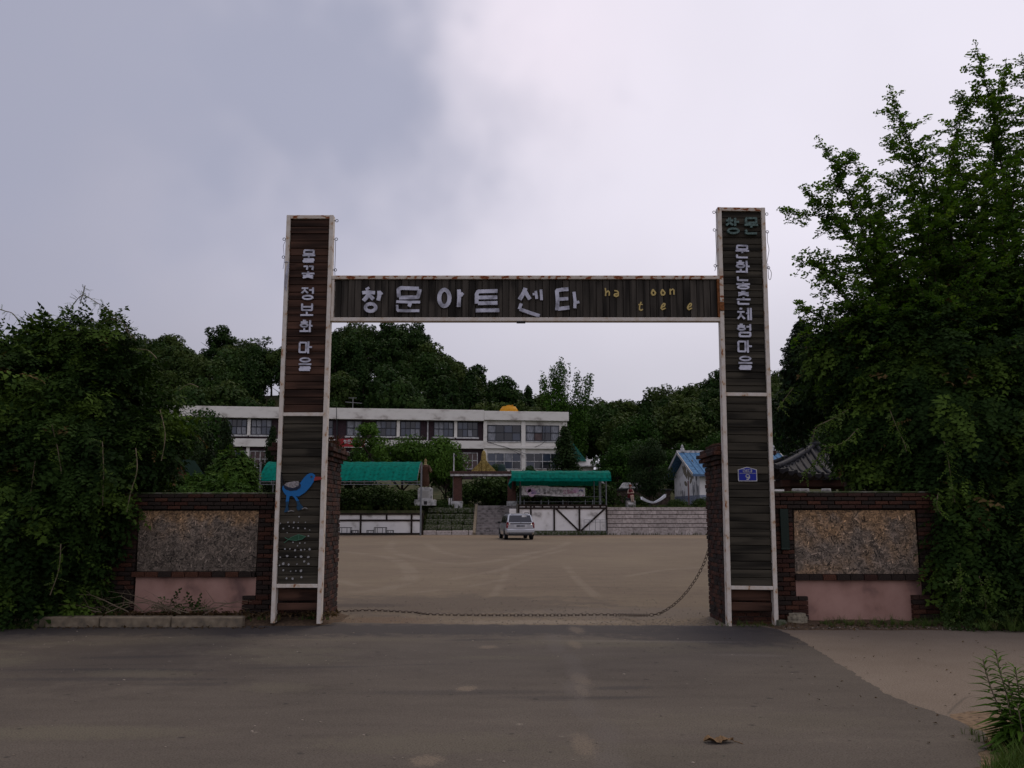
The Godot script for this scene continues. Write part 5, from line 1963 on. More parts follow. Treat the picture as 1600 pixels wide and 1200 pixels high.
	for i in 7:
		b.box(Vector3(-0.02, 1.07 - i * 0.075, 0.309), Vector3(0.66 - 0.07 * (i % 3), 0.02, 0.006))
	part(o, "inscription", b.mesh(), mat(lin(0.2, 0.19, 0.18), 0.8))
	b = MB.new()
	b.box(Vector3(0.06, 0.2, 0.452), Vector3(0.24, 0.26, 0.012), 0.003)
	part(o, "small_plaque", b.mesh(), M.dark_steel)
	var st := thing("statue", "robed brown statue with a pale face standing on the white monument", "statue", Vector3(mx - 0.02, my + 1.27, mz))
	var skin := mat(lin(0.3, 0.235, 0.11), 0.6)
	part(st, "figure", body([[Vector3(0, 1.83, 0.02), Vector3(0, 1.93, 0.03), 0.10, 0.09], [Vector3(0, 1.66, 0), Vector3(0, 1.8, 0.01), 0.06, 0.06], [Vector3(0, 1.2, 0), Vector3(0, 1.6, 0), 0.2, 0.17], [Vector3(-0.1, 0.1, 0), Vector3(-0.1, 1.1, 0), 0.09, 0.13], [Vector3(0.1, 0.1, 0), Vector3(0.1, 1.1, 0), 0.09, 0.13],
		[Vector3(-0.22, 1.58, 0), Vector3(-0.34, 1.3, 0.05), 0.07, 0.06], [Vector3(-0.34, 1.3, 0.05), Vector3(-0.40, 1.12, 0.2), 0.06, 0.05], [Vector3(-0.40, 1.12, 0.2), Vector3(-0.41, 1.14, 0.3), 0.05, 0.035],
		[Vector3(0.22, 1.58, 0), Vector3(0.34, 1.32, 0.05), 0.07, 0.06], [Vector3(0.34, 1.32, 0.05), Vector3(0.42, 1.16, 0.2), 0.06, 0.05], [Vector3(0.42, 1.16, 0.2), Vector3(0.43, 1.18, 0.3), 0.05, 0.035], [Vector3(-0.1, 0.05, 0), Vector3(-0.1, 0.04, 0.16), 0.06, 0.05], [Vector3(0.1, 0.05, 0), Vector3(0.1, 0.04, 0.16), 0.06, 0.05], [Vector3(0, 1.87, 0.1), Vector3(0, 1.85, 0.14), 0.025, 0.02]], 0.035), skin)
	b = MB.new()
	b.lathe(PackedVector2Array([Vector2(0.30, 0.08), Vector2(0.31, 0.4), Vector2(0.27, 0.9), Vector2(0.26, 1.25), Vector2(0.29, 1.55), Vector2(0.2, 1.68), Vector2(0.09, 1.72)]), 16, Vector3.ZERO, Vector3(1.0, 1, 0.8))
	for s: float in [-1.0, 1.0]:
		b.tube(PackedVector3Array([Vector3(s * 0.2, 1.6, 0), Vector3(s * 0.36, 1.32, 0.05), Vector3(s * 0.42, 1.14, 0.2)]), PackedFloat32Array([0.12, 0.12, 0.13]), 8)
	part(st, "robe", b.mesh(), mat(lin(0.085, 0.040, 0.022), 0.7, M.blotch, Vector3(1.5, 1.5, 1.5), 1))
	b = MB.new()
	b.lathe(PackedVector2Array([Vector2(0.125, 1.93), Vector2(0.12, 2.0), Vector2(0.08, 2.08), Vector2(0.03, 2.1), Vector2(0.025, 2.18), Vector2(0.0, 2.2)]), 12, Vector3(0, 0, 0.01))
	part(st, "hat", b.mesh(), mat(lin(0.16, 0.11, 0.04), 0.6))

	# red statue on a stone pedestal
	var rx := 8.626
	o = thing("pedestal", "square mossy stone pedestal with a pale plaque above the stone wall", "pedestal", Vector3(rx, 1.62, -63.5))
	b = MB.new()
	b.box(Vector3(0, 0.4, 0), Vector3(0.66, 0.8, 0.66), 0.02)
	part(o, "block", b.mesh(), M.pebble)
	b = MB.new()
	b.box(Vector3(-0.02, 0.6, 0.336), Vector3(0.4, 0.16, 0.02), 0.004)
	part(o, "plaque", b.mesh(), M.white)
	b = MB.new()
	b.box(Vector3(0, 0.92, -0.05), Vector3(0.62, 0.24, 0.5), 0.05)
	part(o, "seat_block", b.mesh(), M.dark_steel)
	st = thing("statue", "small seated statue in a red dress and red hat on the stone pedestal", "statue", Vector3(rx + 0.02, 2.64, -63.45))
	part(st, "figure", body([[Vector3(-0.02, 0.74, 0.02), Vector3(-0.02, 0.81, 0.03), 0.085, 0.08], [Vector3(-0.01, 0.62, 0), Vector3(-0.02, 0.72, 0.01), 0.04, 0.04], [Vector3(0, 0.1, 0), Vector3(-0.01, 0.56, 0), 0.13, 0.11], [Vector3(-0.08, 0.08, 0), Vector3(-0.02, 0.1, 0.3), 0.09, 0.07], [Vector3(0.08, 0.08, 0), Vector3(0.1, 0.12, 0.3), 0.09, 0.07], [Vector3(-0.02, 0.1, 0.3), Vector3(0.02, -0.26, 0.34), 0.065, 0.045], [Vector3(0.1, 0.12, 0.3), Vector3(0.13, -0.24, 0.36), 0.065, 0.045], [Vector3(0.02, -0.27, 0.34), Vector3(0.02, -0.29, 0.44), 0.045, 0.035], [Vector3(0.13, -0.25, 0.36), Vector3(0.14, -0.27, 0.46), 0.045, 0.035],
		[Vector3(-0.15, 0.55, 0), Vector3(-0.22, 0.32, 0.08), 0.05, 0.045], [Vector3(-0.22, 0.32, 0.08), Vector3(0.02, 0.32, 0.2), 0.045, 0.035], [Vector3(0.13, 0.55, 0), Vector3(0.2, 0.34, 0.08), 0.05, 0.045], [Vector3(0.2, 0.34, 0.08), Vector3(0.0, 0.36, 0.22), 0.045, 0.035], [Vector3(-0.02, 0.77, 0.1), Vector3(-0.02, 0.76, 0.12), 0.018, 0.015]], 0.024, 0.02), mat(lin(0.34, 0.25, 0.2), 0.6))
	b = MB.new()
	b.lathe(PackedVector2Array([Vector2(0.26, -0.02), Vector2(0.24, 0.12), Vector2(0.155, 0.3), Vector2(0.165, 0.5), Vector2(0.1, 0.62), Vector2(0.05, 0.63)]), 14, Vector3(0, 0, 0.02), Vector3(1, 1, 0.9))
	b.tube(PackedVector3Array([Vector3(-0.06, 0.1, 0.05), Vector3(0.0, 0.13, 0.3)]), PackedFloat32Array([0.14, 0.11]), 8)
	b.tube(PackedVector3Array([Vector3(0.08, 0.1, 0.05), Vector3(0.11, 0.14, 0.3)]), PackedFloat32Array([0.14, 0.11]), 8)
	part(st, "dress", b.mesh(), mat(lin(0.10, 0.012, 0.016), 0.7))
	b = MB.new()
	b.lathe(PackedVector2Array([Vector2(0.17, 0.82), Vector2(0.1, 0.84), Vector2(0.09, 0.9), Vector2(0.05, 0.95), Vector2(0, 0.96)]), 12, Vector3(-0.02, 0, 0.02))
	part(st, "hat", b.mesh(), mat(lin(0.13, 0.03, 0.02), 0.7))
	b = MB.new()
	b.lathe(PackedVector2Array([Vector2(0.05, 0.62), Vector2(0.11, 0.68), Vector2(0.105, 0.8), Vector2(0.08, 0.84)]), 10, Vector3(-0.02, 0, -0.02))
	part(st, "hair", b.mesh(), M.dark_steel)

	# white boat-shaped bench
	o = thing("curved_bench", "white boat-shaped curved bench on the terrace beside the red statue", "bench", Vector3(10.711, 2.0, -66))
	b = MB.new()
	for i in 12:
		var a := lerpf(-1.0, 1.0, i / 12.0)
		var c := lerpf(-1.0, 1.0, (i + 1) / 12.0)
		var pa := Vector3(a * 0.92, 0.25 + 0.38 * pow(absf(a), 1.7) + (0.1 * a), 0)
		var pc := Vector3(c * 0.92, 0.25 + 0.38 * pow(absf(c), 1.7) + (0.1 * c), 0)
		var ha := 0.12 + 0.12 * absf(a)
		var hc := 0.12 + 0.12 * absf(c)
		var zz := Vector3(0, 0, 0.25)
		b.quad(pa + zz, pc + zz, pc + zz + Vector3(0, hc, 0.06), pa + zz + Vector3(0, ha, 0.06))
		b.quad(pa + zz, pa - zz, pc - zz, pc + zz)
		b.quad(pa - zz, pa - zz + Vector3(0, ha, -0.06), pc - zz + Vector3(0, hc, -0.06), pc - zz)
		b.quad(pa + zz * 0.85 + Vector3(0, 0.05, 0), pc + zz * 0.85 + Vector3(0, 0.05, 0), pc - zz * 0.85 + Vector3(0, 0.05, 0), pa - zz * 0.85 + Vector3(0, 0.05, 0))
	part(o, "shell", b.mesh(), mat(lin(0.68, 0.69, 0.74), 0.35))
	b = MB.new()
	for x: float in [-0.3, 0.3]:
		b.box(Vector3(x, 0.12, 0), Vector3(0.12, 0.3, 0.3), 0.01)
	part(o, "foot", b.mesh(), M.dark_steel)

	# low buildings at the back of the terrace
	o = thing("low_building", "low brown flat-roofed building at the back of the terrace behind the red statue", "building", Vector3(10.599, 1.75, -80))
	b = MB.new()
	b.box(Vector3(0, 0.75, 0), Vector3(7.2, 2.0, 4), 0.02)
	part(o, "wall", b.mesh(), mat(lin(0.085, 0.062, 0.05), 0.9, M.blotch, Vector3(0.5, 0.5, 0.5), 1))
	b = MB.new()
	b.prism(PackedVector2Array([Vector2(-0.95, 1.95), Vector2(1.05, 1.95), Vector2(0.75, 2.45), Vector2(-0.6, 2.45)]), 1.4, 2.3)
	part(o, "white_dormer", b.mesh(), M.white)
	b = MB.new()
	b.box(Vector3(0, 1.82, 0), Vector3(7.5, 0.15, 4.4), 0.02)
	part(o, "roof", b.mesh(), mat(lin(0.05, 0.05, 0.05), 0.8, M.blotch, Vector3(0.5, 0.5, 0.5), 1))
	o = thing("low_building", "dark shelter with a pale flat roof seen under the right green canopy", "building", Vector3(5.024, 2.3, -76))
	b = MB.new()
	b.box(Vector3(0, 0.8, -1.5), Vector3(6.5, 1.9, 2.4), 0.02)
	part(o, "wall", b.mesh(), mat(lin(0.03, 0.026, 0.024), 0.9))
	b = MB.new()
	b.prism(PackedVector2Array([Vector2(0.4, 1.76), Vector2(3.1, 1.76), Vector2(2.6, 2.2), Vector2(1.0, 2.2)]), -2.4, 0.2)
	part(o, "roof", b.mesh(), M.white)
	b = MB.new()
	for x: float in [-2.6, -1.35, -0.2, 0.3]:
		b.box(Vector3(x, 0.7, -0.2), Vector3(0.34, 1.5, 0.12), 0.01)
	part(o, "column", b.mesh(), M.white)
	o = thing("green_roof_building", "steep green gable roof rising behind the pointed conifer", "building", Vector3(6.308, 4.2, -88))
	b = MB.new()
	b.box(Vector3(0.3, 1.3, -3), Vector3(3.4, 2.8, 5.6), 0.02)
	part(o, "wall", b.mesh(), M.plaster)
	b = MB.new()
	b.prism(PackedVector2Array([Vector2(-1.3, 2.5), Vector2(1.25, 2.5), Vector2(1.2, 2.62), Vector2(-0.45, 4.85), Vector2(-0.62, 4.85)]), -5.9, 0.1)
	part(o, "roof", b.mesh(), mat(lin(0.02, 0.15, 0.115), 0.6, M.blotch, Vector3(0.7, 0.7, 0.7), 1))
	b = MB.new()
	b.box(Vector3(2.0, 2.0, 0.1), Vector3(3.1, 0.14, 1.2), 0.02)
	part(o, "porch_roof", b.mesh(), M.white)

	shed()
	hut()
	pavilion()


func banner() -> void:
	var z := -62.2
	var o := thing("banner", "white cloth banner with Korean brush writing and pink blots under the right canopy", "banner", Vector3(0, 0, z))
	var x0 := 0.686
	var x1 := 5.215
	var y1 := 3.434
	var y0 := 2.775
	var b := MB.new()
	var n := 20
	for i in n:
		var q := []
		for k in 2:
			var t := float(i + k) / n
			q.append(Vector3(lerpf(x0, x1, t), lerpf(y0, y0 - 0.08, t) + 0.03 * sin(t * 7), 0.04 * sin(t * 9)))
			q.append(Vector3(lerpf(x0, x1, t), lerpf(y1, y1 - 0.12, t) + (0.06 if t > 0.14 and t < 0.42 else 0.0), 0.04 * sin(t * 9)))
		b.quad(q[0], q[2], q[3], q[1])
		b.quad(q[1] - Vector3(0, 0, 0.012), q[3] - Vector3(0, 0, 0.012), q[2] - Vector3(0, 0, 0.012), q[0] - Vector3(0, 0, 0.012))
	var cloth := mat(lin(0.68, 0.655, 0.66), 0.8, M.blotch, Vector3(0.5, 0.5, 0.5), 1)
	cloth.cull_mode = BaseMaterial3D.CULL_DISABLED
	part(o, "cloth", b.mesh(), cloth)
	for q: Array in [[831, 768, 0.34, 0.28], [826, 764, 0.2, 0.2], [900, 765, 0.26, 0.2]]:
		b = MB.new()
		var pp := PackedVector2Array()
		for i in 14:
			pp.append(Vector2(cos(TAU * i / 14) * q[2], sin(TAU * i / 14) * q[3]) * rng.randf_range(0.8, 1.1))
		b.prism(pp, 0.044, 0.048)
		part(o, "pink_blot", b.mesh(), mat(lin(0.5, 0.37, 0.48), 0.8), Vector3(lerpf(x0, x1, (q[0] - 815.0) / 99.0), lerpf(y1, y0, (q[1] - 759.5) / 14.5) - 0.06, 0))
	var ink := [mat(lin(0.06, 0.06, 0.2), 0.8), mat(lin(0.05, 0.045, 0.05), 0.8), mat(lin(0.3, 0.06, 0.17), 0.8)]
	var k := 0
	for s: Array in [["jAr", 832, 0], ["bE", 837, 0], ["gO", 842, 0], ["jAr", 851, 1], ["hA", 857, 1], ["gO", 862, 1], ["oIS", 869, 1], ["gO", 874, 1], ["sEo", 882, 2], ["jAo", 888, 2], ["hA", 893, 2], ["jA", 898, 2]]:
		b = MB.new()
		b.strokes(syllable(s[0], Vector2(0.2, 0.26 + 0.04 * sin(k))), 0.0115, 0.05, 0.056)
		part(o, "letter", b.mesh(), ink[s[2]], Vector3(lerpf(x0, x1, (s[1] - 815.0) / 99.0), lerpf(y1, y0, 0.62) - 0.02 * sin(k * 2.0), 0))
		k += 1
	b = MB.new()
	b.strokes([pl([-0.14, -0.03, -0.1, 0.05, 0.0, 0.09, 0.1, 0.05, 0.14, -0.03])], 0.03, 0.05, 0.054)
	part(o, "blue_arc", b.mesh(), ink[0], Vector3(lerpf(x0, x1, 0.935), lerpf(y1, y0, 0.55), 0))
	b = MB.new()
	b.strokes([pl([-0.2, 0.0, -0.14, -0.02]), pl([0.12, -0.02, 0.2, 0.0])], 0.03, 0.05, 0.054)
	part(o, "red_mark", b.mesh(), ink[2], Vector3(lerpf(x0, x1, 0.935), lerpf(y1, y0, 0.98), 0))


func shed() -> void:
	var o := thing("mural_shed", "white shed with a pale blue metal roof and a painted tree on its gable", "building", Vector3(16.2, 2.0, -75), deg_to_rad(5))
	# local: front left corner at the origin, front wall along +x, depth along -z
	var he := 5.158 - 2.0
	var hr := 6.979 - 2.0
	var L := 8.0
	var b := MB.new()
	b.box(Vector3(L * 0.5, he * 0.5 - 0.1, -4), Vector3(L, he - 0.2, 8), 0)
	b.prism(PackedVector2Array([Vector2(0, he - 0.2), Vector2(8, he - 0.2), Vector2(4, hr - 0.3)]), 0.0, L, Transform3D(Basis(Vector3(0, 0, -1), Vector3(0, 1, 0), Vector3(1, 0, 0)), Vector3.ZERO))
	part(o, "wall", b.mesh(), M.plaster)
	b = MB.new()
	b.box(Vector3(L * 0.5, 0.3, -4), Vector3(L + 0.04, 1.5, 8.04), 0)
	part(o, "skirting", b.mesh(), mat(lin(0.33, 0.37, 0.46), 0.8, M.blotch, Vector3(0.7, 0.7, 0.7), 1))
	var blue := mat(lin(0.11, 0.235, 0.41), 0.8, M.blotch, Vector3(0.6, 0.6, 0.6), 1, 0.12)
	for s: float in [0.0, 1.0]:
		b = MB.new()
		var e := Vector2(0.7 if s == 0.0 else -8.7, he - 0.36)
		var r := Vector2(-4, hr)
		b.quad(Vector3(-0.8, e.y, e.x), Vector3(L + 0.8, e.y, e.x), Vector3(L + 0.8, r.y, r.x), Vector3(-0.8, r.y, r.x))
		b.quad(Vector3(-0.8, e.y - 0.14, e.x), Vector3(-0.8, r.y - 0.16, r.x), Vector3(L + 0.8, r.y - 0.16, r.x), Vector3(L + 0.8, e.y - 0.14, e.x))
		for i in 19:
			var x := -0.7 + i * (L + 1.4) / 18.0
			b.bar(Vector3(x, e.y + 0.02, e.x), Vector3(x, r.y + 0.02, r.x), 0.05, 0.05)
		part(o, "roof", b.mesh(), blue)
		b = MB.new()
		for x: float in [-0.82, L + 0.82]:
			b.bar(Vector3(x, e.y - 0.05, e.x), Vector3(x, r.y - 0.03, r.x), 0.05, 0.24, 0, Vector3.RIGHT)
		part(o, "barge_board", b.mesh(), M.white)
		b = MB.new()
		b.bar(Vector3(-0.8, e.y - 0.1, e.x), Vector3(L + 0.8, e.y - 0.1, e.x), 0.16, 0.2)
		part(o, "gutter", b.mesh(), mat(lin(0.09, 0.14, 0.22), 0.5))
	b = MB.new()
	b.bar(Vector3(-0.85, hr + 0.04, -4), Vector3(L + 0.85, hr + 0.04, -4), 0.3, 0.12)
	part(o, "ridge_cap", b.mesh(), M.white)
	for x: float in [-0.3, L + 0.3]:
		b = MB.new()
		b.lathe(PackedVector2Array([Vector2(0.2, 0.0), Vector2(0.2, 0.3), Vector2(0.1, 0.38), Vector2(0.12, 0.5), Vector2(0, 0.72)]), 8, Vector3(x, hr + 0.05, -4))
		part(o, "finial", b.mesh(), M.white)
	b = MB.new()
	b.tube(PackedVector3Array([Vector3(0.9, 0.2, 0.06), Vector3(0.9, he - 0.4, 0.06)]), PackedFloat32Array([0.05]), 6)
	part(o, "downpipe", b.mesh(), M.white)
	b = MB.new()
	b.box(Vector3(-0.01, he + 0.55, -3.6), Vector3(0.06, 0.55, 0.3), 0.01)
	part(o, "vent", b.mesh(), M.dark_steel)
	# mural: leaf shapes of a tree and small plants painted on the gable
	var to := Transform3D(Basis(Vector3(0, 0, 1), Vector3(0, 1, 0), Vector3(-1, 0, 0)), Vector3(-0.004, 0, 0))
	var gt := mat(lin(0.30, 0.26, 0.19), 0.85, M.blotch, Vector3(1, 1, 1), 1)
	var r := RandomNumberGenerator.new()
	r.seed = 4
	var cells := MB.new()
	for i in 46:
		var c := Vector2(-3.4 + r.randfn(0, 0.9), 3.2 + r.randfn(0, 0.75))
		if ((c - Vector2(-3.4, 3.2)) / Vector2(1.7, 1.5)).length() > 1.0:
			continue
		var a := (c - Vector2(-3.4, 1.6)).angle() + r.randfn(0, 0.3)
		var pp := PackedVector2Array()
		for k in 10:
			pp.append(c + Vector2(cos(TAU * k / 10) * 0.46, sin(TAU * k / 10) * 0.21).rotated(a))
		cells.prism(pp, -0.02, 0.004 + i * 0.0004, to)
	part(o, "painted_leaves", cells.mesh(), gt)
	b = MB.new()
	for p in Geometry2D.offset_polyline(pl([-3.3, 0.0, -3.35, 1.2, -3.4, 2.2]), 0.17):
		b.prism(p, -0.02, 0.03, to)
	part(o, "painted_trunk", b.mesh(), mat(lin(0.26, 0.15, 0.13), 0.85))
	b = MB.new()
	for q: Array in [[-1.9, 1.5, 0.17, 0.5], [-1.4, 1.5, 0.07, 0.75], [-0.9, 2.7, 0.22, 0.42], [-0.75, 1.6, 0.1, 0.4], [-0.4, 1.4, 0.07, 0.5], [-5.2, 1.2, 0.12, 0.4], [-4.7, 1.0, 0.07, 0.5]]:
		var pp := PackedVector2Array()
		for k in 12:
			pp.append(Vector2(q[0] + cos(TAU * k / 12) * q[2], q[1] + sin(TAU * k / 12) * q[3]))
		b.prism(pp, -0.02, 0.033, to)
		for p in Geometry2D.offset_polyline(pl([q[0], 0.1, q[0], q[1]]), 0.03):
			b.prism(p, -0.02, 0.036, to)
	part(o, "painted_plants", b.mesh(), mat(lin(0.2, 0.2, 0.21), 0.85))


func hut() -> void:
	var o := thing("wooden_hut", "small orange-brown wooden hut with a green roof behind the left wall", "hut", Vector3(-12.649, 0, -33))
	var b := MB.new()
	var e := 2.996
	var r := 3.628
	b.prism(PackedVector2Array([Vector2(-0.4, 0), Vector2(0.36, 0), Vector2(0.36, e), Vector2(-0.02, r - 0.06), Vector2(-0.4, e)]), -1.5, 0)
	part(o, "wall", b.mesh(), mat(lin(0.15, 0.075, 0.035), 0.8, M.grain, Vector3(0.6, 1.2, 1), 1))
	for s: Array in [[-0.5, -0.02], [0.46, -0.02]]:
		b = MB.new()
		b.quad(Vector3(s[0], e - 0.05, 0.15), Vector3(s[1], r, 0.15), Vector3(s[1], r, -1.6), Vector3(s[0], e - 0.05, -1.6))
		b.quad(Vector3(s[0], e - 0.13, 0.15), Vector3(s[1], r - 0.09, 0.15), Vector3(s[1], r, 0.15), Vector3(s[0], e - 0.05, 0.15))
		part(o, "roof", b.mesh(), mat(lin(0.008, 0.018, 0.014), 1.0, null, Vector3.ONE, 0, 0.1))


func pavilion() -> void:
	# small tiled pavilion behind the right wall: square, hipped, with rows of half-round tiles
	var o := thing("tiled_pavilion", "small Korean pavilion with a grey tiled roof behind the right brick wall", "pavilion", Vector3(9.991, 0, -28.4))
	var dark := mat(lin(0.036, 0.036, 0.042), 0.7, M.blotch, Vector3(1.2, 1.2, 1.2), 1)
	var hw := 1.95
	var ye := 2.717
	var yr := 3.681
	var lift := func(t: float) -> float: return 0.22 * pow(absf(t), 3.0)
	for side in 4:
		var face := Node3D.new()
		var tr := Transform3D(Basis(Vector3.UP, side * PI * 0.5), Vector3.ZERO)
		face.free()
		var b := MB.new()
		# slope under the tiles: from the eave line to the peak, sagging
		for i in 12:
			for j in 5:
				var q := []
				for k: Vector2 in [Vector2(i, j), Vector2(i + 1, j), Vector2(i + 1, j + 1), Vector2(i, j + 1)]:
					var s := k.y / 5.0
					var t := (k.x / 6.0 - 1.0)
					q.append(tr * Vector3(t * hw * (1.0 - s * 0.92), lerpf(ye, yr, pow(s, 1.25)) + lift.call(t) * (1 - s), hw * (1.0 - s * 0.92)))
				b.quad(q[0], q[1], q[2], q[3])
		part(o, "roof_slope", b.mesh(), dark)
		for i in 15:
			var t := (i / 7.0 - 1.0) * 0.97
			b = MB.new()
			var pts := PackedVector3Array()
			var smax := minf(0.99, (1.0 - absf(t)) / 0.92 + 0.06)
			for j in 6:
				var s := smax * j / 5.0
				pts.append(tr * Vector3(t * hw, lerpf(ye, yr, pow(s, 1.25)) + lift.call(t) * (1 - s) + 0.03, hw * (1.0 - s * 0.92) + (0.06 if j == 0 else 0.0)))
			b.tube(pts, PackedFloat32Array([0.062]), 8)
			part(o, "tile_row", b.mesh(), dark)
			if i < 14:
				b = MB.new()
				var tm := t + 0.97 / 14.0
				var c := Vector3(tm * hw, ye + lift.call(tm) - 0.03, hw + 0.05)
				b.prism(PackedVector2Array([Vector2(-0.1, 0.06), Vector2(-0.09, -0.03), Vector2(0, -0.1), Vector2(0.09, -0.03), Vector2(0.1, 0.06)]), -0.03, 0.02, tr * Transform3D(Basis(Vector3.RIGHT, 0.3), c))
				part(o, "eave_tile", b.mesh(), dark)
		# hip ridge
		b = MB.new()
		var hp := PackedVector3Array()
		for j in 7:
			var s := j / 6.0
			hp.append(tr * Vector3(hw * (1.0 - s * 0.92) * 1.02, lerpf(ye, yr, pow(s, 1.25)) + 0.22 * (1 - s) + 0.05, hw * (1.0 - s * 0.92) * 1.02))
		b.tube(hp, PackedFloat32Array([0.075]), 8)
		part(o, "hip_ridge", b.mesh(), dark)
		b = MB.new()
		b.box(tr * Vector3(0, ye - 0.24, hw - 0.35), (tr.basis * Vector3(hw * 2 - 0.6, 0.2, 0.14)).abs(), 0.01)
		part(o, "eave_beam", b.mesh(), mat(lin(0.05, 0.022, 0.016), 0.8, M.grain, Vector3.ONE, 1))
		b = MB.new()
		b.tube(PackedVector3Array([tr * Vector3(hw - 0.5, 0, hw - 0.5), tr * Vector3(hw - 0.5, ye - 0.14, hw - 0.5)]), PackedFloat32Array([0.11]), 10)
		part(o, "column", b.mesh(), mat(lin(0.05, 0.025, 0.02), 0.8, M.grain, Vector3.ONE, 1))
	var b := MB.new()
	b.lathe(PackedVector2Array([Vector2(0.2, 0), Vector2(0.22, 0.12), Vector2(0.12, 0.2), Vector2(0.16, 0.32), Vector2(0, 0.5)]), 10, Vector3(0, yr + 0.02, 0))
	part(o, "finial", b.mesh(), dark)
	var i := 0
	for u: float in [7.199, 7.393, 7.943]:
		b = MB.new()
		b.box(Vector3(0, 2.184 * 0.5, 0), Vector3(0.2, 2.184, 0.16), 0.015)
		solo("stone_post", ["short pale stone post left of two others behind the right wall", "short pale stone post in the middle of three behind the right wall", "short pale stone post set apart under the pavilion eave"][i], "post", b.mesh(), M.white, Vector3(u, 0, -22), 0, "stone posts behind the right wall")
		i += 1

# ---------- school ----------
func window(o: Node3D, x0: float, x1: float, y0: float, y1: float, z: float, cols: int, frame: Material, look: Array, split := 0.52) -> void:
	var b := MB.new()
	var w := x1 - x0
	var t := 0.075
	for y: float in [y0 + t * 0.5, lerpf(y0, y1, split), y1 - t * 0.5]:
		b.box(Vector3((x0 + x1) * 0.5, y, z), Vector3(w, t, 0.1))
	for i in cols + 1:
		b.box(Vector3(x0 + t * 0.5 + (w - t) * i / cols, (y0 + y1) * 0.5, z + 0.006), Vector3(t * (1.0 if i in [0, cols] or i * 2 == cols else 0.7), y1 - y0 - 0.01, 0.1))
	var win := part(o, "window", b.mesh(), frame)
	for r in 2:
		for i in cols:
			var kind: int = look[(r * cols + i) % look.size()]
			var a := y0 + t if r == 0 else lerpf(y0, y1, split)
			var c := lerpf(y0, y1, split) if r == 0 else y1 - t
			var key := "pane%d_%d" % [roundi(w / cols * 40), roundi((c - a) * 40)]
			if not M.has(key):
				var q := MB.new()
				q.box(Vector3.ZERO, Vector3(w / cols, c - a, 0.03))
				M[key] = q.mesh()
			part(win, "pane", M[key], [M.glass, M.glass_blue, M.curtain, M.pink_curtain][kind], Vector3(x0 + (i + 0.5) * w / cols, (a + c) * 0.5, z - 0.02 + rng.randf_range(-0.012, 0.0)))

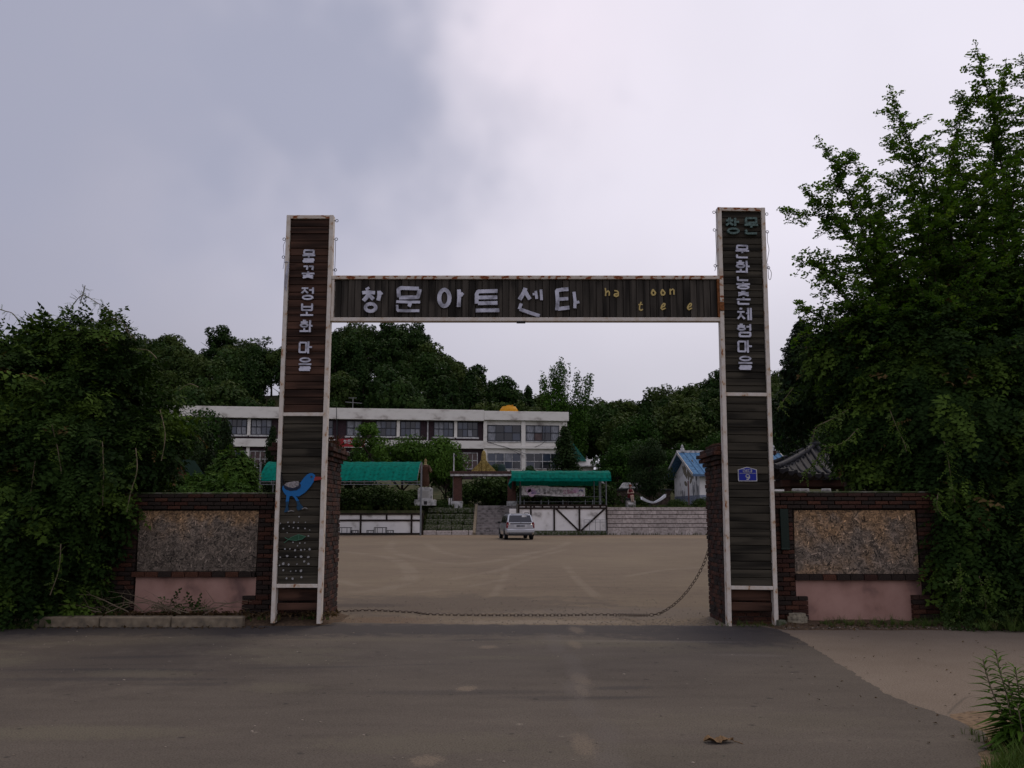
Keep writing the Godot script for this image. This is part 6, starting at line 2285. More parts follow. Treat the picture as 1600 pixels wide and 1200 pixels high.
func school() -> void:
	var o := thing("school_building", "long two-storey white school building with brown brick between its window rows", "building", Vector3(-33.333, 0, -90), deg_to_rad(7.231))
	var L := 39.733
	var xs := 30.499
	var pt := 12.582
	var pb := 11.405
	var s1 := 9.228
	var s0 := 8.384
	var g := 4.6
	var box := func(called: String, x0: float, x1: float, y0: float, y1: float, z0: float, z1: float, m: Material, bev := 0.015) -> void:
		var b := MB.new()
		b.box(Vector3((x0 + x1) * 0.5, (y0 + y1) * 0.5, (z0 + z1) * 0.5), Vector3(x1 - x0, y1 - y0, z1 - z0), bev)
		part(o, called, b.mesh(), m)
	var X0 := -14.0
	box.call("wall", X0, xs - 0.02, g - 1.0, pb + 0.1, -9.0, -0.32, M.brown_brick)
	box.call("wall", xs - 0.02, L, g - 1.0, pb + 0.1, -9.0, -0.12, M.cream)
	box.call("parapet", X0 - 0.1, xs, pb, pt, -9.2, 0.35, M.cream)
	box.call("parapet", xs + 0.005, L + 0.12, 11.503, 12.493, -9.2, 0.42, M.cream)
	box.call("slab_band", X0 - 0.1, xs, s0, s1, -2.0, 0.22, M.cream)
	box.call("slab_band", xs + 0.005, L + 0.05, 8.435, 8.714, -2.0, 0.24, M.cream)
	box.call("slab_band", xs + 0.005, L, 8.749, 9.168, -2.0, 0.0, M.cream)
	box.call("roof", X0, L, pb + 0.11, pt - 0.35, -9.1, 0.2, M.mortar)
	# piers
	for q: Array in [[5.474, 5.801], [11.806, 12.139], [21.092, 21.433], [27.286, 27.619], [-0.748, -0.427], [-6.484, -6.168]]:
		box.call("pier", q[0], q[1], s1 + 0.35, pb - 0.02, -0.4, -0.08, M.cream)
		box.call("pier", q[0], q[1], g, s0 - 0.01, -0.4, -0.08, M.cream)
	for q: Array in [[30.471, 30.856], [34.624, 35.084], [39.217, 39.719]]:
		box.call("pier", q[0], q[1], g, 11.503 - 0.01, -0.3, 0.08, M.cream)
	for u: float in [24.430, 14.779]:
		var b := MB.new()
		b.tube(PackedVector3Array([Vector3(u, s1, -0.2), Vector3(u, pb, -0.2)]), PackedFloat32Array([0.08]), 8)
		part(o, "downpipe", b.mesh(), M.white if u > 20 else M.dark_steel)
	# upper windows
	var y1 := 11.301
	var y0 := 9.676
	var dark := mat(lin(0.03, 0.032, 0.04), 0.5)
	var looks := [[2, 1, 1, 2, 2, 0, 0, 2], [1, 0, 1, 1, 2, 1, 0, 1], [1, 1, 2, 2, 1, 0, 0, 1], [2, 2, 1, 1, 2, 2, 1, 2], [0, 1, 2, 0, 1, 1, 0, 0], [1, 2, 0, 1, 0, 1, 1, 0]]
	var i := 0
	for q: Array in [[-2.543, -0.876], [-0.234, 1.832], [3.323, 5.409], [5.834, 7.967], [9.551, 11.739], [12.205, 14.343], [15.753, 17.371], [18.860, 21.037], [21.481, 23.639], [25.085, 27.230], [27.647, 29.876]]:
		window(o, q[0], q[1], y0, y1, -0.27, 2 if i == 6 else 4, dark, [2, 2, 2, 2] if i == 6 else looks[i % 6])
		box.call("sill", q[0] - 0.15, q[1] + 0.12, y0 - 0.2, y0 - 0.02, -0.35, -0.1, M.white)
		if i > 1:
			window(o, q[0], q[1], 6.179, 7.974, -0.27, 4, M.white, [[3, 3, 3, 3], [1, 0, 1, 0], [0, 0, 1, 1]][0 if i == 10 else i % 3])
		i += 1
	window(o, 30.893, 34.588, 9.264, 11.016, -0.08, 4, dark, [2, 0, 0, 1, 2, 0, 1, 0])
	window(o, 35.119, 38.856, 9.308, 11.034, -0.08, 4, dark, [2, 3, 0, 2, 2, 2, 1, 2])
	box.call("sill", 30.893, 34.588, 9.125, 9.229, -0.1, 0.1, M.white)
	box.call("sill", 35.119, 38.856, 9.167, 9.273, -0.1, 0.1, M.white)
	window(o, 30.906, 34.583, 6.204, 7.974, -0.08, 4, M.white, [1, 0, 1, 0, 1, 1, 2, 1], 0.48)
	window(o, 35.111, 38.830, 6.230, 7.975, -0.08, 4, M.white, [1, 0, 0, 1, 0, 0, 1, 0], 0.48)
	# cracks and loose cables
	for q: Array in [[30.792, 9.175, 31.843, 8.836, 33.599, 8.365, 35.148, 7.820], [30.933, 9.037, 32.896, 8.568, 34.866, 7.608], [36.070, 8.597, 37.137, 9.239, 37.289, 10.932]]:
		var pts := []
		for k in range(0, q.size(), 2):
			pts.append(Vector3(q[k], q[k + 1], 0.28))
		wire(o, "cable", pts, 0.022, M.dark_steel)
	wire(o, "cable", [Vector3(14.699, pt + 0.2, 0.4), Vector3(14.739, pb, 0.4), Vector3(14.765, s1, 0.3)], 0.03, M.dark_steel)
	# roof aerial and water tank
	var ae := thing("roof_aerial", "thin television aerial on the school roof", "aerial", Vector3(-17.626, pt - 0.4, -95.0))
	var b2 := MB.new()
	var hh := 14.167 - pt + 0.4
	b2.bar(Vector3.ZERO, Vector3(0, hh, 0), 0.06, 0.06)
	b2.bar(Vector3(-0.85, hh - 0.5, 0), Vector3(1.0, hh - 0.65, 0), 0.05, 0.05)
	b2.bar(Vector3(-0.5, hh - 0.05, 0), Vector3(0.4, hh - 0.05, 0), 0.04, 0.04)
	b2.bar(Vector3(-0.3, 0.4, 0), Vector3(0.0, 0.9, 0), 0.04, 0.04)
	b2.bar(Vector3(0.3, 0.4, 0), Vector3(0.0, 0.9, 0), 0.04, 0.04)
	part(ae, "mast", b2.mesh(), M.steel)
	var ta := thing("water_tank", "yellow plastic water tank on the flat school roof", "tank", Vector3(-0.365, 11.35, -98.5))
	b2 = MB.new()
	var th := 13.667 - 11.35
	b2.lathe(PackedVector2Array([Vector2(0.0, 0), Vector2(1.02, 0), Vector2(1.04, th - 0.75), Vector2(1.0, th - 0.45), Vector2(0.78, th - 0.12), Vector2(0.3, th - 0.05), Vector2(0.28, th + 0.05), Vector2(0, th + 0.06)]), 24)
	for k in 8:
		var e := Vector3(cos(TAU * k / 8), 0, sin(TAU * k / 8))
		b2.bar(e * 1.03 + Vector3(0, 0.1, 0), e * 1.02 + Vector3(0, th - 0.5, 0), 0.1, 0.1)
	part(ta, "drum", b2.mesh(), mat(lin(0.52, 0.24, 0.01), 0.45))
	b2 = MB.new()
	b2.tube(PackedVector3Array([Vector3(0.4, th - 0.1, 0.6), Vector3(0.4, th + 0.02, 0.6)]), PackedFloat32Array([0.1]), 10)
	part(ta, "lid", b2.mesh(), mat(lin(0.45, 0.2, 0.01), 0.45))
	# red notice in front of the school
	var sg := thing("red_sign", "red sign board with white lettering half hidden by trees before the school", "sign", Vector3(-14.949, 4.2, -80))
	b2 = MB.new()
	b2.box(Vector3(0, 7.936 - 4.2, 0), Vector3(2.6, 0.75, 0.08), 0.02)
	part(sg, "board", b2.mesh(), mat(lin(0.3, 0.018, 0.025), 0.5))
	b2 = MB.new()
	for x: float in [-1.1, 1.1]:
		b2.bar(Vector3(x, 0, -0.06), Vector3(x, 7.936 - 4.2, -0.06), 0.1, 0.06)
	part(sg, "post", b2.mesh(), M.steel)
	b2 = MB.new()
	for k in 5:
		b2.strokes(syllable(["cAo", "mUn", "oA", "tE", "sEn"][k], Vector2(0.3, 0.3), Vector2(-0.5 + k * 0.36, 0)), 0.025, 0.0, 0.02)
	part(sg, "lettering", b2.mesh(), M.white, Vector3(0, 8.055 - 4.2, 0.04))

# ---------- car ----------
func car() -> void:
	var o := thing("car", "silver estate car seen from behind, parked in the yard before the steps", "car", Vector3(0.231, 0.000, -52.794), deg_to_rad(7))
	o.scale = Vector3(0.95, 0.92, 0.95)
	var paint := mat(lin(0.44, 0.45, 0.48), 0.33, null, Vector3.ONE, 0, 0.6)
	paint.metallic = 0.55
	paint.clearcoat_enabled = true
	paint.clearcoat = 0.7
	paint.clearcoat_roughness = 0.1
	var secs := [[2.28, 0.78, 0.42, 0.97], [2.22, 0.86, 0.36, 1.0], [2.0, 0.895, 0.3, 1.02], [1.4, 0.905, 0.26, 1.02], [0.4, 0.905, 0.24, 1.0], [-0.8, 0.9, 0.24, 0.98], [-1.5, 0.885, 0.26, 0.95], [-2.0, 0.84, 0.3, 0.86], [-2.28, 0.7, 0.38, 0.72]]
	var rings: Array[PackedVector3Array] = []
	for s: Array in secs:
		var w: float = s[1]
		var r := PackedVector3Array()
		for q: Vector2 in [Vector2(-0.86, 0.0), Vector2(-0.97, 0.1), Vector2(-1.0, 0.35), Vector2(-0.995, 0.62), Vector2(-0.955, 0.86), Vector2(-0.88, 1.0), Vector2(0.88, 1.0), Vector2(0.955, 0.86), Vector2(0.995, 0.62), Vector2(1.0, 0.35), Vector2(0.97, 0.1), Vector2(0.86, 0.0)]:
			r.append(Vector3(q.x * w, lerpf(s[2], s[3], q.y), s[0]))
		rings.append(r)
	var b := MB.new()
	var n := 12
	for i in rings.size() - 1:
		for k in n:
			var l := (k + 1) % n
			b.quad(rings[i + 1][k], rings[i + 1][l], rings[i][l], rings[i][k])
	for k in range(1, n - 1):
		b.tri(rings[0][0], rings[0][k + 1], rings[0][k])
		b.tri(rings[-1][0], rings[-1][k], rings[-1][k + 1])
	part(o, "body", b.mesh(), paint)
	# cabin: four stations of the glasshouse
	var cab := [[2.17, 0.80, 1.0, 1.04], [1.86, 0.70, 1.0, 1.60], [1.5, 0.69, 1.0, 1.655], [-0.35, 0.68, 0.98, 1.64], [-0.7, 0.68, 0.97, 1.58], [-1.45, 0.76, 0.95, 1.0]]
	b = MB.new()
	var cr: Array[PackedVector3Array] = []
	for s: Array in cab:
		var r := PackedVector3Array()
		for q: Vector2 in [Vector2(-0.83, 0.0), Vector2(-lerpf(0.83, s[1], 0.86), 0.86), Vector2(-s[1] * 0.9, 0.97), Vector2(0, 1.0), Vector2(s[1] * 0.9, 0.97), Vector2(lerpf(0.83, s[1], 0.86), 0.86), Vector2(0.83, 0.0)]:
			r.append(Vector3(q.x, lerpf(s[2] - 0.03, s[3], q.y), s[0]))
		cr.append(r)
	for i in cr.size() - 1:
		for k in 6:
			b.quad(cr[i + 1][k], cr[i + 1][k + 1], cr[i][k + 1], cr[i][k])
	part(o, "cabin", b.mesh(), paint)
	var gl := mat(lin(0.012, 0.012, 0.02), 0.07, null, Vector3.ONE, 0, 0.6)
	# rear window lies on the sloping tailgate
	b = MB.new()
	var up := Vector3(0, 1.57 - 1.07, 1.875 - 2.16).normalized()
	var out := Vector3(0, -up.z, up.y).normalized()
	var pz := func(x: float, y: float) -> Vector3: return Vector3(x, y, lerpf(2.17, 1.86, (y - 1.04) / 0.56)) + out * 0.012
	b.quad(pz.call(-0.72, 1.10), pz.call(0.72, 1.10), pz.call(0.63, 1.53), pz.call(-0.63, 1.53))
	part(o, "rear_window", b.mesh(), gl)
	b = MB.new()
	b.quad(pz.call(0.12, 1.41) + out * 0.01, pz.call(0.42, 1.41) + out * 0.01, pz.call(0.40, 1.55) + out * 0.01, pz.call(0.14, 1.55) + out * 0.01)
	part(o, "window_sticker", b.mesh(), M.white)
	for s: float in [-1.0, 1.0]:
		for q: Array in [[1.72, 1.0], [0.88, 0.05], [-0.05, -0.92]]:
			b = MB.new()
			var xa := func(y: float) -> float: return s * (lerpf(0.83, 0.70, (y - 0.97) / 0.6) + 0.012)
			var za: float = q[0]
			var zb: float = q[1]
			var topz: float = za - 0.12 if za > 1.5 else za
			var botf: float = zb - 0.25 if zb < -0.5 else zb
			var pts := [Vector3(xa.call(1.05), 1.05, za), Vector3(xa.call(1.05), 1.05, botf), Vector3(xa.call(1.5), 1.5, zb + (0.12 if zb < -0.5 else 0.0)), Vector3(xa.call(1.5), 1.5, topz)]
			if s > 0:
				b.quad(pts[0], pts[1], pts[2], pts[3])
			else:
				b.quad(pts[3], pts[2], pts[1], pts[0])
			part(o, "side_window", b.mesh(), gl)
		# tail lamp wraps the corner
		b = MB.new()
		b.prism(PackedVector2Array([Vector2(s * 0.70, 0.72), Vector2(s * 0.86, 0.74), Vector2(s * 0.85, 1.0), Vector2(s * 0.80, 1.12), Vector2(s * 0.73, 1.10), Vector2(s * 0.71, 0.9)]), 2.05, 2.275)
		part(o, "tail_light", b.mesh(), mat(lin(0.16, 0.008, 0.014), 0.2))
		b = MB.new()
		b.box(Vector3(s * 0.785, 0.93, 2.277), Vector3(0.12, 0.05, 0.012), 0.003)
		part(o, "lamp_lens", b.mesh(), mat(lin(0.4, 0.25, 0.24), 0.25))
		b = MB.new()
		b.box(Vector3(s * 0.98, 1.06, -0.78), Vector3(0.2, 0.13, 0.09), 0.03)
		part(o, "mirror", b.mesh(), M.dark_steel)
		b = MB.new()
		b.tube(PackedVector3Array([Vector3(s * 0.6, 1.64, 1.6), Vector3(s * 0.61, 1.70, 1.45), Vector3(s * 0.61, 1.70, -0.2), Vector3(s * 0.6, 1.65, -0.4)]), PackedFloat32Array([0.022]), 6)
		part(o, "roof_rail", b.mesh(), M.dark_steel)
		for z: float in [1.35, -1.35]:
			b = MB.new()
			var rot := Transform3D(Basis(Vector3.FORWARD, PI * 0.5), Vector3(s * 0.79, 0.32, z))
			var tb := MB.new()
			tb.lathe(PackedVector2Array([Vector2(0.2, -0.1), Vector2(0.3, -0.105), Vector2(0.322, -0.07), Vector2(0.322, 0.07), Vector2(0.3, 0.105), Vector2(0.2, 0.1)]), 24)
			for i in tb.v.size():
				tb.v[i] = rot * tb.v[i]
				tb.n[i] = rot.basis * tb.n[i]
			var wh := part(o, "wheel", tb.mesh(), mat(lin(0.018, 0.018, 0.019), 0.85))
			var rb := MB.new()
			rb.lathe(PackedVector2Array([Vector2(0.0, s * 0.06), Vector2(0.05, s * 0.06), Vector2(0.06, s * 0.08), Vector2(0.2, s * 0.095)]), 20)
			for k in 5:
				var e := Vector3(cos(TAU * k / 5), 0, sin(TAU * k / 5))
				rb.bar(e * 0.05 + Vector3(0, s * 0.085, 0), e * 0.2 + Vector3(0, s * 0.1, 0), 0.06, 0.02, 0.0, Vector3.UP)
			for i in rb.v.size():
				rb.v[i] = rot * rb.v[i]
				rb.n[i] = rot.basis * rb.n[i]
			part(wh, "rim", rb.mesh(), mat(lin(0.3, 0.3, 0.32), 0.35))
			# dark arch
			var ab := MB.new()
			ab.lathe(PackedVector2Array([Vector2(0.0, -0.02), Vector2(0.375, -0.02), Vector2(0.385, 0.012), Vector2(0.0, 0.013)]), 24)
			var ar := Transform3D(Basis(Vector3.FORWARD, PI * 0.5 * s), Vector3(s * 0.898, 0.34, z))
			for i in ab.v.size():
				ab.v[i] = ar * ab.v[i]
				ab.n[i] = ar.basis * ab.n[i]
			var keep := MB.new()
			for i in range(0, ab.v.size(), 3):
				if (ab.v[i].y + ab.v[i + 1].y + ab.v[i + 2].y) / 3.0 > 0.26:
					for j in 3:
						keep.put(ab.v[i + j], ab.n[i + j], Vector2.ZERO)
			part(o, "wheel_arch", keep.mesh(), M.dark_steel)
	b = MB.new()
	b.box(Vector3(0, 0.55, 2.25), Vector3(1.72, 0.26, 0.16), 0.06)
	part(o, "bumper", b.mesh(), paint)
	b = MB.new()
	b.box(Vector3(0, 0.36, 2.22), Vector3(1.42, 0.16, 0.16), 0.04)
	part(o, "bumper_skirt", b.mesh(), M.dark_steel)
	b = MB.new()
	b.box(Vector3(0, 1.03, 2.245), Vector3(1.3, 0.07, 0.06), 0.02)
	part(o, "chrome_strip", b.mesh(), mat(lin(0.13, 0.13, 0.14), 0.35))
	b = MB.new()
	b.prism(PackedVector2Array([Vector2(-0.36, 0.76), Vector2(0.36, 0.76), Vector2(0.40, 0.96), Vector2(-0.40, 0.96)]), 2.2, 2.29)
	part(o, "plate_recess", b.mesh(), mat(lin(0.5, 0.5, 0.52), 0.4))
	b = MB.new()
	b.box(Vector3(0, 0.87, 2.296), Vector3(0.54, 0.13, 0.014), 0.004)
	part(o, "number_plate", b.mesh(), M.curtain)
	b = MB.new()
	for i in 6:
		b.box(Vector3(-0.19 + i * 0.075 + (0.02 if i > 2 else 0.0), 0.87, 2.305), Vector3(0.035, 0.075, 0.004))
	part(o, "plate_characters", b.mesh(), M.dark_steel)
	b = MB.new()
	b.box(Vector3(0, 1.64, 1.74), Vector3(1.1, 0.035, 0.26), 0.015)
	part(o, "spoiler", b.mesh(), paint)
	b = MB.new()
	b.lathe(PackedVector2Array([Vector2(0.035, 0), Vector2(0.03, 0.05), Vector2(0, 0.07)]), 8, Vector3(0.02, 1.03, 2.25))
	part(o, "emblem", b.mesh(), M.steel)

# ---------- wooded hill and trees at middle distance ----------
func hill() -> void:
	var dk := lin(0.018, 0.036, 0.012).srgb_to_linear()
	var gr := lin(0.038, 0.070, 0.018).srgb_to_linear()
	var ol := lin(0.056, 0.078, 0.020).srgb_to_linear()
	var kinds := []
	for i in 5:
		var h := 10.5
		var bo := bough_ball(200 + i, 34, Vector3(0, 6.4, 0), Vector3(3.4, 3.9, 3.4), 1.35)
		if i == 3:
			bo = bough_ball(205, 40, Vector3(0, 6.8, 0), Vector3(2.5, 4.2, 2.5), 1.0)
		var c := crown(210 + i, bo, 5600, 0.42, dk.lerp(gr, 0.3 * (i % 3)), gr if i % 2 else ol)
		var t := tree("forest_tree", "dark leafy forest tree on the wooded hill behind the school", "forest trees on the hill", Vector3(-400 - i * 20, -30, -150), c, trunk_mesh(h * 0.75, 0.2, 220 + i))
		kinds.append(t)
	for i in 2:
		var bo := bough_cone(230 + i, 30, 10.0, 2.6, 2.0, 1.3)
		var c := crown(235 + i, bo, 5200, 0.36, dk, gr.lerp(dk, 0.5))
		kinds.append(tree("forest_pine", "dark pine on the wooded hill behind the school", "forest pines on the hill", Vector3(-500 - i * 20, -30, -150), c, trunk_mesh(9.0, 0.2, 240 + i, 3, 0.2)))
	var used := {}
	var r := RandomNumberGenerator.new()
	r.seed = 77
	for row in 7:
		var d: float = [105.0, 113.0, 121.0, 130.0, 138.0, 145.0, 151.0][row]
		var half := d * 0.6 + 4.0
		var x := -half
		while x < half:
			var px := x + r.randf_range(-1.4, 1.4)
			var pd := d + r.randf_range(-3, 3)
			x += r.randf_range(4.2, 5.8)
			# open the right-hand hollow where nothing would show above the yard trees
			var k := r.randi_range(0, 6) if row < 4 else r.randi_range(0, 4)
			if px > 2.5 and px < 10.5 and pd < 126.0:
				continue
			var at := Vector3(px, land(px, -pd) - 0.3, -pd)
			var s := r.randf_range(0.82, 1.12)
			if k >= 5:
				s *= 1.05
			var who: Node3D = kinds[k]
			if used.has(k):
				who = copy(kinds[k], at, r.randf() * TAU, s)
			else:
				used[k] = true
				who.position = at
				who.scale = Vector3.ONE * s
			var u := px / pd
			var place := "left of the left gate tower" if u < -0.27 else "above the school roof, left half" if u < -0.1 else "above the school roof, right half" if u < 0.06 else "in the hollow right of the school" if u < 0.24 else "beyond the right gate tower"
			var kind: String = ["broad dark green forest tree", "rounded mid green forest tree", "bushy dull green forest tree", "narrow light green forest tree", "spreading olive green forest tree", "pointed dark pine", "slim dark pine"][k]
			who.set_meta("label", "%s %s, %s" % [kind, ["at the hill foot", "low down", "on the lower slope", "on the middle slope", "on the upper slope", "just under the skyline", "on the skyline"][row], place])

func far_plants() -> void:
	var dk := Color(0.014, 0.032, 0.009)
	var gr := Color(0.036, 0.078, 0.013)
	var lt := Color(0.066, 0.125, 0.02)
	# broad trees before the school
	var c := crown(301, bough_ball(302, 46, Vector3(0, 3.6, 0), Vector3(3.6, 1.9, 2.6), 0.95), 9000, 0.26, gr, lt, 0.4)
	var t := trunk_mesh(3.4, 0.2, 303, 7, 0.7)
	var a := tree("spreading_tree", "wide bright green tree left of the brown statue before the school", "", Vector3(-6.994, 2.1, -72), c, t)
	a.scale = Vector3(0.92, 1.0, 0.92)
	var a2 := copy(a, Vector3(-5.382, 1.9, -70.5), 2.0, 0.9, "bright green spreading tree directly behind the brown statue and monument")
	a2.scale = Vector3(0.55, 0.86, 0.6)
	a2 = copy(a, Vector3(-9.367, 2.3, -74), 1.0, 0.85, "dense green tree over the middle of the left green canopy")
	a2.scale = Vector3(0.72, 0.95, 0.8)
	c = crown(311, bough_ball(312, 30, Vector3(0, 4.0, 0), Vector3(1.9, 2.8, 1.9), 0.6), 3800, 0.24, gr, lt)
	tree("slender_tree", "loose airy tree reaching over the school's middle windows", "", Vector3(-11.436, 1.9, -70), c, trunk_mesh(5.4, 0.13, 313, 7, 0.45), 0.0, 1.0)
	c = crown(314, bough_ball(315, 40, Vector3(0, 3.2, 0), Vector3(3.0, 2.0, 2.2), 0.9), 6000, 0.25, dk, gr)
	tree("bushy_tree", "dark green bushy tree behind the left end of the green canopy beside the brick pillar", "", Vector3(-12.948, 1.9, -69), c, trunk_mesh(3.6, 0.2, 316, 6, 0.5), 0.0, 0.85)
	var rb := crown(317, bough_ball(318, 14, Vector3(0, 1.4, 0), Vector3(0.5, 1.1, 0.5), 0.4), 1500, 0.1, Color(0.07, 0.022, 0.016), Color(0.12, 0.04, 0.025))
	# pointed conifer and the ones round it
	c = crown(321, bough_cone(322, 60, 6.9, 1.55, 0.4, 0.75), 12000, 0.17, Color(0.018, 0.033, 0.012), Color(0.034, 0.055, 0.018))
	var cone := tree("pointed_conifer", "dense pointed cone-shaped conifer in front of the school's right end", "", Vector3(4.515, 2.1, -74), c, trunk_mesh(5.0, 0.16, 323, 2, 0.1))
	cone.scale = Vector3(1.3, 0.96, 1.3)
	c = crown(331, bough_ball(332, 60, Vector3(0, 3.3, 0), Vector3(2.1, 2.5, 2.0), 0.75), 12000, 0.17, Color(0.014, 0.026, 0.011), Color(0.026, 0.042, 0.016))
	var round_c := tree("yard_juniper", "round dark juniper beside the mural shed, its bare trunk showing", "", Vector3(10.989, 1.8, -69), c, trunk_mesh(4.2, 0.24, 333, 4, 0.3))
	round_c.scale = Vector3(0.74, 0.95, 0.74)
	# tall upright trees at the back
	var bo := []
	var r := RandomNumberGenerator.new()
	r.seed = 340
	for i in 24:
		var x := r.randf_range(-3.0, 3.0)
		var top := 14.4 - absf(x) * 0.75 + r.randf_range(-1.0, 0.8)
		for k in 13:
			var f := k / 12.0
			bo.append([Vector3(x * (0.4 + 0.6 * f) + r.randf_range(-0.2, 0.2), lerpf(2.0, top, f), r.randf_range(-1.2, 1.2)), Vector3(lerpf(1.1, 0.5, f), 0.9, lerpf(1.1, 0.5, f))])
	c = crown(341, bo, 22000, 0.26, Color(0.026, 0.06, 0.010), Color(0.05, 0.105, 0.018))
	tree("upright_tree", "tall green tree of upright shoots beyond the right end of the school", "", Vector3(6.513, 4.9, -104), c, trunk_mesh(10.0, 0.3, 343, 3, 0.12))
	# evergreens and shrubs over the left wall
	c = crown(351, bough_cone(352, 46, 5.6, 1.9, 0.2, 0.95), 9500, 0.17, Color(0.012, 0.022, 0.009), Color(0.022, 0.036, 0.013))
	var ev := tree("left_evergreen", "tall dark evergreen with a feathery tip before the school's left end", "", Vector3(-14.934, 0, -45), c, trunk_mesh(4.4, 0.14, 353, 2, 0.1))
	ev.scale = Vector3(0.72, 1.08, 0.72)
	var e2 := copy(ev, Vector3(-16.216, 0, -46), 1.4, 1.0, "dark evergreen close against the vine-covered bush, left of the feathery one")
	e2.scale = Vector3(0.78, 1.0, 0.78)
	e2 = copy(ev, Vector3(-18.448, 1.7, -66.5), 2.4, 1.0, "small dark pine beside the left gate tower behind the green mound", "small_pine")
	e2.scale = Vector3(0.75, 1.1, 0.75)
	e2 = copy(ev, Vector3(-18.364, 0, -51), 0.4, 1.0, "dark evergreen half hidden behind the vine-covered bush")
	e2.scale = Vector3(0.9, 1.0, 0.9)
	# shrubs on the terrace
	var shr := crown(361, bough_ball(362, 22, Vector3(0, 0.55, 0), Vector3(1.0, 0.5, 0.7), 0.36), 3200, 0.12, Color(0.018, 0.032, 0.01), Color(0.045, 0.075, 0.02))
	var list := [
		[-15.5, -65.5, 1.4, "dark shrub at the left end of the terrace under the canopy"], [-13.4, -66.0, 1.6, "tall dark shrub under the left canopy near the brick pillar"], [-11.6, -65.0, 1.5, "shrub under the left canopy between two roof posts"], [-10.0, -66.0, 1.8, "leafy shrub under the left canopy's middle"],
		[-8.6, -65.0, 1.3, "pale-tipped shrub left of the white monument"], [-7.6, -67.5, 1.5, "shrub behind the white monument"], [-5.3, -66.6, 1.0, "grassy shrub between the monument and the white posts"], [-1.6, -71.0, 2.2, "dark shrub seen through the brick gateway, left half"], [-0.3, -72.0, 2.3, "dark shrub seen through the brick gateway, right half"],
		[10.2, -71.5, 1.2, "low shrub behind the boat-shaped bench"], [12.6, -66.5, 0.8, "low green shrub at the foot of the mural shed, near the juniper"], [14.6, -67.0, 0.9, "low green shrub before the mural shed's gable"], [16.4, -66.5, 1.0, "low green shrub at the mural shed's front corner"], [2.2, -74, 2.0, "dark shrub behind the banner's left end"], [7.2, -76.0, 2.2, "dark shrub behind the right posts of the right canopy"], [-3.9, -70.5, 1.7, "shrub behind the left pillar of the brick gateway"]]
	var first: Node3D = null
	for q: Array in list:
		var at := Vector3(q[0], land(q[0], q[1]) - 0.05, q[1])
		if first == null:
			first = thing("shrub", q[3], "shrub", at, 0, "shrubs on the terrace")
			part(first, "foliage", shr, M.crown)
			part(first, "stem", trunk_mesh(0.8, 0.05, 363, 4, 0.5), M.bark)
			first.set_meta("kindname", "shrub")
			first.scale = Vector3.ONE * q[2]
		else:
			copy(first, at, r.randf() * TAU, q[2], q[3])
	# trees behind the terrace on the right and left
	var mid := crown(371, bough_ball(372, 44, Vector3(0, 4.6, 0), Vector3(2.8, 3.0, 2.8), 1.0), 9000, 0.28, dk, gr)
	var mt := trunk_mesh(5.0, 0.2, 373)
	first = null
	for q: Array in [[10.0, -83, 0.8, "dark tree behind the right canopy, between conifer and low brown building"], [13.0, -86, 0.85, "dark tree above the red statue behind the low building"], [17.0, -88, 0.8, "dark tree between the juniper and the mural shed's roof"], [21.5, -90, 0.9, "dark tree behind the mural shed's ridge"], [-6.5, -81, 0.42, "tree behind the monument, before the school"], [1.6, -78, 0.33, "tree behind the banner, under the school's right windows"], [-1.2, -78, 0.33, "tree behind the brick gateway, before the school"], [26, -88, 1.1, "dark tree above the tiled pavilion's roof"], [31, -84, 1.15, "dark tree right of the mural shed, beyond the pavilion"], [13.5, -97, 1.0, "taller dark tree on the slope right of the school's end"], [-28, -76, 1.0, "dark tree before the hidden left end of the school"]]:
		var at := Vector3(q[0], land(q[0], q[1]) - 0.1, q[1])
		if first == null:
			first = tree("terrace_tree", q[3], "trees behind the terrace", at, mid, mt, 0, q[2])
		else:
			copy(first, at, r.randf() * TAU, q[2], q[3])

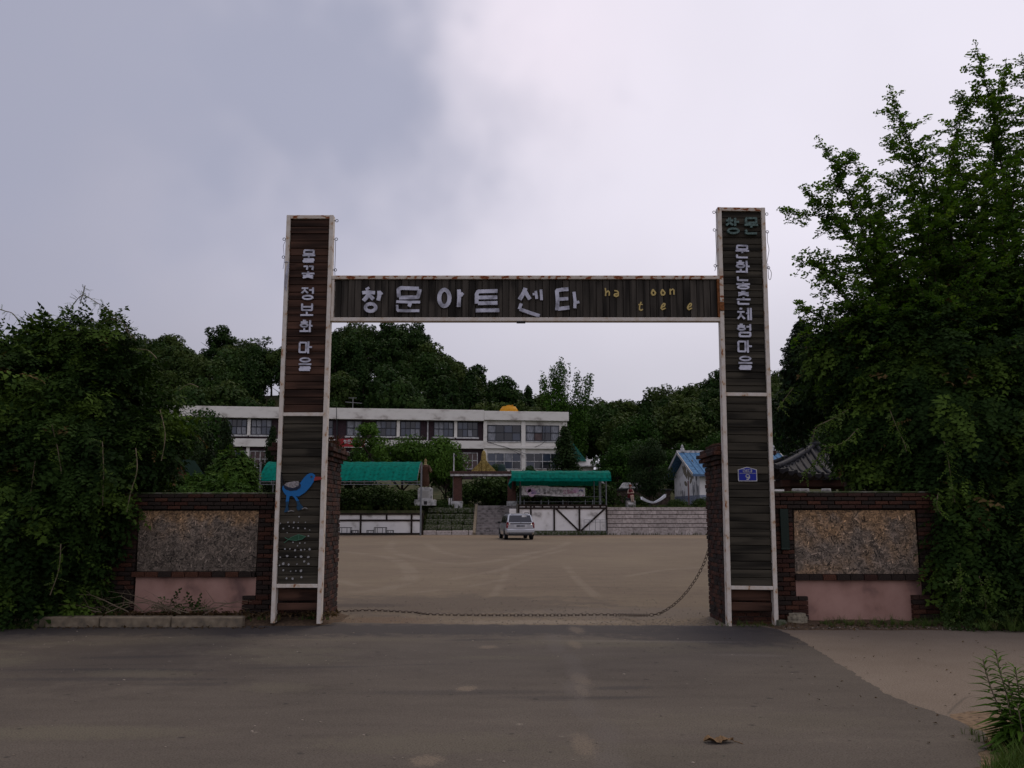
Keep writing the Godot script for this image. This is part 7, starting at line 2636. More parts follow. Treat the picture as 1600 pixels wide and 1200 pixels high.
# ---------- plants by the gate ----------
func near_plants() -> void:
	var sp: Array[ArrayMesh] = []
	for i in 3:
		sp.append(spray(400 + i, [11, 9, 7][i], 0.34, [0.052, 0.07, 0.098][i], [0.017, 0.022, 0.033][i]))
	var big: Array[ArrayMesh] = []
	for i in 2:
		big.append(spray(410 + i, 8, 0.38, 0.085, 0.034))
	var f := noise(420, 0.8, 3)
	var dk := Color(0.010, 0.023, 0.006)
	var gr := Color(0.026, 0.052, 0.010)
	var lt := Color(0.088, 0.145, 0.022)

	# left: a small tree buried under vines
	var o := thing("vine_covered_tree", "big tree smothered in leafy vines left of the gate, spilling over the wall", "tree")
	var bl := [
		[Vector3(-7.2, 1.2, -13.4), Vector3(1.15, 1.7, 1.2)], [Vector3(-6.85, 2.45, -13.7), Vector3(1.2, 1.1, 1.2)], [Vector3(-7.3, 3.0, -13.9), Vector3(1.7, 1.15, 1.4)], [Vector3(-6.0, 2.55, -13.7), Vector3(0.55, 0.65, 0.7)],
		[Vector3(-8.6, 2.3, -13.8), Vector3(1.6, 1.9, 1.5)], [Vector3(-8.4, 0.9, -13.3), Vector3(1.6, 1.2, 1.3)], [Vector3(-6.95, 4.05, -14.0), Vector3(0.62, 0.62, 0.6)], [Vector3(-7.8, 3.9, -14.0), Vector3(0.8, 0.55, 0.7)], [Vector3(-6.6, 0.6, -13.0), Vector3(0.4, 0.85, 0.35)], [Vector3(-10.4, 1.8, -13.8), Vector3(1.7, 2.4, 1.5)], [Vector3(-6.15, 1.85, -13.7), Vector3(0.5, 0.42, 0.6)], [Vector3(-6.35, 3.1, -14.0), Vector3(0.55, 0.5, 0.8)]]
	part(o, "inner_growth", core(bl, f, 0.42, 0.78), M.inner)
	for i in 3:
		var xs := shell(bl, 5600, f, 430 + i, Vector2(0.7, 1.25), 0.45, 0.42, 0.06, 0.34)
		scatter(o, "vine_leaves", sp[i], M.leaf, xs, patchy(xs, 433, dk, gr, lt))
	var arcs := MB.new()
	var ax: Array[Transform3D] = []
	var r := RandomNumberGenerator.new()
	r.seed = 440
	for q: Array in [
			[Vector3(-7.224, 4.893, -13.800), Vector3(-7.000, 5.083, -13.700), Vector3(-6.714, 4.951, -13.600), Vector3(-6.428, 4.769, -13.500), Vector3(-6.178, 4.550, -13.500), Vector3(-5.979, 4.300, -13.500)], [Vector3(-6.896, 4.701, -13.800), Vector3(-6.656, 4.625, -13.700), Vector3(-6.468, 4.677, -13.600), Vector3(-6.277, 4.593, -13.600), Vector3(-6.063, 4.342, -13.500)],
			[Vector3(-7.923, 4.488, -13.800), Vector3(-8.077, 4.763, -13.700), Vector3(-8.168, 4.803, -13.600), Vector3(-8.316, 4.846, -13.600)], [Vector3(-7.788, 4.723, -13.900), Vector3(-7.617, 4.829, -13.800), Vector3(-7.528, 4.765, -13.800)], [Vector3(-7.124, 4.993, -13.900), Vector3(-7.084, 5.177, -13.900), Vector3(-7.062, 5.308, -13.900)], [Vector3(-5.818, 4.108, -13.200), Vector3(-5.561, 4.041, -13.000), Vector3(-5.385, 3.903, -12.900)], [Vector3(-5.057, 3.428, -13.000), Vector3(-4.869, 3.511, -12.900), Vector3(-4.731, 3.462, -12.900)],
			[Vector3(-5.488, 2.523, -12.600), Vector3(-5.405, 2.193, -12.500), Vector3(-5.477, 1.873, -12.500), Vector3(-5.514, 1.600, -12.500)], [Vector3(-5.885, 2.600, -12.400), Vector3(-5.811, 2.141, -12.350), Vector3(-5.798, 1.690, -12.350)], [Vector3(-6.588, 2.867, -12.300), Vector3(-6.416, 2.494, -12.200), Vector3(-6.334, 2.134, -12.200)], [Vector3(-6.269, 1.160, -12.200), Vector3(-6.243, 0.815, -12.150), Vector3(-6.339, 0.471, -12.150)], [Vector3(-6.773, 2.319, -12.300), Vector3(-6.744, 1.866, -12.200), Vector3(-6.672, 1.424, -12.200)], [Vector3(-5.290, 3.122, -12.900), Vector3(-5.150, 2.728, -12.800), Vector3(-5.184, 2.349, -12.800)]]:
		var c := Curve3D.new()
		for i in q.size():
			var t: Vector3 = (q[mini(i + 1, q.size() - 1)] - q[maxi(i - 1, 0)]) / 6.0
			c.add_point(q[i], -t, t)
		arcs.tube(c.tessellate(3, 5), PackedFloat32Array([0.007]), 4, false)
		var l := c.get_baked_length()
		for i in int(l / 0.03):
			var p := c.sample_baked(i * 0.03)
			ax.append(Transform3D(outward(Vector3(r.randf_range(-0.6, 0.6), r.randf_range(-0.3, 0.6), r.randf_range(0, 0.8)).normalized(), r, 0.3, 0.5).scaled(Vector3.ONE * r.randf_range(0.22, 0.5)), p))
	part(o, "runners", arcs.mesh(), M.twig)
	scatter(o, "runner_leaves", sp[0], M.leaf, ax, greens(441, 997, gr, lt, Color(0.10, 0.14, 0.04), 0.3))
	var tb := MB.new()
	tb.tube(PackedVector3Array([Vector3(-7.2, -0.1, -13.7), Vector3(-7.1, 1.6, -13.8), Vector3(-7.2, 3.4, -13.9)]), PackedFloat32Array([0.18, 0.14, 0.05]), 8)
	part(o, "trunk", tb.mesh(), M.bark)

	# right: vine thicket over the wall
	o = thing("vine_thicket", "broad thicket of climbing vines hanging over the right wall to the ground", "climbing plant")
	bl = [
		[Vector3(6.7, 3.3, -14.6), Vector3(1.05, 1.0, 1.1)], [Vector3(7.3, 2.7, -14.0), Vector3(1.15, 1.4, 1.2)], [Vector3(6.3, 2.4, -14.3), Vector3(0.5, 0.42, 0.6)], [Vector3(8.2, 1.4, -13.2), Vector3(1.4, 1.7, 1.0)], [Vector3(6.7, 0.95, -12.9), Vector3(0.5, 0.95, 0.5)], [Vector3(7.4, 3.7, -14.6), Vector3(1.6, 1.2, 1.3)],
		[Vector3(8.9, 3.2, -14.2), Vector3(1.5, 1.9, 1.4)], [Vector3(9.6, 1.4, -13.5), Vector3(1.6, 1.8, 1.2)], [Vector3(6.0, 2.95, -14.6), Vector3(0.5, 0.5, 0.6)], [Vector3(6.5, 4.3, -15.0), Vector3(1.3, 0.9, 1.1)], [Vector3(6.75, 2.1, -13.4), Vector3(0.55, 0.4, 0.6)], [Vector3(8.4, 4.9, -15.2), Vector3(1.5, 1.1, 1.2)]]
	f = noise(450, 0.85, 3)
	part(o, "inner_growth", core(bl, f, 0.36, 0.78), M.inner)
	for i in 3:
		var xs := shell(bl, 5600, f, 460 + i, Vector2(0.75, 1.25), 0.8, 0.36, 0.03, 0.34)
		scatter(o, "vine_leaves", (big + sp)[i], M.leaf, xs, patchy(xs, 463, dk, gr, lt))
	arcs = MB.new()
	ax = []
	for q: Array in [
			[Vector3(6.357, 2.625, -12.700), Vector3(6.351, 2.337, -12.600), Vector3(6.342, 2.057, -12.550), Vector3(6.348, 1.736, -12.500)], [Vector3(6.120, 1.873, -12.500), Vector3(6.064, 1.690, -12.450), Vector3(6.127, 1.555, -12.450)], [Vector3(5.718, 3.134, -13.000), Vector3(5.755, 2.881, -12.900), Vector3(5.809, 2.633, -12.800), Vector3(5.837, 2.490, -12.800)], [Vector3(5.245, 3.181, -13.400), Vector3(4.950, 3.020, -13.300), Vector3(4.660, 2.881, -13.200), Vector3(4.600, 2.665, -13.200)], [Vector3(4.614, 2.195, -13.600), Vector3(4.708, 2.370, -13.500), Vector3(4.863, 2.582, -13.400)], [Vector3(5.297, 2.861, -13.200), Vector3(5.051, 2.657, -13.100), Vector3(4.766, 2.553, -13.000)],
			[Vector3(6.255, 0.893, -12.300), Vector3(6.221, 0.548, -12.250), Vector3(6.159, 0.203, -12.250)], [Vector3(6.456, 0.725, -12.200), Vector3(6.517, 0.380, -12.200), Vector3(6.504, -0.004, -12.200)], [Vector3(7.710, 3.993, -13.400), Vector3(7.689, 3.570, -13.300), Vector3(7.676, 3.158, -13.200)], [Vector3(4.775, 3.693, -14.500), Vector3(4.602, 3.474, -14.500), Vector3(4.445, 3.299, -14.400)]]:
		var c := Curve3D.new()
		for i in q.size():
			var t: Vector3 = (q[mini(i + 1, q.size() - 1)] - q[maxi(i - 1, 0)]) / 6.0
			c.add_point(q[i], -t, t)
		arcs.tube(c.tessellate(3, 5), PackedFloat32Array([0.007]), 4, false)
		for i in int(c.get_baked_length() / 0.026):
			ax.append(Transform3D(outward(Vector3(r.randf_range(-0.6, 0.6), r.randf_range(-0.3, 0.6), r.randf_range(0, 0.8)).normalized(), r, 0.6, 0.5).scaled(Vector3.ONE * r.randf_range(0.25, 0.55)), c.sample_baked(i * 0.026)))
	part(o, "runners", arcs.mesh(), M.twig)
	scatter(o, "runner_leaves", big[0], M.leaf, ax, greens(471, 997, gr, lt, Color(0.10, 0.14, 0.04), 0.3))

	# dark juniper against the right tower
	var jc := crown(480, bough_cone(481, 40, 4.4, 0.75, 2.7, 0.4), 13000, 0.075, Color(0.010, 0.020, 0.009), Color(0.02, 0.034, 0.013))
	var j := tree("dark_juniper", "dark spiky juniper between the right tower and the ginkgo", "", Vector3(7.133, 0, -18.5), jc, trunk_mesh(3.4, 0.1, 482, 2, 0.1))
	j.scale = Vector3(1.15, 1.27, 1.15)
	(j.get_child(0) as Node3D).position = Vector3(-0.7, 0, 0)

	ginkgo()
	weeds()

func ginkgo() -> void:
	var o := thing("ginkgo_tree", "tall ginkgo tree with feathery upright shoots rising over the right wall", "tree")
	var wood := MB.new()
	var r := RandomNumberGenerator.new()
	r.seed = 500
	var xs: Array[Transform3D] = []
	var trunk := [Vector3(7.4, -0.1, -15.6), Vector3(7.5, 2.0, -15.7), Vector3(7.6, 4.2, -15.8), Vector3(8.0, 5.6, -15.9), Vector3(8.3, 6.6, -15.9)]
	wood.tube(PackedVector3Array(trunk), PackedFloat32Array([0.24, 0.19, 0.14, 0.08, 0.03]), 9)
	var clump := func(p: Vector3, s: float) -> void:
		var b := Basis(Vector3(r.randfn(), r.randfn(), r.randfn()).normalized(), r.randf() * 1.2) * Basis(Vector3.UP, r.randf() * TAU)
		xs.append(Transform3D(b.scaled(Vector3.ONE * s), p))
	# leading shoots: foot, tip, length of the side shoots
	for q: Array in [
			[Vector3(6.829, 3.852, -15.200), Vector3(5.608, 8.424, -15.000), 1.0], [Vector3(6.879, 5.060, -15.400), Vector3(6.281, 8.165, -15.200), 0.55], [Vector3(7.861, 4.386, -15.600), Vector3(7.150, 9.659, -15.400), 1.0], [Vector3(8.355, 4.906, -15.800), Vector3(8.783, 9.709, -15.800), 0.85], [Vector3(9.186, 4.948, -16.000), Vector3(9.074, 10.725, -15.800), 1.05], [Vector3(9.470, 5.443, -16.000), Vector3(9.920, 10.625, -16.200), 0.9], [Vector3(10.176, 5.195, -16.000), Vector3(10.112, 10.623, -16.000), 1.0], [Vector3(10.854, 5.870, -16.200), Vector3(11.227, 11.156, -16.400), 1.2],
			[Vector3(6.635, 3.569, -14.800), Vector3(5.167, 6.081, -14.600), 0.85], [Vector3(6.778, 3.763, -14.600), Vector3(5.633, 6.838, -14.600), 0.8], [Vector3(7.028, 4.207, -14.600), Vector3(6.098, 6.802, -14.500), 0.9], [Vector3(7.357, 4.207, -14.600), Vector3(6.961, 7.153, -14.500), 1.0], [Vector3(7.792, 4.243, -14.800), Vector3(7.390, 7.786, -14.600), 1.0], [Vector3(8.237, 4.243, -14.800), Vector3(7.869, 8.296, -14.800), 1.0], [Vector3(8.593, 4.508, -15.000), Vector3(8.644, 7.913, -14.900), 1.0], [Vector3(9.159, 4.508, -15.000), Vector3(9.187, 8.157, -14.900), 1.1], [Vector3(6.306, 3.213, -14.600), Vector3(4.929, 5.083, -14.500), 0.6], [Vector3(6.778, 3.516, -14.400), Vector3(5.736, 5.454, -14.200), 0.9], [Vector3(7.282, 3.719, -14.300), Vector3(6.523, 5.902, -14.200), 1.0], [Vector3(7.817, 3.719, -14.300), Vector3(7.519, 6.127, -14.200), 1.0], [Vector3(8.459, 3.719, -14.300), Vector3(8.300, 6.353, -14.200), 1.0], [Vector3(9.402, 3.763, -14.600), Vector3(9.496, 7.191, -14.600), 1.1], [Vector3(7.040, 4.386, -15.600), Vector3(7.096, 7.651, -15.800), 0.9], [Vector3(5.848, 3.346, -14.800), Vector3(5.073, 4.207, -14.600), 0.6], [Vector3(5.893, 6.801, -15.000), Vector3(4.762, 6.994, -14.900), 0.4], [Vector3(5.979, 5.617, -14.800), Vector3(4.928, 6.030, -14.700), 0.5], [Vector3(6.120, 6.409, -14.900), Vector3(5.140, 7.388, -14.800), 0.5], [Vector3(7.658, 7.873, -15.400), Vector3(6.871, 8.396, -15.300), 0.45], [Vector3(7.624, 7.053, -15.200), Vector3(6.707, 7.689, -15.100), 0.5], [Vector3(5.924, 7.345, -15.000), Vector3(6.260, 8.140, -15.000), 0.4], [Vector3(9.258, 9.520, -15.900), Vector3(8.583, 9.536, -15.800), 0.4], [Vector3(6.149, 4.207, -14.600), Vector3(4.847, 5.196, -14.500), 0.7], [Vector3(6.656, 3.299, -14.400), Vector3(6.105, 5.097, -14.100), 1.0], [Vector3(7.093, 3.276, -14.200), Vector3(6.822, 5.290, -14.000), 1.0], [Vector3(7.623, 3.276, -14.200), Vector3(7.683, 5.400, -14.000), 1.0], [Vector3(8.258, 3.276, -14.200), Vector3(8.546, 5.510, -14.000), 1.1], [Vector3(7.366, 4.739, -15.000), Vector3(7.292, 6.982, -15.000), 1.0], [Vector3(8.420, 5.251, -15.200), Vector3(8.425, 7.544, -15.200), 1.0], [Vector3(6.227, 3.299, -14.400), Vector3(5.376, 4.791, -14.200), 0.8]]:
		var a: Vector3 = q[0]
		var e: Vector3 = q[1]
		var ln := a.distance_to(e)
		var bow := Vector3(-0.12 if e.x < a.x else 0.1, 0, 0) * ln
		var pts := PackedVector3Array()
		for i in 9:
			var t := i / 8.0
			pts.append(a.lerp(e, t) + bow * sin(t * PI) * -0.5 + Vector3(r.randf_range(-0.02, 0.02), 0, r.randf_range(-0.02, 0.02)))
		wood.tube(pts, PackedFloat32Array([0.045, 0.04, 0.034, 0.028, 0.022, 0.017, 0.012, 0.008, 0.005] if q[2] > 0.6 else [0.014, 0.013, 0.012, 0.011, 0.01, 0.008, 0.006, 0.005, 0.004]), 5, false)
		# joins the trunk
		var tj: Vector3 = trunk[2 if a.y < 5.0 else 3]
		if q[2] > 0.6 and a.y < 6.6:
			wood.tube(PackedVector3Array([tj, tj.lerp(a, 0.5) + Vector3(0, -0.15, 0), a]), PackedFloat32Array([0.07, 0.055, 0.045]), 6, false)
		var at := func(t: float) -> Vector3:
			var k := clampf(t * 8.0, 0.0, 7.999)
			return pts[int(k)].lerp(pts[int(k) + 1], fposmod(k, 1.0))
		var n := int(ln / 0.035)
		for i in n:
			var t := 0.12 + 0.88 * i / n
			clump.call(at.call(t) + Vector3(r.randfn(), r.randfn(), r.randfn()) * 0.025, r.randf_range(0.55, 0.9) * (1.0 if t < 0.9 else 0.75))
		var side := int(ln / 0.055)
		for i in side:
			var t := 0.08 + 0.88 * (i + r.randf() * 0.5) / side
			var p: Vector3 = at.call(t)
			var dir := (e - a).normalized()
			var sv := dir.cross(Vector3(r.randfn(), r.randfn() * 0.4, r.randfn()).normalized()).normalized()
			var d := (sv + dir * 0.38 + Vector3(0, 0.05, 0)).normalized()
			var sl: float = q[2] * minf(0.07 + 2.3 * (1.0 - t), 0.85) * r.randf_range(0.5, 1.15)
			var mid := p + d * sl * 0.5 + Vector3(0, 0.02, 0)
			var end := p + d * sl + Vector3(0, -0.10 * sl, 0)
			wood.tube(PackedVector3Array([p, mid, end]), PackedFloat32Array([0.008, 0.006, 0.002]), 3, false)
			var m := maxi(2, int(sl / 0.04))
			for k in m:
				var s := (k + 1.0) / m
				var c := p.lerp(mid, s * 2) if s < 0.5 else mid.lerp(end, s * 2 - 1)
				clump.call(c + Vector3(r.randfn(), r.randfn(), r.randfn()) * 0.02, r.randf_range(0.55, 0.95))
	part(o, "trunk", wood.mesh(), M.bark)
	for i in 3:
		var sub: Array[Transform3D] = []
		for k in range(i, xs.size(), 3):
			sub.append(xs[k])
		scatter(o, "leaves", fan_cluster(510 + i), M.bright_leaf, sub, greens(520 + i, 3001, Color(0.054, 0.112, 0.020), Color(0.088, 0.165, 0.030), Color(0.13, 0.20, 0.04), 0.3))

func tuft(sd: int, n: int, h: float, w: float, spread: float) -> ArrayMesh:
	var r := RandomNumberGenerator.new()
	r.seed = sd
	var b := MB.new()
	for i in n:
		var a := r.randf() * TAU
		var d := Vector3(cos(a), 0, sin(a))
		var s := Vector3(-sin(a), 0, cos(a)) * w
		var o := d * r.randf() * 0.03
		var l := h * r.randf_range(0.5, 1.1)
		var m := o + d * spread * 0.35 * l + Vector3(0, l * 0.6, 0)
		var t := o + d * spread * l + Vector3(0, l, 0)
		b.quad(o - s, o + s, m + s * 0.7, m - s * 0.7)
		b.tri(m - s * 0.7, m + s * 0.7, t)
	return b.mesh()

func weeds() -> void:
	var r := RandomNumberGenerator.new()
	r.seed = 600
	# tall weed at the lower right
	var foot := Vector3(3.432, 0.000, -6.077)
	var w := thing("tall_weed", "tall leafy weed with narrow leaves at the lower right edge of the road", "plant", foot)
	var k := 0
	for q: Array in [[Vector3(3.437, 0.620, -6.350), 1.0], [Vector3(3.316, 0.575, -6.300), 0.9], [Vector3(3.480, 0.540, -6.200), 1.0], [Vector3(3.504, 0.430, -6.150), 1.0], [Vector3(3.658, 0.575, -6.300), 1.0], [Vector3(3.705, 0.445, -6.300), 1.0], [Vector3(3.348, 0.377, -6.100), 1.0], [Vector3(3.365, 0.336, -6.000), 1.0], [Vector3(3.481, 0.346, -6.050), 1.0], [Vector3(3.425, 0.463, -6.200), 1.0], [Vector3(3.562, 0.506, -6.200), 1.0]]:
		var st := MB.new()
		var lf := MB.new()
		var tip: Vector3 = q[0] - foot
		var a := Vector3(r.randf_range(-0.03, 0.05), -0.02, r.randf_range(-0.05, 0.05))
		if k < 2:
			a = Vector3(0.02, 0, 0.02)
		var c := Curve3D.new()
		c.add_point(a, Vector3.ZERO, Vector3(tip.x * 0.75, tip.y * 0.25, tip.z * 0.5))
		c.add_point(tip, Vector3(0.02, -tip.y * 0.35, 0), Vector3.ZERO)
		st.tube(c.tessellate(4, 4), PackedFloat32Array([0.0045]), 5)
		var l := c.get_baked_length()
		var n := int(l / 0.0115)
		for i in n:
			var t := 0.12 + 0.88 * i / n
			var p := c.sample_baked(l * t)
			var ang := i * 2.4
			var ll := lerpf(0.36, 0.08, pow(t, 0.8)) * r.randf_range(0.8, 1.15)
			var dir := Vector3(cos(ang), lerpf(-0.15, 0.8, t * t), sin(ang)).normalized()
			lf.colored = true
			lf.tint = Color(0.035, 0.075, 0.010).lerp(Color(0.09, 0.17, 0.025), r.randf() * 0.6 + 0.4 * pow(t, 3))
			leaf(lf, p, dir, Vector3.UP, ll, ll * 0.1, 0.25)
		part(w, "stem", st.mesh(), M.twig)
		part(w, "leaves", lf.mesh(), M.leaf)
		k += 1
	# grass
	var tu := [tuft(610, 14, 0.13, 0.0028, 0.7), tuft(611, 12, 0.2, 0.0032, 0.5), tuft(612, 16, 0.08, 0.003, 0.9)]
	var xs: Array[Array] = [[], [], []]
	var put := func(x: float, z: float, y: float, s: float) -> void:
		xs[r.randi_range(0, 2)].append(Transform3D(Basis(Vector3.UP, r.randf() * TAU).scaled(Vector3.ONE * s), Vector3(x, y, z)))
	for i in 480:
		var t := r.randf()
		var p := Vector3(2.770, 0.000, -5.312).lerp(Vector3(3.935, 0.000, -6.826), t) + Vector3(absf(r.randfn()) * 0.28, 0, r.randfn() * 0.1)
		put.call(p.x, p.z, 0.004, r.randf_range(0.5, 1.05))
	for i in 30:
		put.call(Vector3(3.392, 0.000, -6.369).x + r.randfn() * 0.12, Vector3(3.392, 0.000, -6.369).z + r.randfn() * 0.14, 0.004, r.randf_range(0.3, 0.7))
	# along the right wall, the kerb and round the tower feet
	for i in 400:
		put.call(r.randf_range(4.35, 9.5), -12.45 + r.randfn() * 0.13 + 0.02, 0.03, r.randf_range(0.4, 0.9))
	for i in 300:
		put.call(r.randf_range(6.2, 10.5), -12.2 + r.randfn() * 0.18, 0.03, r.randf_range(0.7, 1.6))
	for i in 200:
		put.call(r.randf_range(-8.5, -5.6), -12.75 + r.randfn() * 0.1, 0.1, r.randf_range(0.5, 1.2))
	for i in 160:
		put.call(r.randf_range(-10, -6.5), -12.3 + r.randfn() * 0.08, 0.0, r.randf_range(0.4, 0.9))
	for i in 60:
		put.call(r.randf_range(-4.2, -2.6), -12.75 + r.randfn() * 0.12, 0.08, r.randf_range(0.3, 0.7))
	for i in 40:
		put.call(3.3 + r.randfn() * 0.25, -12.5 + r.randfn() * 0.08, 0.02, r.randf_range(0.3, 0.6))
	for i in 3:
		var tx: Array[Transform3D] = []
		tx.assign(xs[i])
		scatter(self, "grass", tu[i], M.leaf, tx, greens(620 + i, 501, Color(0.04, 0.07, 0.016), Color(0.08, 0.125, 0.03), Color(0.16, 0.14, 0.06), 0.15))
	# grass on terrace and stone tiers
	var far := tuft(640, 16, 0.5, 0.02, 0.5)
	var fx: Array[Transform3D] = []
	for i in 2600:
		var x := r.randf_range(-24, 24)
		var z := r.randf_range(-68.5, -62.9)
		if x > -2.9 and x < 0.8 or x > 0.8 and x < 7.0 and z > -64:
			continue
		var y := land(x, z)
		if x > -6.5 and x < -2.9:
			y = [0.301, 0.692, 1.094, 1.460, 1.932][clampi(int((-62.3 - z) / 0.85), 0, 4)] - 0.08
		fx.append(Transform3D(Basis(Vector3.UP, r.randf() * TAU).scaled(Vector3.ONE * r.randf_range(0.35, 0.95)), Vector3(x, y, z)))
	for i in 160:
		fx.append(Transform3D(Basis(Vector3.UP, r.randf() * TAU).scaled(Vector3.ONE * r.randf_range(0.15, 0.4)), Vector3(r.randf_range(0.6, 14.0), 0.0, -61.75 + r.randfn() * 0.12)))
	scatter(self, "grass", far, M.leaf, fx, greens(641, 501, Color(0.025, 0.042, 0.011), Color(0.055, 0.08, 0.022), Color(0.10, 0.10, 0.04), 0.15))

	# clipped hedge and leafy mound over the left wall
	var sp2 := spray(650, 8, 0.3, 0.12, 0.05)
	var f := noise(651, 0.5, 3)
	var hd := thing("hedge", "low green hedge covered in broad leaves behind the left wall", "hedge")
	var bl := [[Vector3(-10.928, 1.2, -30), Vector3(1.2, 1.52, 1.0)], [Vector3(-10.155, 1.2, -30), Vector3(1.2, 1.56, 1.0)], [Vector3(-9.405, 1.2, -30), Vector3(0.5, 1.5, 0.9)]]
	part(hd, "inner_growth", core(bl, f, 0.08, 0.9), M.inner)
	scatter(hd, "leaves", sp2, M.leaf, shell(bl, 2600, f, 652, Vector2(0.6, 1.0), 0.6, 0.08, 0.05, 0.1), greens(653, 997, Color(0.028, 0.062, 0.011), Color(0.05, 0.10, 0.018), Color(0.08, 0.135, 0.025), 0.2))
	var md := thing("leafy_mound", "rounded mound of vines rising behind the hedge on the left", "shrub")
	bl = [[Vector3(-10.933, 1.6, -34), Vector3(0.95, 3.990 - 1.75, 1.0)], [Vector3(-11.403, 1.2, -34), Vector3(0.75, 3.488 - 1.3, 1.0)], [Vector3(-10.481, 1.3, -34), Vector3(0.35, 3.639 - 1.35, 0.8)]]
	part(md, "inner_growth", core(bl, f, 0.12, 0.9), M.inner)
	scatter(md, "leaves", sp2, M.leaf, shell(bl, 2400, f, 654, Vector2(0.6, 1.0), 0.6, 0.12, 0.05, 0.12), greens(655, 997, Color(0.03, 0.066, 0.012), Color(0.055, 0.105, 0.018), Color(0.085, 0.14, 0.025), 0.2))
	# low weeds at the foot of the walls
	var sp3 := spray(660, 8, 0.3, 0.075, 0.03)
	for q: Array in [
			["dark leafy weed growing against the pink plaster of the left wall", [[Vector3(-4.907, 0.2, -13.0), Vector3(0.2, 0.12, 0.08)], [Vector3(-4.648, 0.16, -12.98), Vector3(0.16, 0.08, 0.08)]], 70],
			["patch of low weeds at the right foot of the right wall under the vines", [[Vector3(6.5, 0.1, -12.3), Vector3(0.6, 0.2, 0.2)], [Vector3(7.4, 0.15, -12.2), Vector3(0.7, 0.3, 0.25)], [Vector3(8.6, 0.12, -12.0), Vector3(0.8, 0.25, 0.25)]], 620],
			["leafy weeds at the foot of the vine-covered tree behind the kerb", [[Vector3(-6.9, 0.2, -12.85), Vector3(0.7, 0.3, 0.2)], [Vector3(-8.2, 0.2, -12.8), Vector3(0.9, 0.4, 0.25)]], 600]]:
		var wd := thing("weed", q[0], "plant")
		scatter(wd, "leaves", sp3, M.leaf, shell(q[1], q[2], f, 661 + q[2], Vector2(0.35, 0.75), 0.2, 0.2, 0.02, 0.5), greens(670, 397, dk2(), Color(0.045, 0.075, 0.02), Color(0.08, 0.12, 0.03), 0.15))

func dk2() -> Color:
	return Color(0.02, 0.036, 0.011)

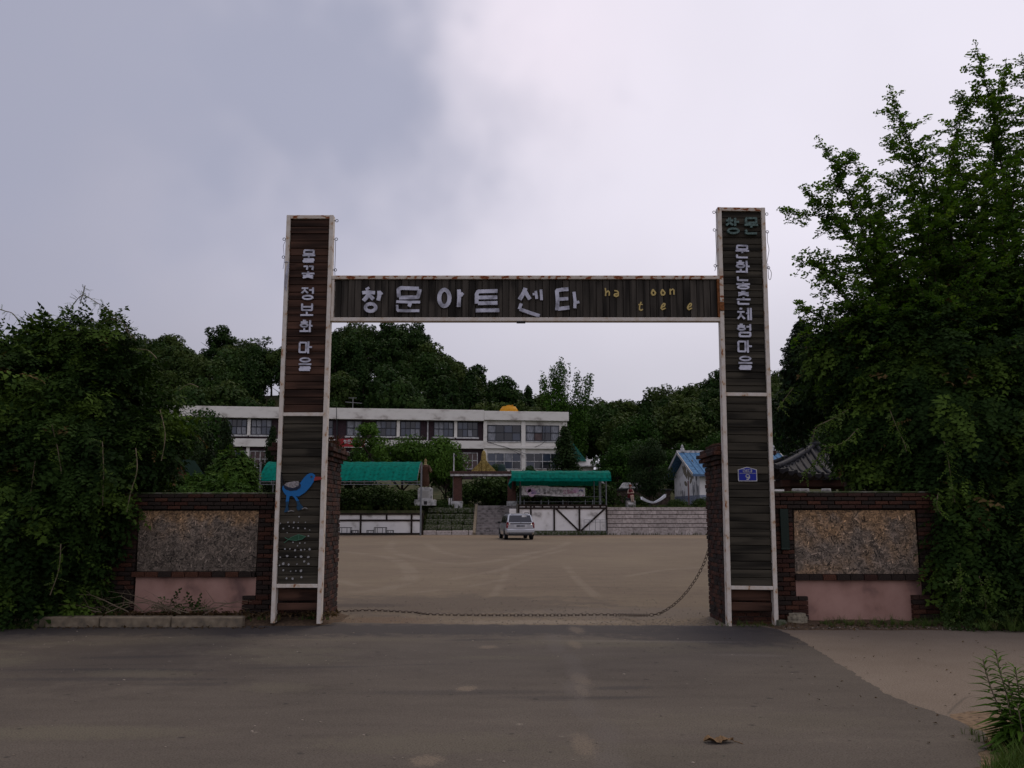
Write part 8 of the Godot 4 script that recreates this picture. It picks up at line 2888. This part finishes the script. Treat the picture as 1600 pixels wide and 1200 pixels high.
# ---------- small things on the ground ----------
func small_things() -> void:
	var r := RandomNumberGenerator.new()
	r.seed = 700
	# curled dry leaf
	var b := MB.new()
	var rim := PackedVector3Array()
	for i in 15:
		var t := i / 14.0
		rim.append(Vector3(lerpf(-0.11, 0.1, t), 0.008 + 0.006 * sin(t * 9), 0))
	for i in 14:
		var wa := 0.07 * sin(PI * (i / 14.0) * 0.9 + 0.25) * (1.0 if i % 2 else 0.7)
		var wb := 0.07 * sin(PI * ((i + 1) / 14.0) * 0.9 + 0.25) * (0.7 if i % 2 else 1.0)
		for s: float in [-1.0, 1.0]:
			var q := [rim[i], rim[i + 1], rim[i + 1] + Vector3(0, 0.018 + 0.01 * sin(i), s * wb), rim[i] + Vector3(0, 0.018 + 0.01 * sin(i - 1), s * wa)]
			if s < 0:
				b.quad(q[0], q[1], q[2], q[3])
			else:
				b.quad(q[3], q[2], q[1], q[0])
	b.tube(PackedVector3Array([rim[14], rim[14] + Vector3(0.03, -0.004, 0.03), rim[14] + Vector3(0.05, -0.008, 0.055)]), PackedFloat32Array([0.003]), 4)
	var dry := mat(lin(0.22, 0.135, 0.065), 0.8, M.blotch, Vector3(12, 12, 12), 1)
	dry.cull_mode = BaseMaterial3D.CULL_DISABLED
	solo("fallen_leaf", "curled dry brown leaf lying on the asphalt in the foreground", "leaf", b.mesh(), dry, Vector3(1.448, 0.000, -6.335) + Vector3(0, 0.008, 0), 0.05)
	# broken concrete by the right tower
	var k := 0
	for q: Array in [[Vector3(4.076, 0.000, -12.708), Vector3(0.27, 0.13, 0.18), 0.2, "broken pale concrete lump at the foot of the right brick column"], [Vector3(3.792, 0.000, -12.500), Vector3(0.16, 0.06, 0.14), 0.9, "flat mossy stone beside the pale concrete lump"]]:
		var st := MB.new()
		var pp := PackedVector2Array()
		for i in 8:
			pp.append(Vector2(cos(TAU * i / 8) * q[1].x * 0.56, sin(TAU * i / 8) * q[1].z * 0.56) * r.randf_range(0.8, 1.15))
		var t := Transform3D(Basis(Vector3(1, 0, 0), Vector3(0, 0, -1), Vector3(0, 1, 0)), Vector3.ZERO)
		st.prism(pp, -0.05, q[1].y * 0.7, t)
		var pq := PackedVector2Array()
		for p in pp:
			pq.append(p * 0.86 + Vector2(0.006, 0.01))
		st.prism(pq, q[1].y * 0.68, q[1].y, t)
		solo("concrete_lump", q[3], "stone", st.mesh(), mat(lin(0.34, 0.30, 0.22), 0.95, M.blotch, Vector3(3, 3, 3), 1) if k == 0 else M.moss_stone, q[0] + Vector3(0, 0.035, 0), q[2])
		k += 1
	# dead branches on the soil behind the kerb
	var br := MB.new()
	for i in 46:
		var o := Vector3(r.randf_range(-7.2, -4.4), 0.15 + r.randf() * 0.05, r.randf_range(-13.0, -12.62))
		var a := r.randfn(0.0, 0.5) + (PI if r.randf() < 0.5 else 0.0)
		var l := r.randf_range(0.25, 0.95)
		var d := Vector3(cos(a), r.randf_range(0.0, 0.3), sin(a) * 0.35)
		var pts := PackedVector3Array()
		for j in 6:
			var t := j / 5.0
			pts.append(o + d * l * t + Vector3(r.randfn() * 0.02, sin(t * PI) * 0.08 * l + r.randfn() * 0.012, r.randfn() * 0.015))
		var rad := r.randf_range(0.004, 0.009)
		br.tube(pts, PackedFloat32Array([rad, rad, rad * 0.8, rad * 0.6, rad * 0.5, rad * 0.3]), 4, false)
		for j in 3:
			var p := pts[1 + j]
			br.tube(PackedVector3Array([p, p + Vector3(r.randfn(), absf(r.randfn()) * 0.6, r.randfn() * 0.4) * 0.12]), PackedFloat32Array([rad * 0.6, rad * 0.2]), 3, false)
	var bp := thing("brush_pile", "heap of dead grey-brown branches on the soil behind the left kerb", "branches")
	part(bp, "branches", br.mesh(), M.twig)
	# dead leaves and straw
	var lm := MB.new()
	leaf(lm, Vector3.ZERO, Vector3(0, 0.15, 1).normalized(), Vector3.UP, 0.06, 0.018, 0.5)
	var xs: Array[Transform3D] = []
	for i in 1500:
		var x := r.randf_range(-7.6, -2.5)
		var z := -12.62 - absf(r.randfn()) * 0.18
		xs.append(Transform3D((Basis(Vector3.UP, r.randf() * TAU) * Basis(Vector3.RIGHT, r.randfn() * 0.5)).scaled(Vector3.ONE * r.randf_range(0.5, 1.3)), Vector3(x, 0.13 + r.randf() * 0.04, z)))
	for i in 380:
		xs.append(Transform3D((Basis(Vector3.UP, r.randf() * TAU) * Basis(Vector3.RIGHT, r.randfn() * 0.5)).scaled(Vector3.ONE * r.randf_range(0.4, 1.0)), Vector3(r.randf_range(-10, -3.4), 0.012, -12.34 + r.randfn() * 0.06)))
	for i in 420:
		xs.append(Transform3D((Basis(Vector3.UP, r.randf() * TAU) * Basis(Vector3.RIGHT, r.randfn() * 0.5)).scaled(Vector3.ONE * r.randf_range(0.4, 1.0)), Vector3(r.randf_range(3.7, 10), 0.05, -12.35 + r.randfn() * 0.12)))
	for i in 90:
		xs.append(Transform3D((Basis(Vector3.UP, r.randf() * TAU) * Basis(Vector3.RIGHT, r.randfn() * 0.3)).scaled(Vector3.ONE * r.randf_range(0.3, 0.7)), Vector3(r.randf_range(2.6, 6.5), 0.014, r.randf_range(-11.5, -6.0))))
	var cols := PackedColorArray()
	for i in 301:
		cols.append(Color(0.11, 0.07, 0.035).lerp(Color(0.04, 0.026, 0.016), r.randf()))
	scatter(self, "leaf_litter", lm.mesh(), M.leaf, xs, cols)
	# gravel
	var gv := MB.new()
	gv.lathe(PackedVector2Array([Vector2(0, -0.4), Vector2(0.9, -0.2), Vector2(1.0, 0.2), Vector2(0.5, 0.6), Vector2(0, 0.65)]), 6, Vector3.ZERO, Vector3(1, 1, 0.75))
	var gx: Array[Transform3D] = []
	for i in 5200:
		var p := Vector3.ZERO
		var u := r.randf()
		if u < 0.45:
			p = Vector3(r.randf_range(-2.7, 3.1), 0.002, -12.2 - absf(r.randfn()) * 1.6)
		elif u < 0.6:
			p = Vector3(2.3 + r.randfn() * 0.6, 0.002, -12.5 + r.randfn() * 0.5)
		elif u < 0.75:
			p = Vector3(r.randf_range(-3, 4), 0.002, r.randf_range(-24, -14))
		elif u < 0.9:
			p = Vector3(r.randf_range(3.7, 9), 0.03, -12.25 + r.randfn() * 0.12)
		else:
			p = Vector3(r.randf_range(-8, 3.0), 0.01, r.randf_range(-12.0, -5.0))
		if p.z > -12.1 and p.x < 3.5 and u < 0.9:
			continue
		var s := 0.004 + 0.012 * pow(r.randf(), 3.0)
		gx.append(Transform3D(Basis(Vector3.UP, r.randf() * TAU).scaled(Vector3(s, s * 0.8, s)), p))
	var gc := PackedColorArray()
	for i in 301:
		gc.append(Color(0.10, 0.085, 0.07).lerp(Color(0.27, 0.23, 0.19), r.randf()))
	var gm := mat(Color.WHITE, 0.95)
	gm.vertex_color_use_as_albedo = true
	scatter(self, "gravel", gv.mesh(), gm, gx, gc)
	# dry vine and weeds on the left pillar's cap
	var dv := MB.new()
	var o := Vector3(-2.728, 2.509, -13.25)
	for i in 26:
		var a := r.randf() * TAU
		var d := Vector3(cos(a) * 0.16, r.randf_range(0.05, 0.28), sin(a) * 0.2)
		dv.tube(PackedVector3Array([o + d * 0.1, o + d * 0.6 + Vector3(0, 0.04, 0), o + d + Vector3(r.randfn() * 0.03, 0, 0)]), PackedFloat32Array([0.005, 0.004, 0.002]), 4, false)
	var vt := thing("dry_vine", "tangle of dry reddish vine on top of the left brick pillar", "plant")
	part(vt, "stems", dv.mesh(), mat(lin(0.12, 0.05, 0.032), 0.9))
	var vl: Array[Transform3D] = []
	for i in 110:
		vl.append(Transform3D(outward(Vector3(r.randfn(), r.randfn() + 0.5, r.randfn()).normalized(), r, 0.2, 0.4).scaled(Vector3.ONE * r.randf_range(0.5, 1.1)), o + Vector3(r.randfn() * 0.09, r.randf_range(-0.02, 0.22), r.randfn() * 0.12)))
	var vc := PackedColorArray()
	for i in 51:
		vc.append(Color(0.09, 0.028, 0.018).lerp(Color(0.05, 0.04, 0.018), r.randf()))
	scatter(vt, "leaves", lm.mesh(), M.leaf, vl, vc)
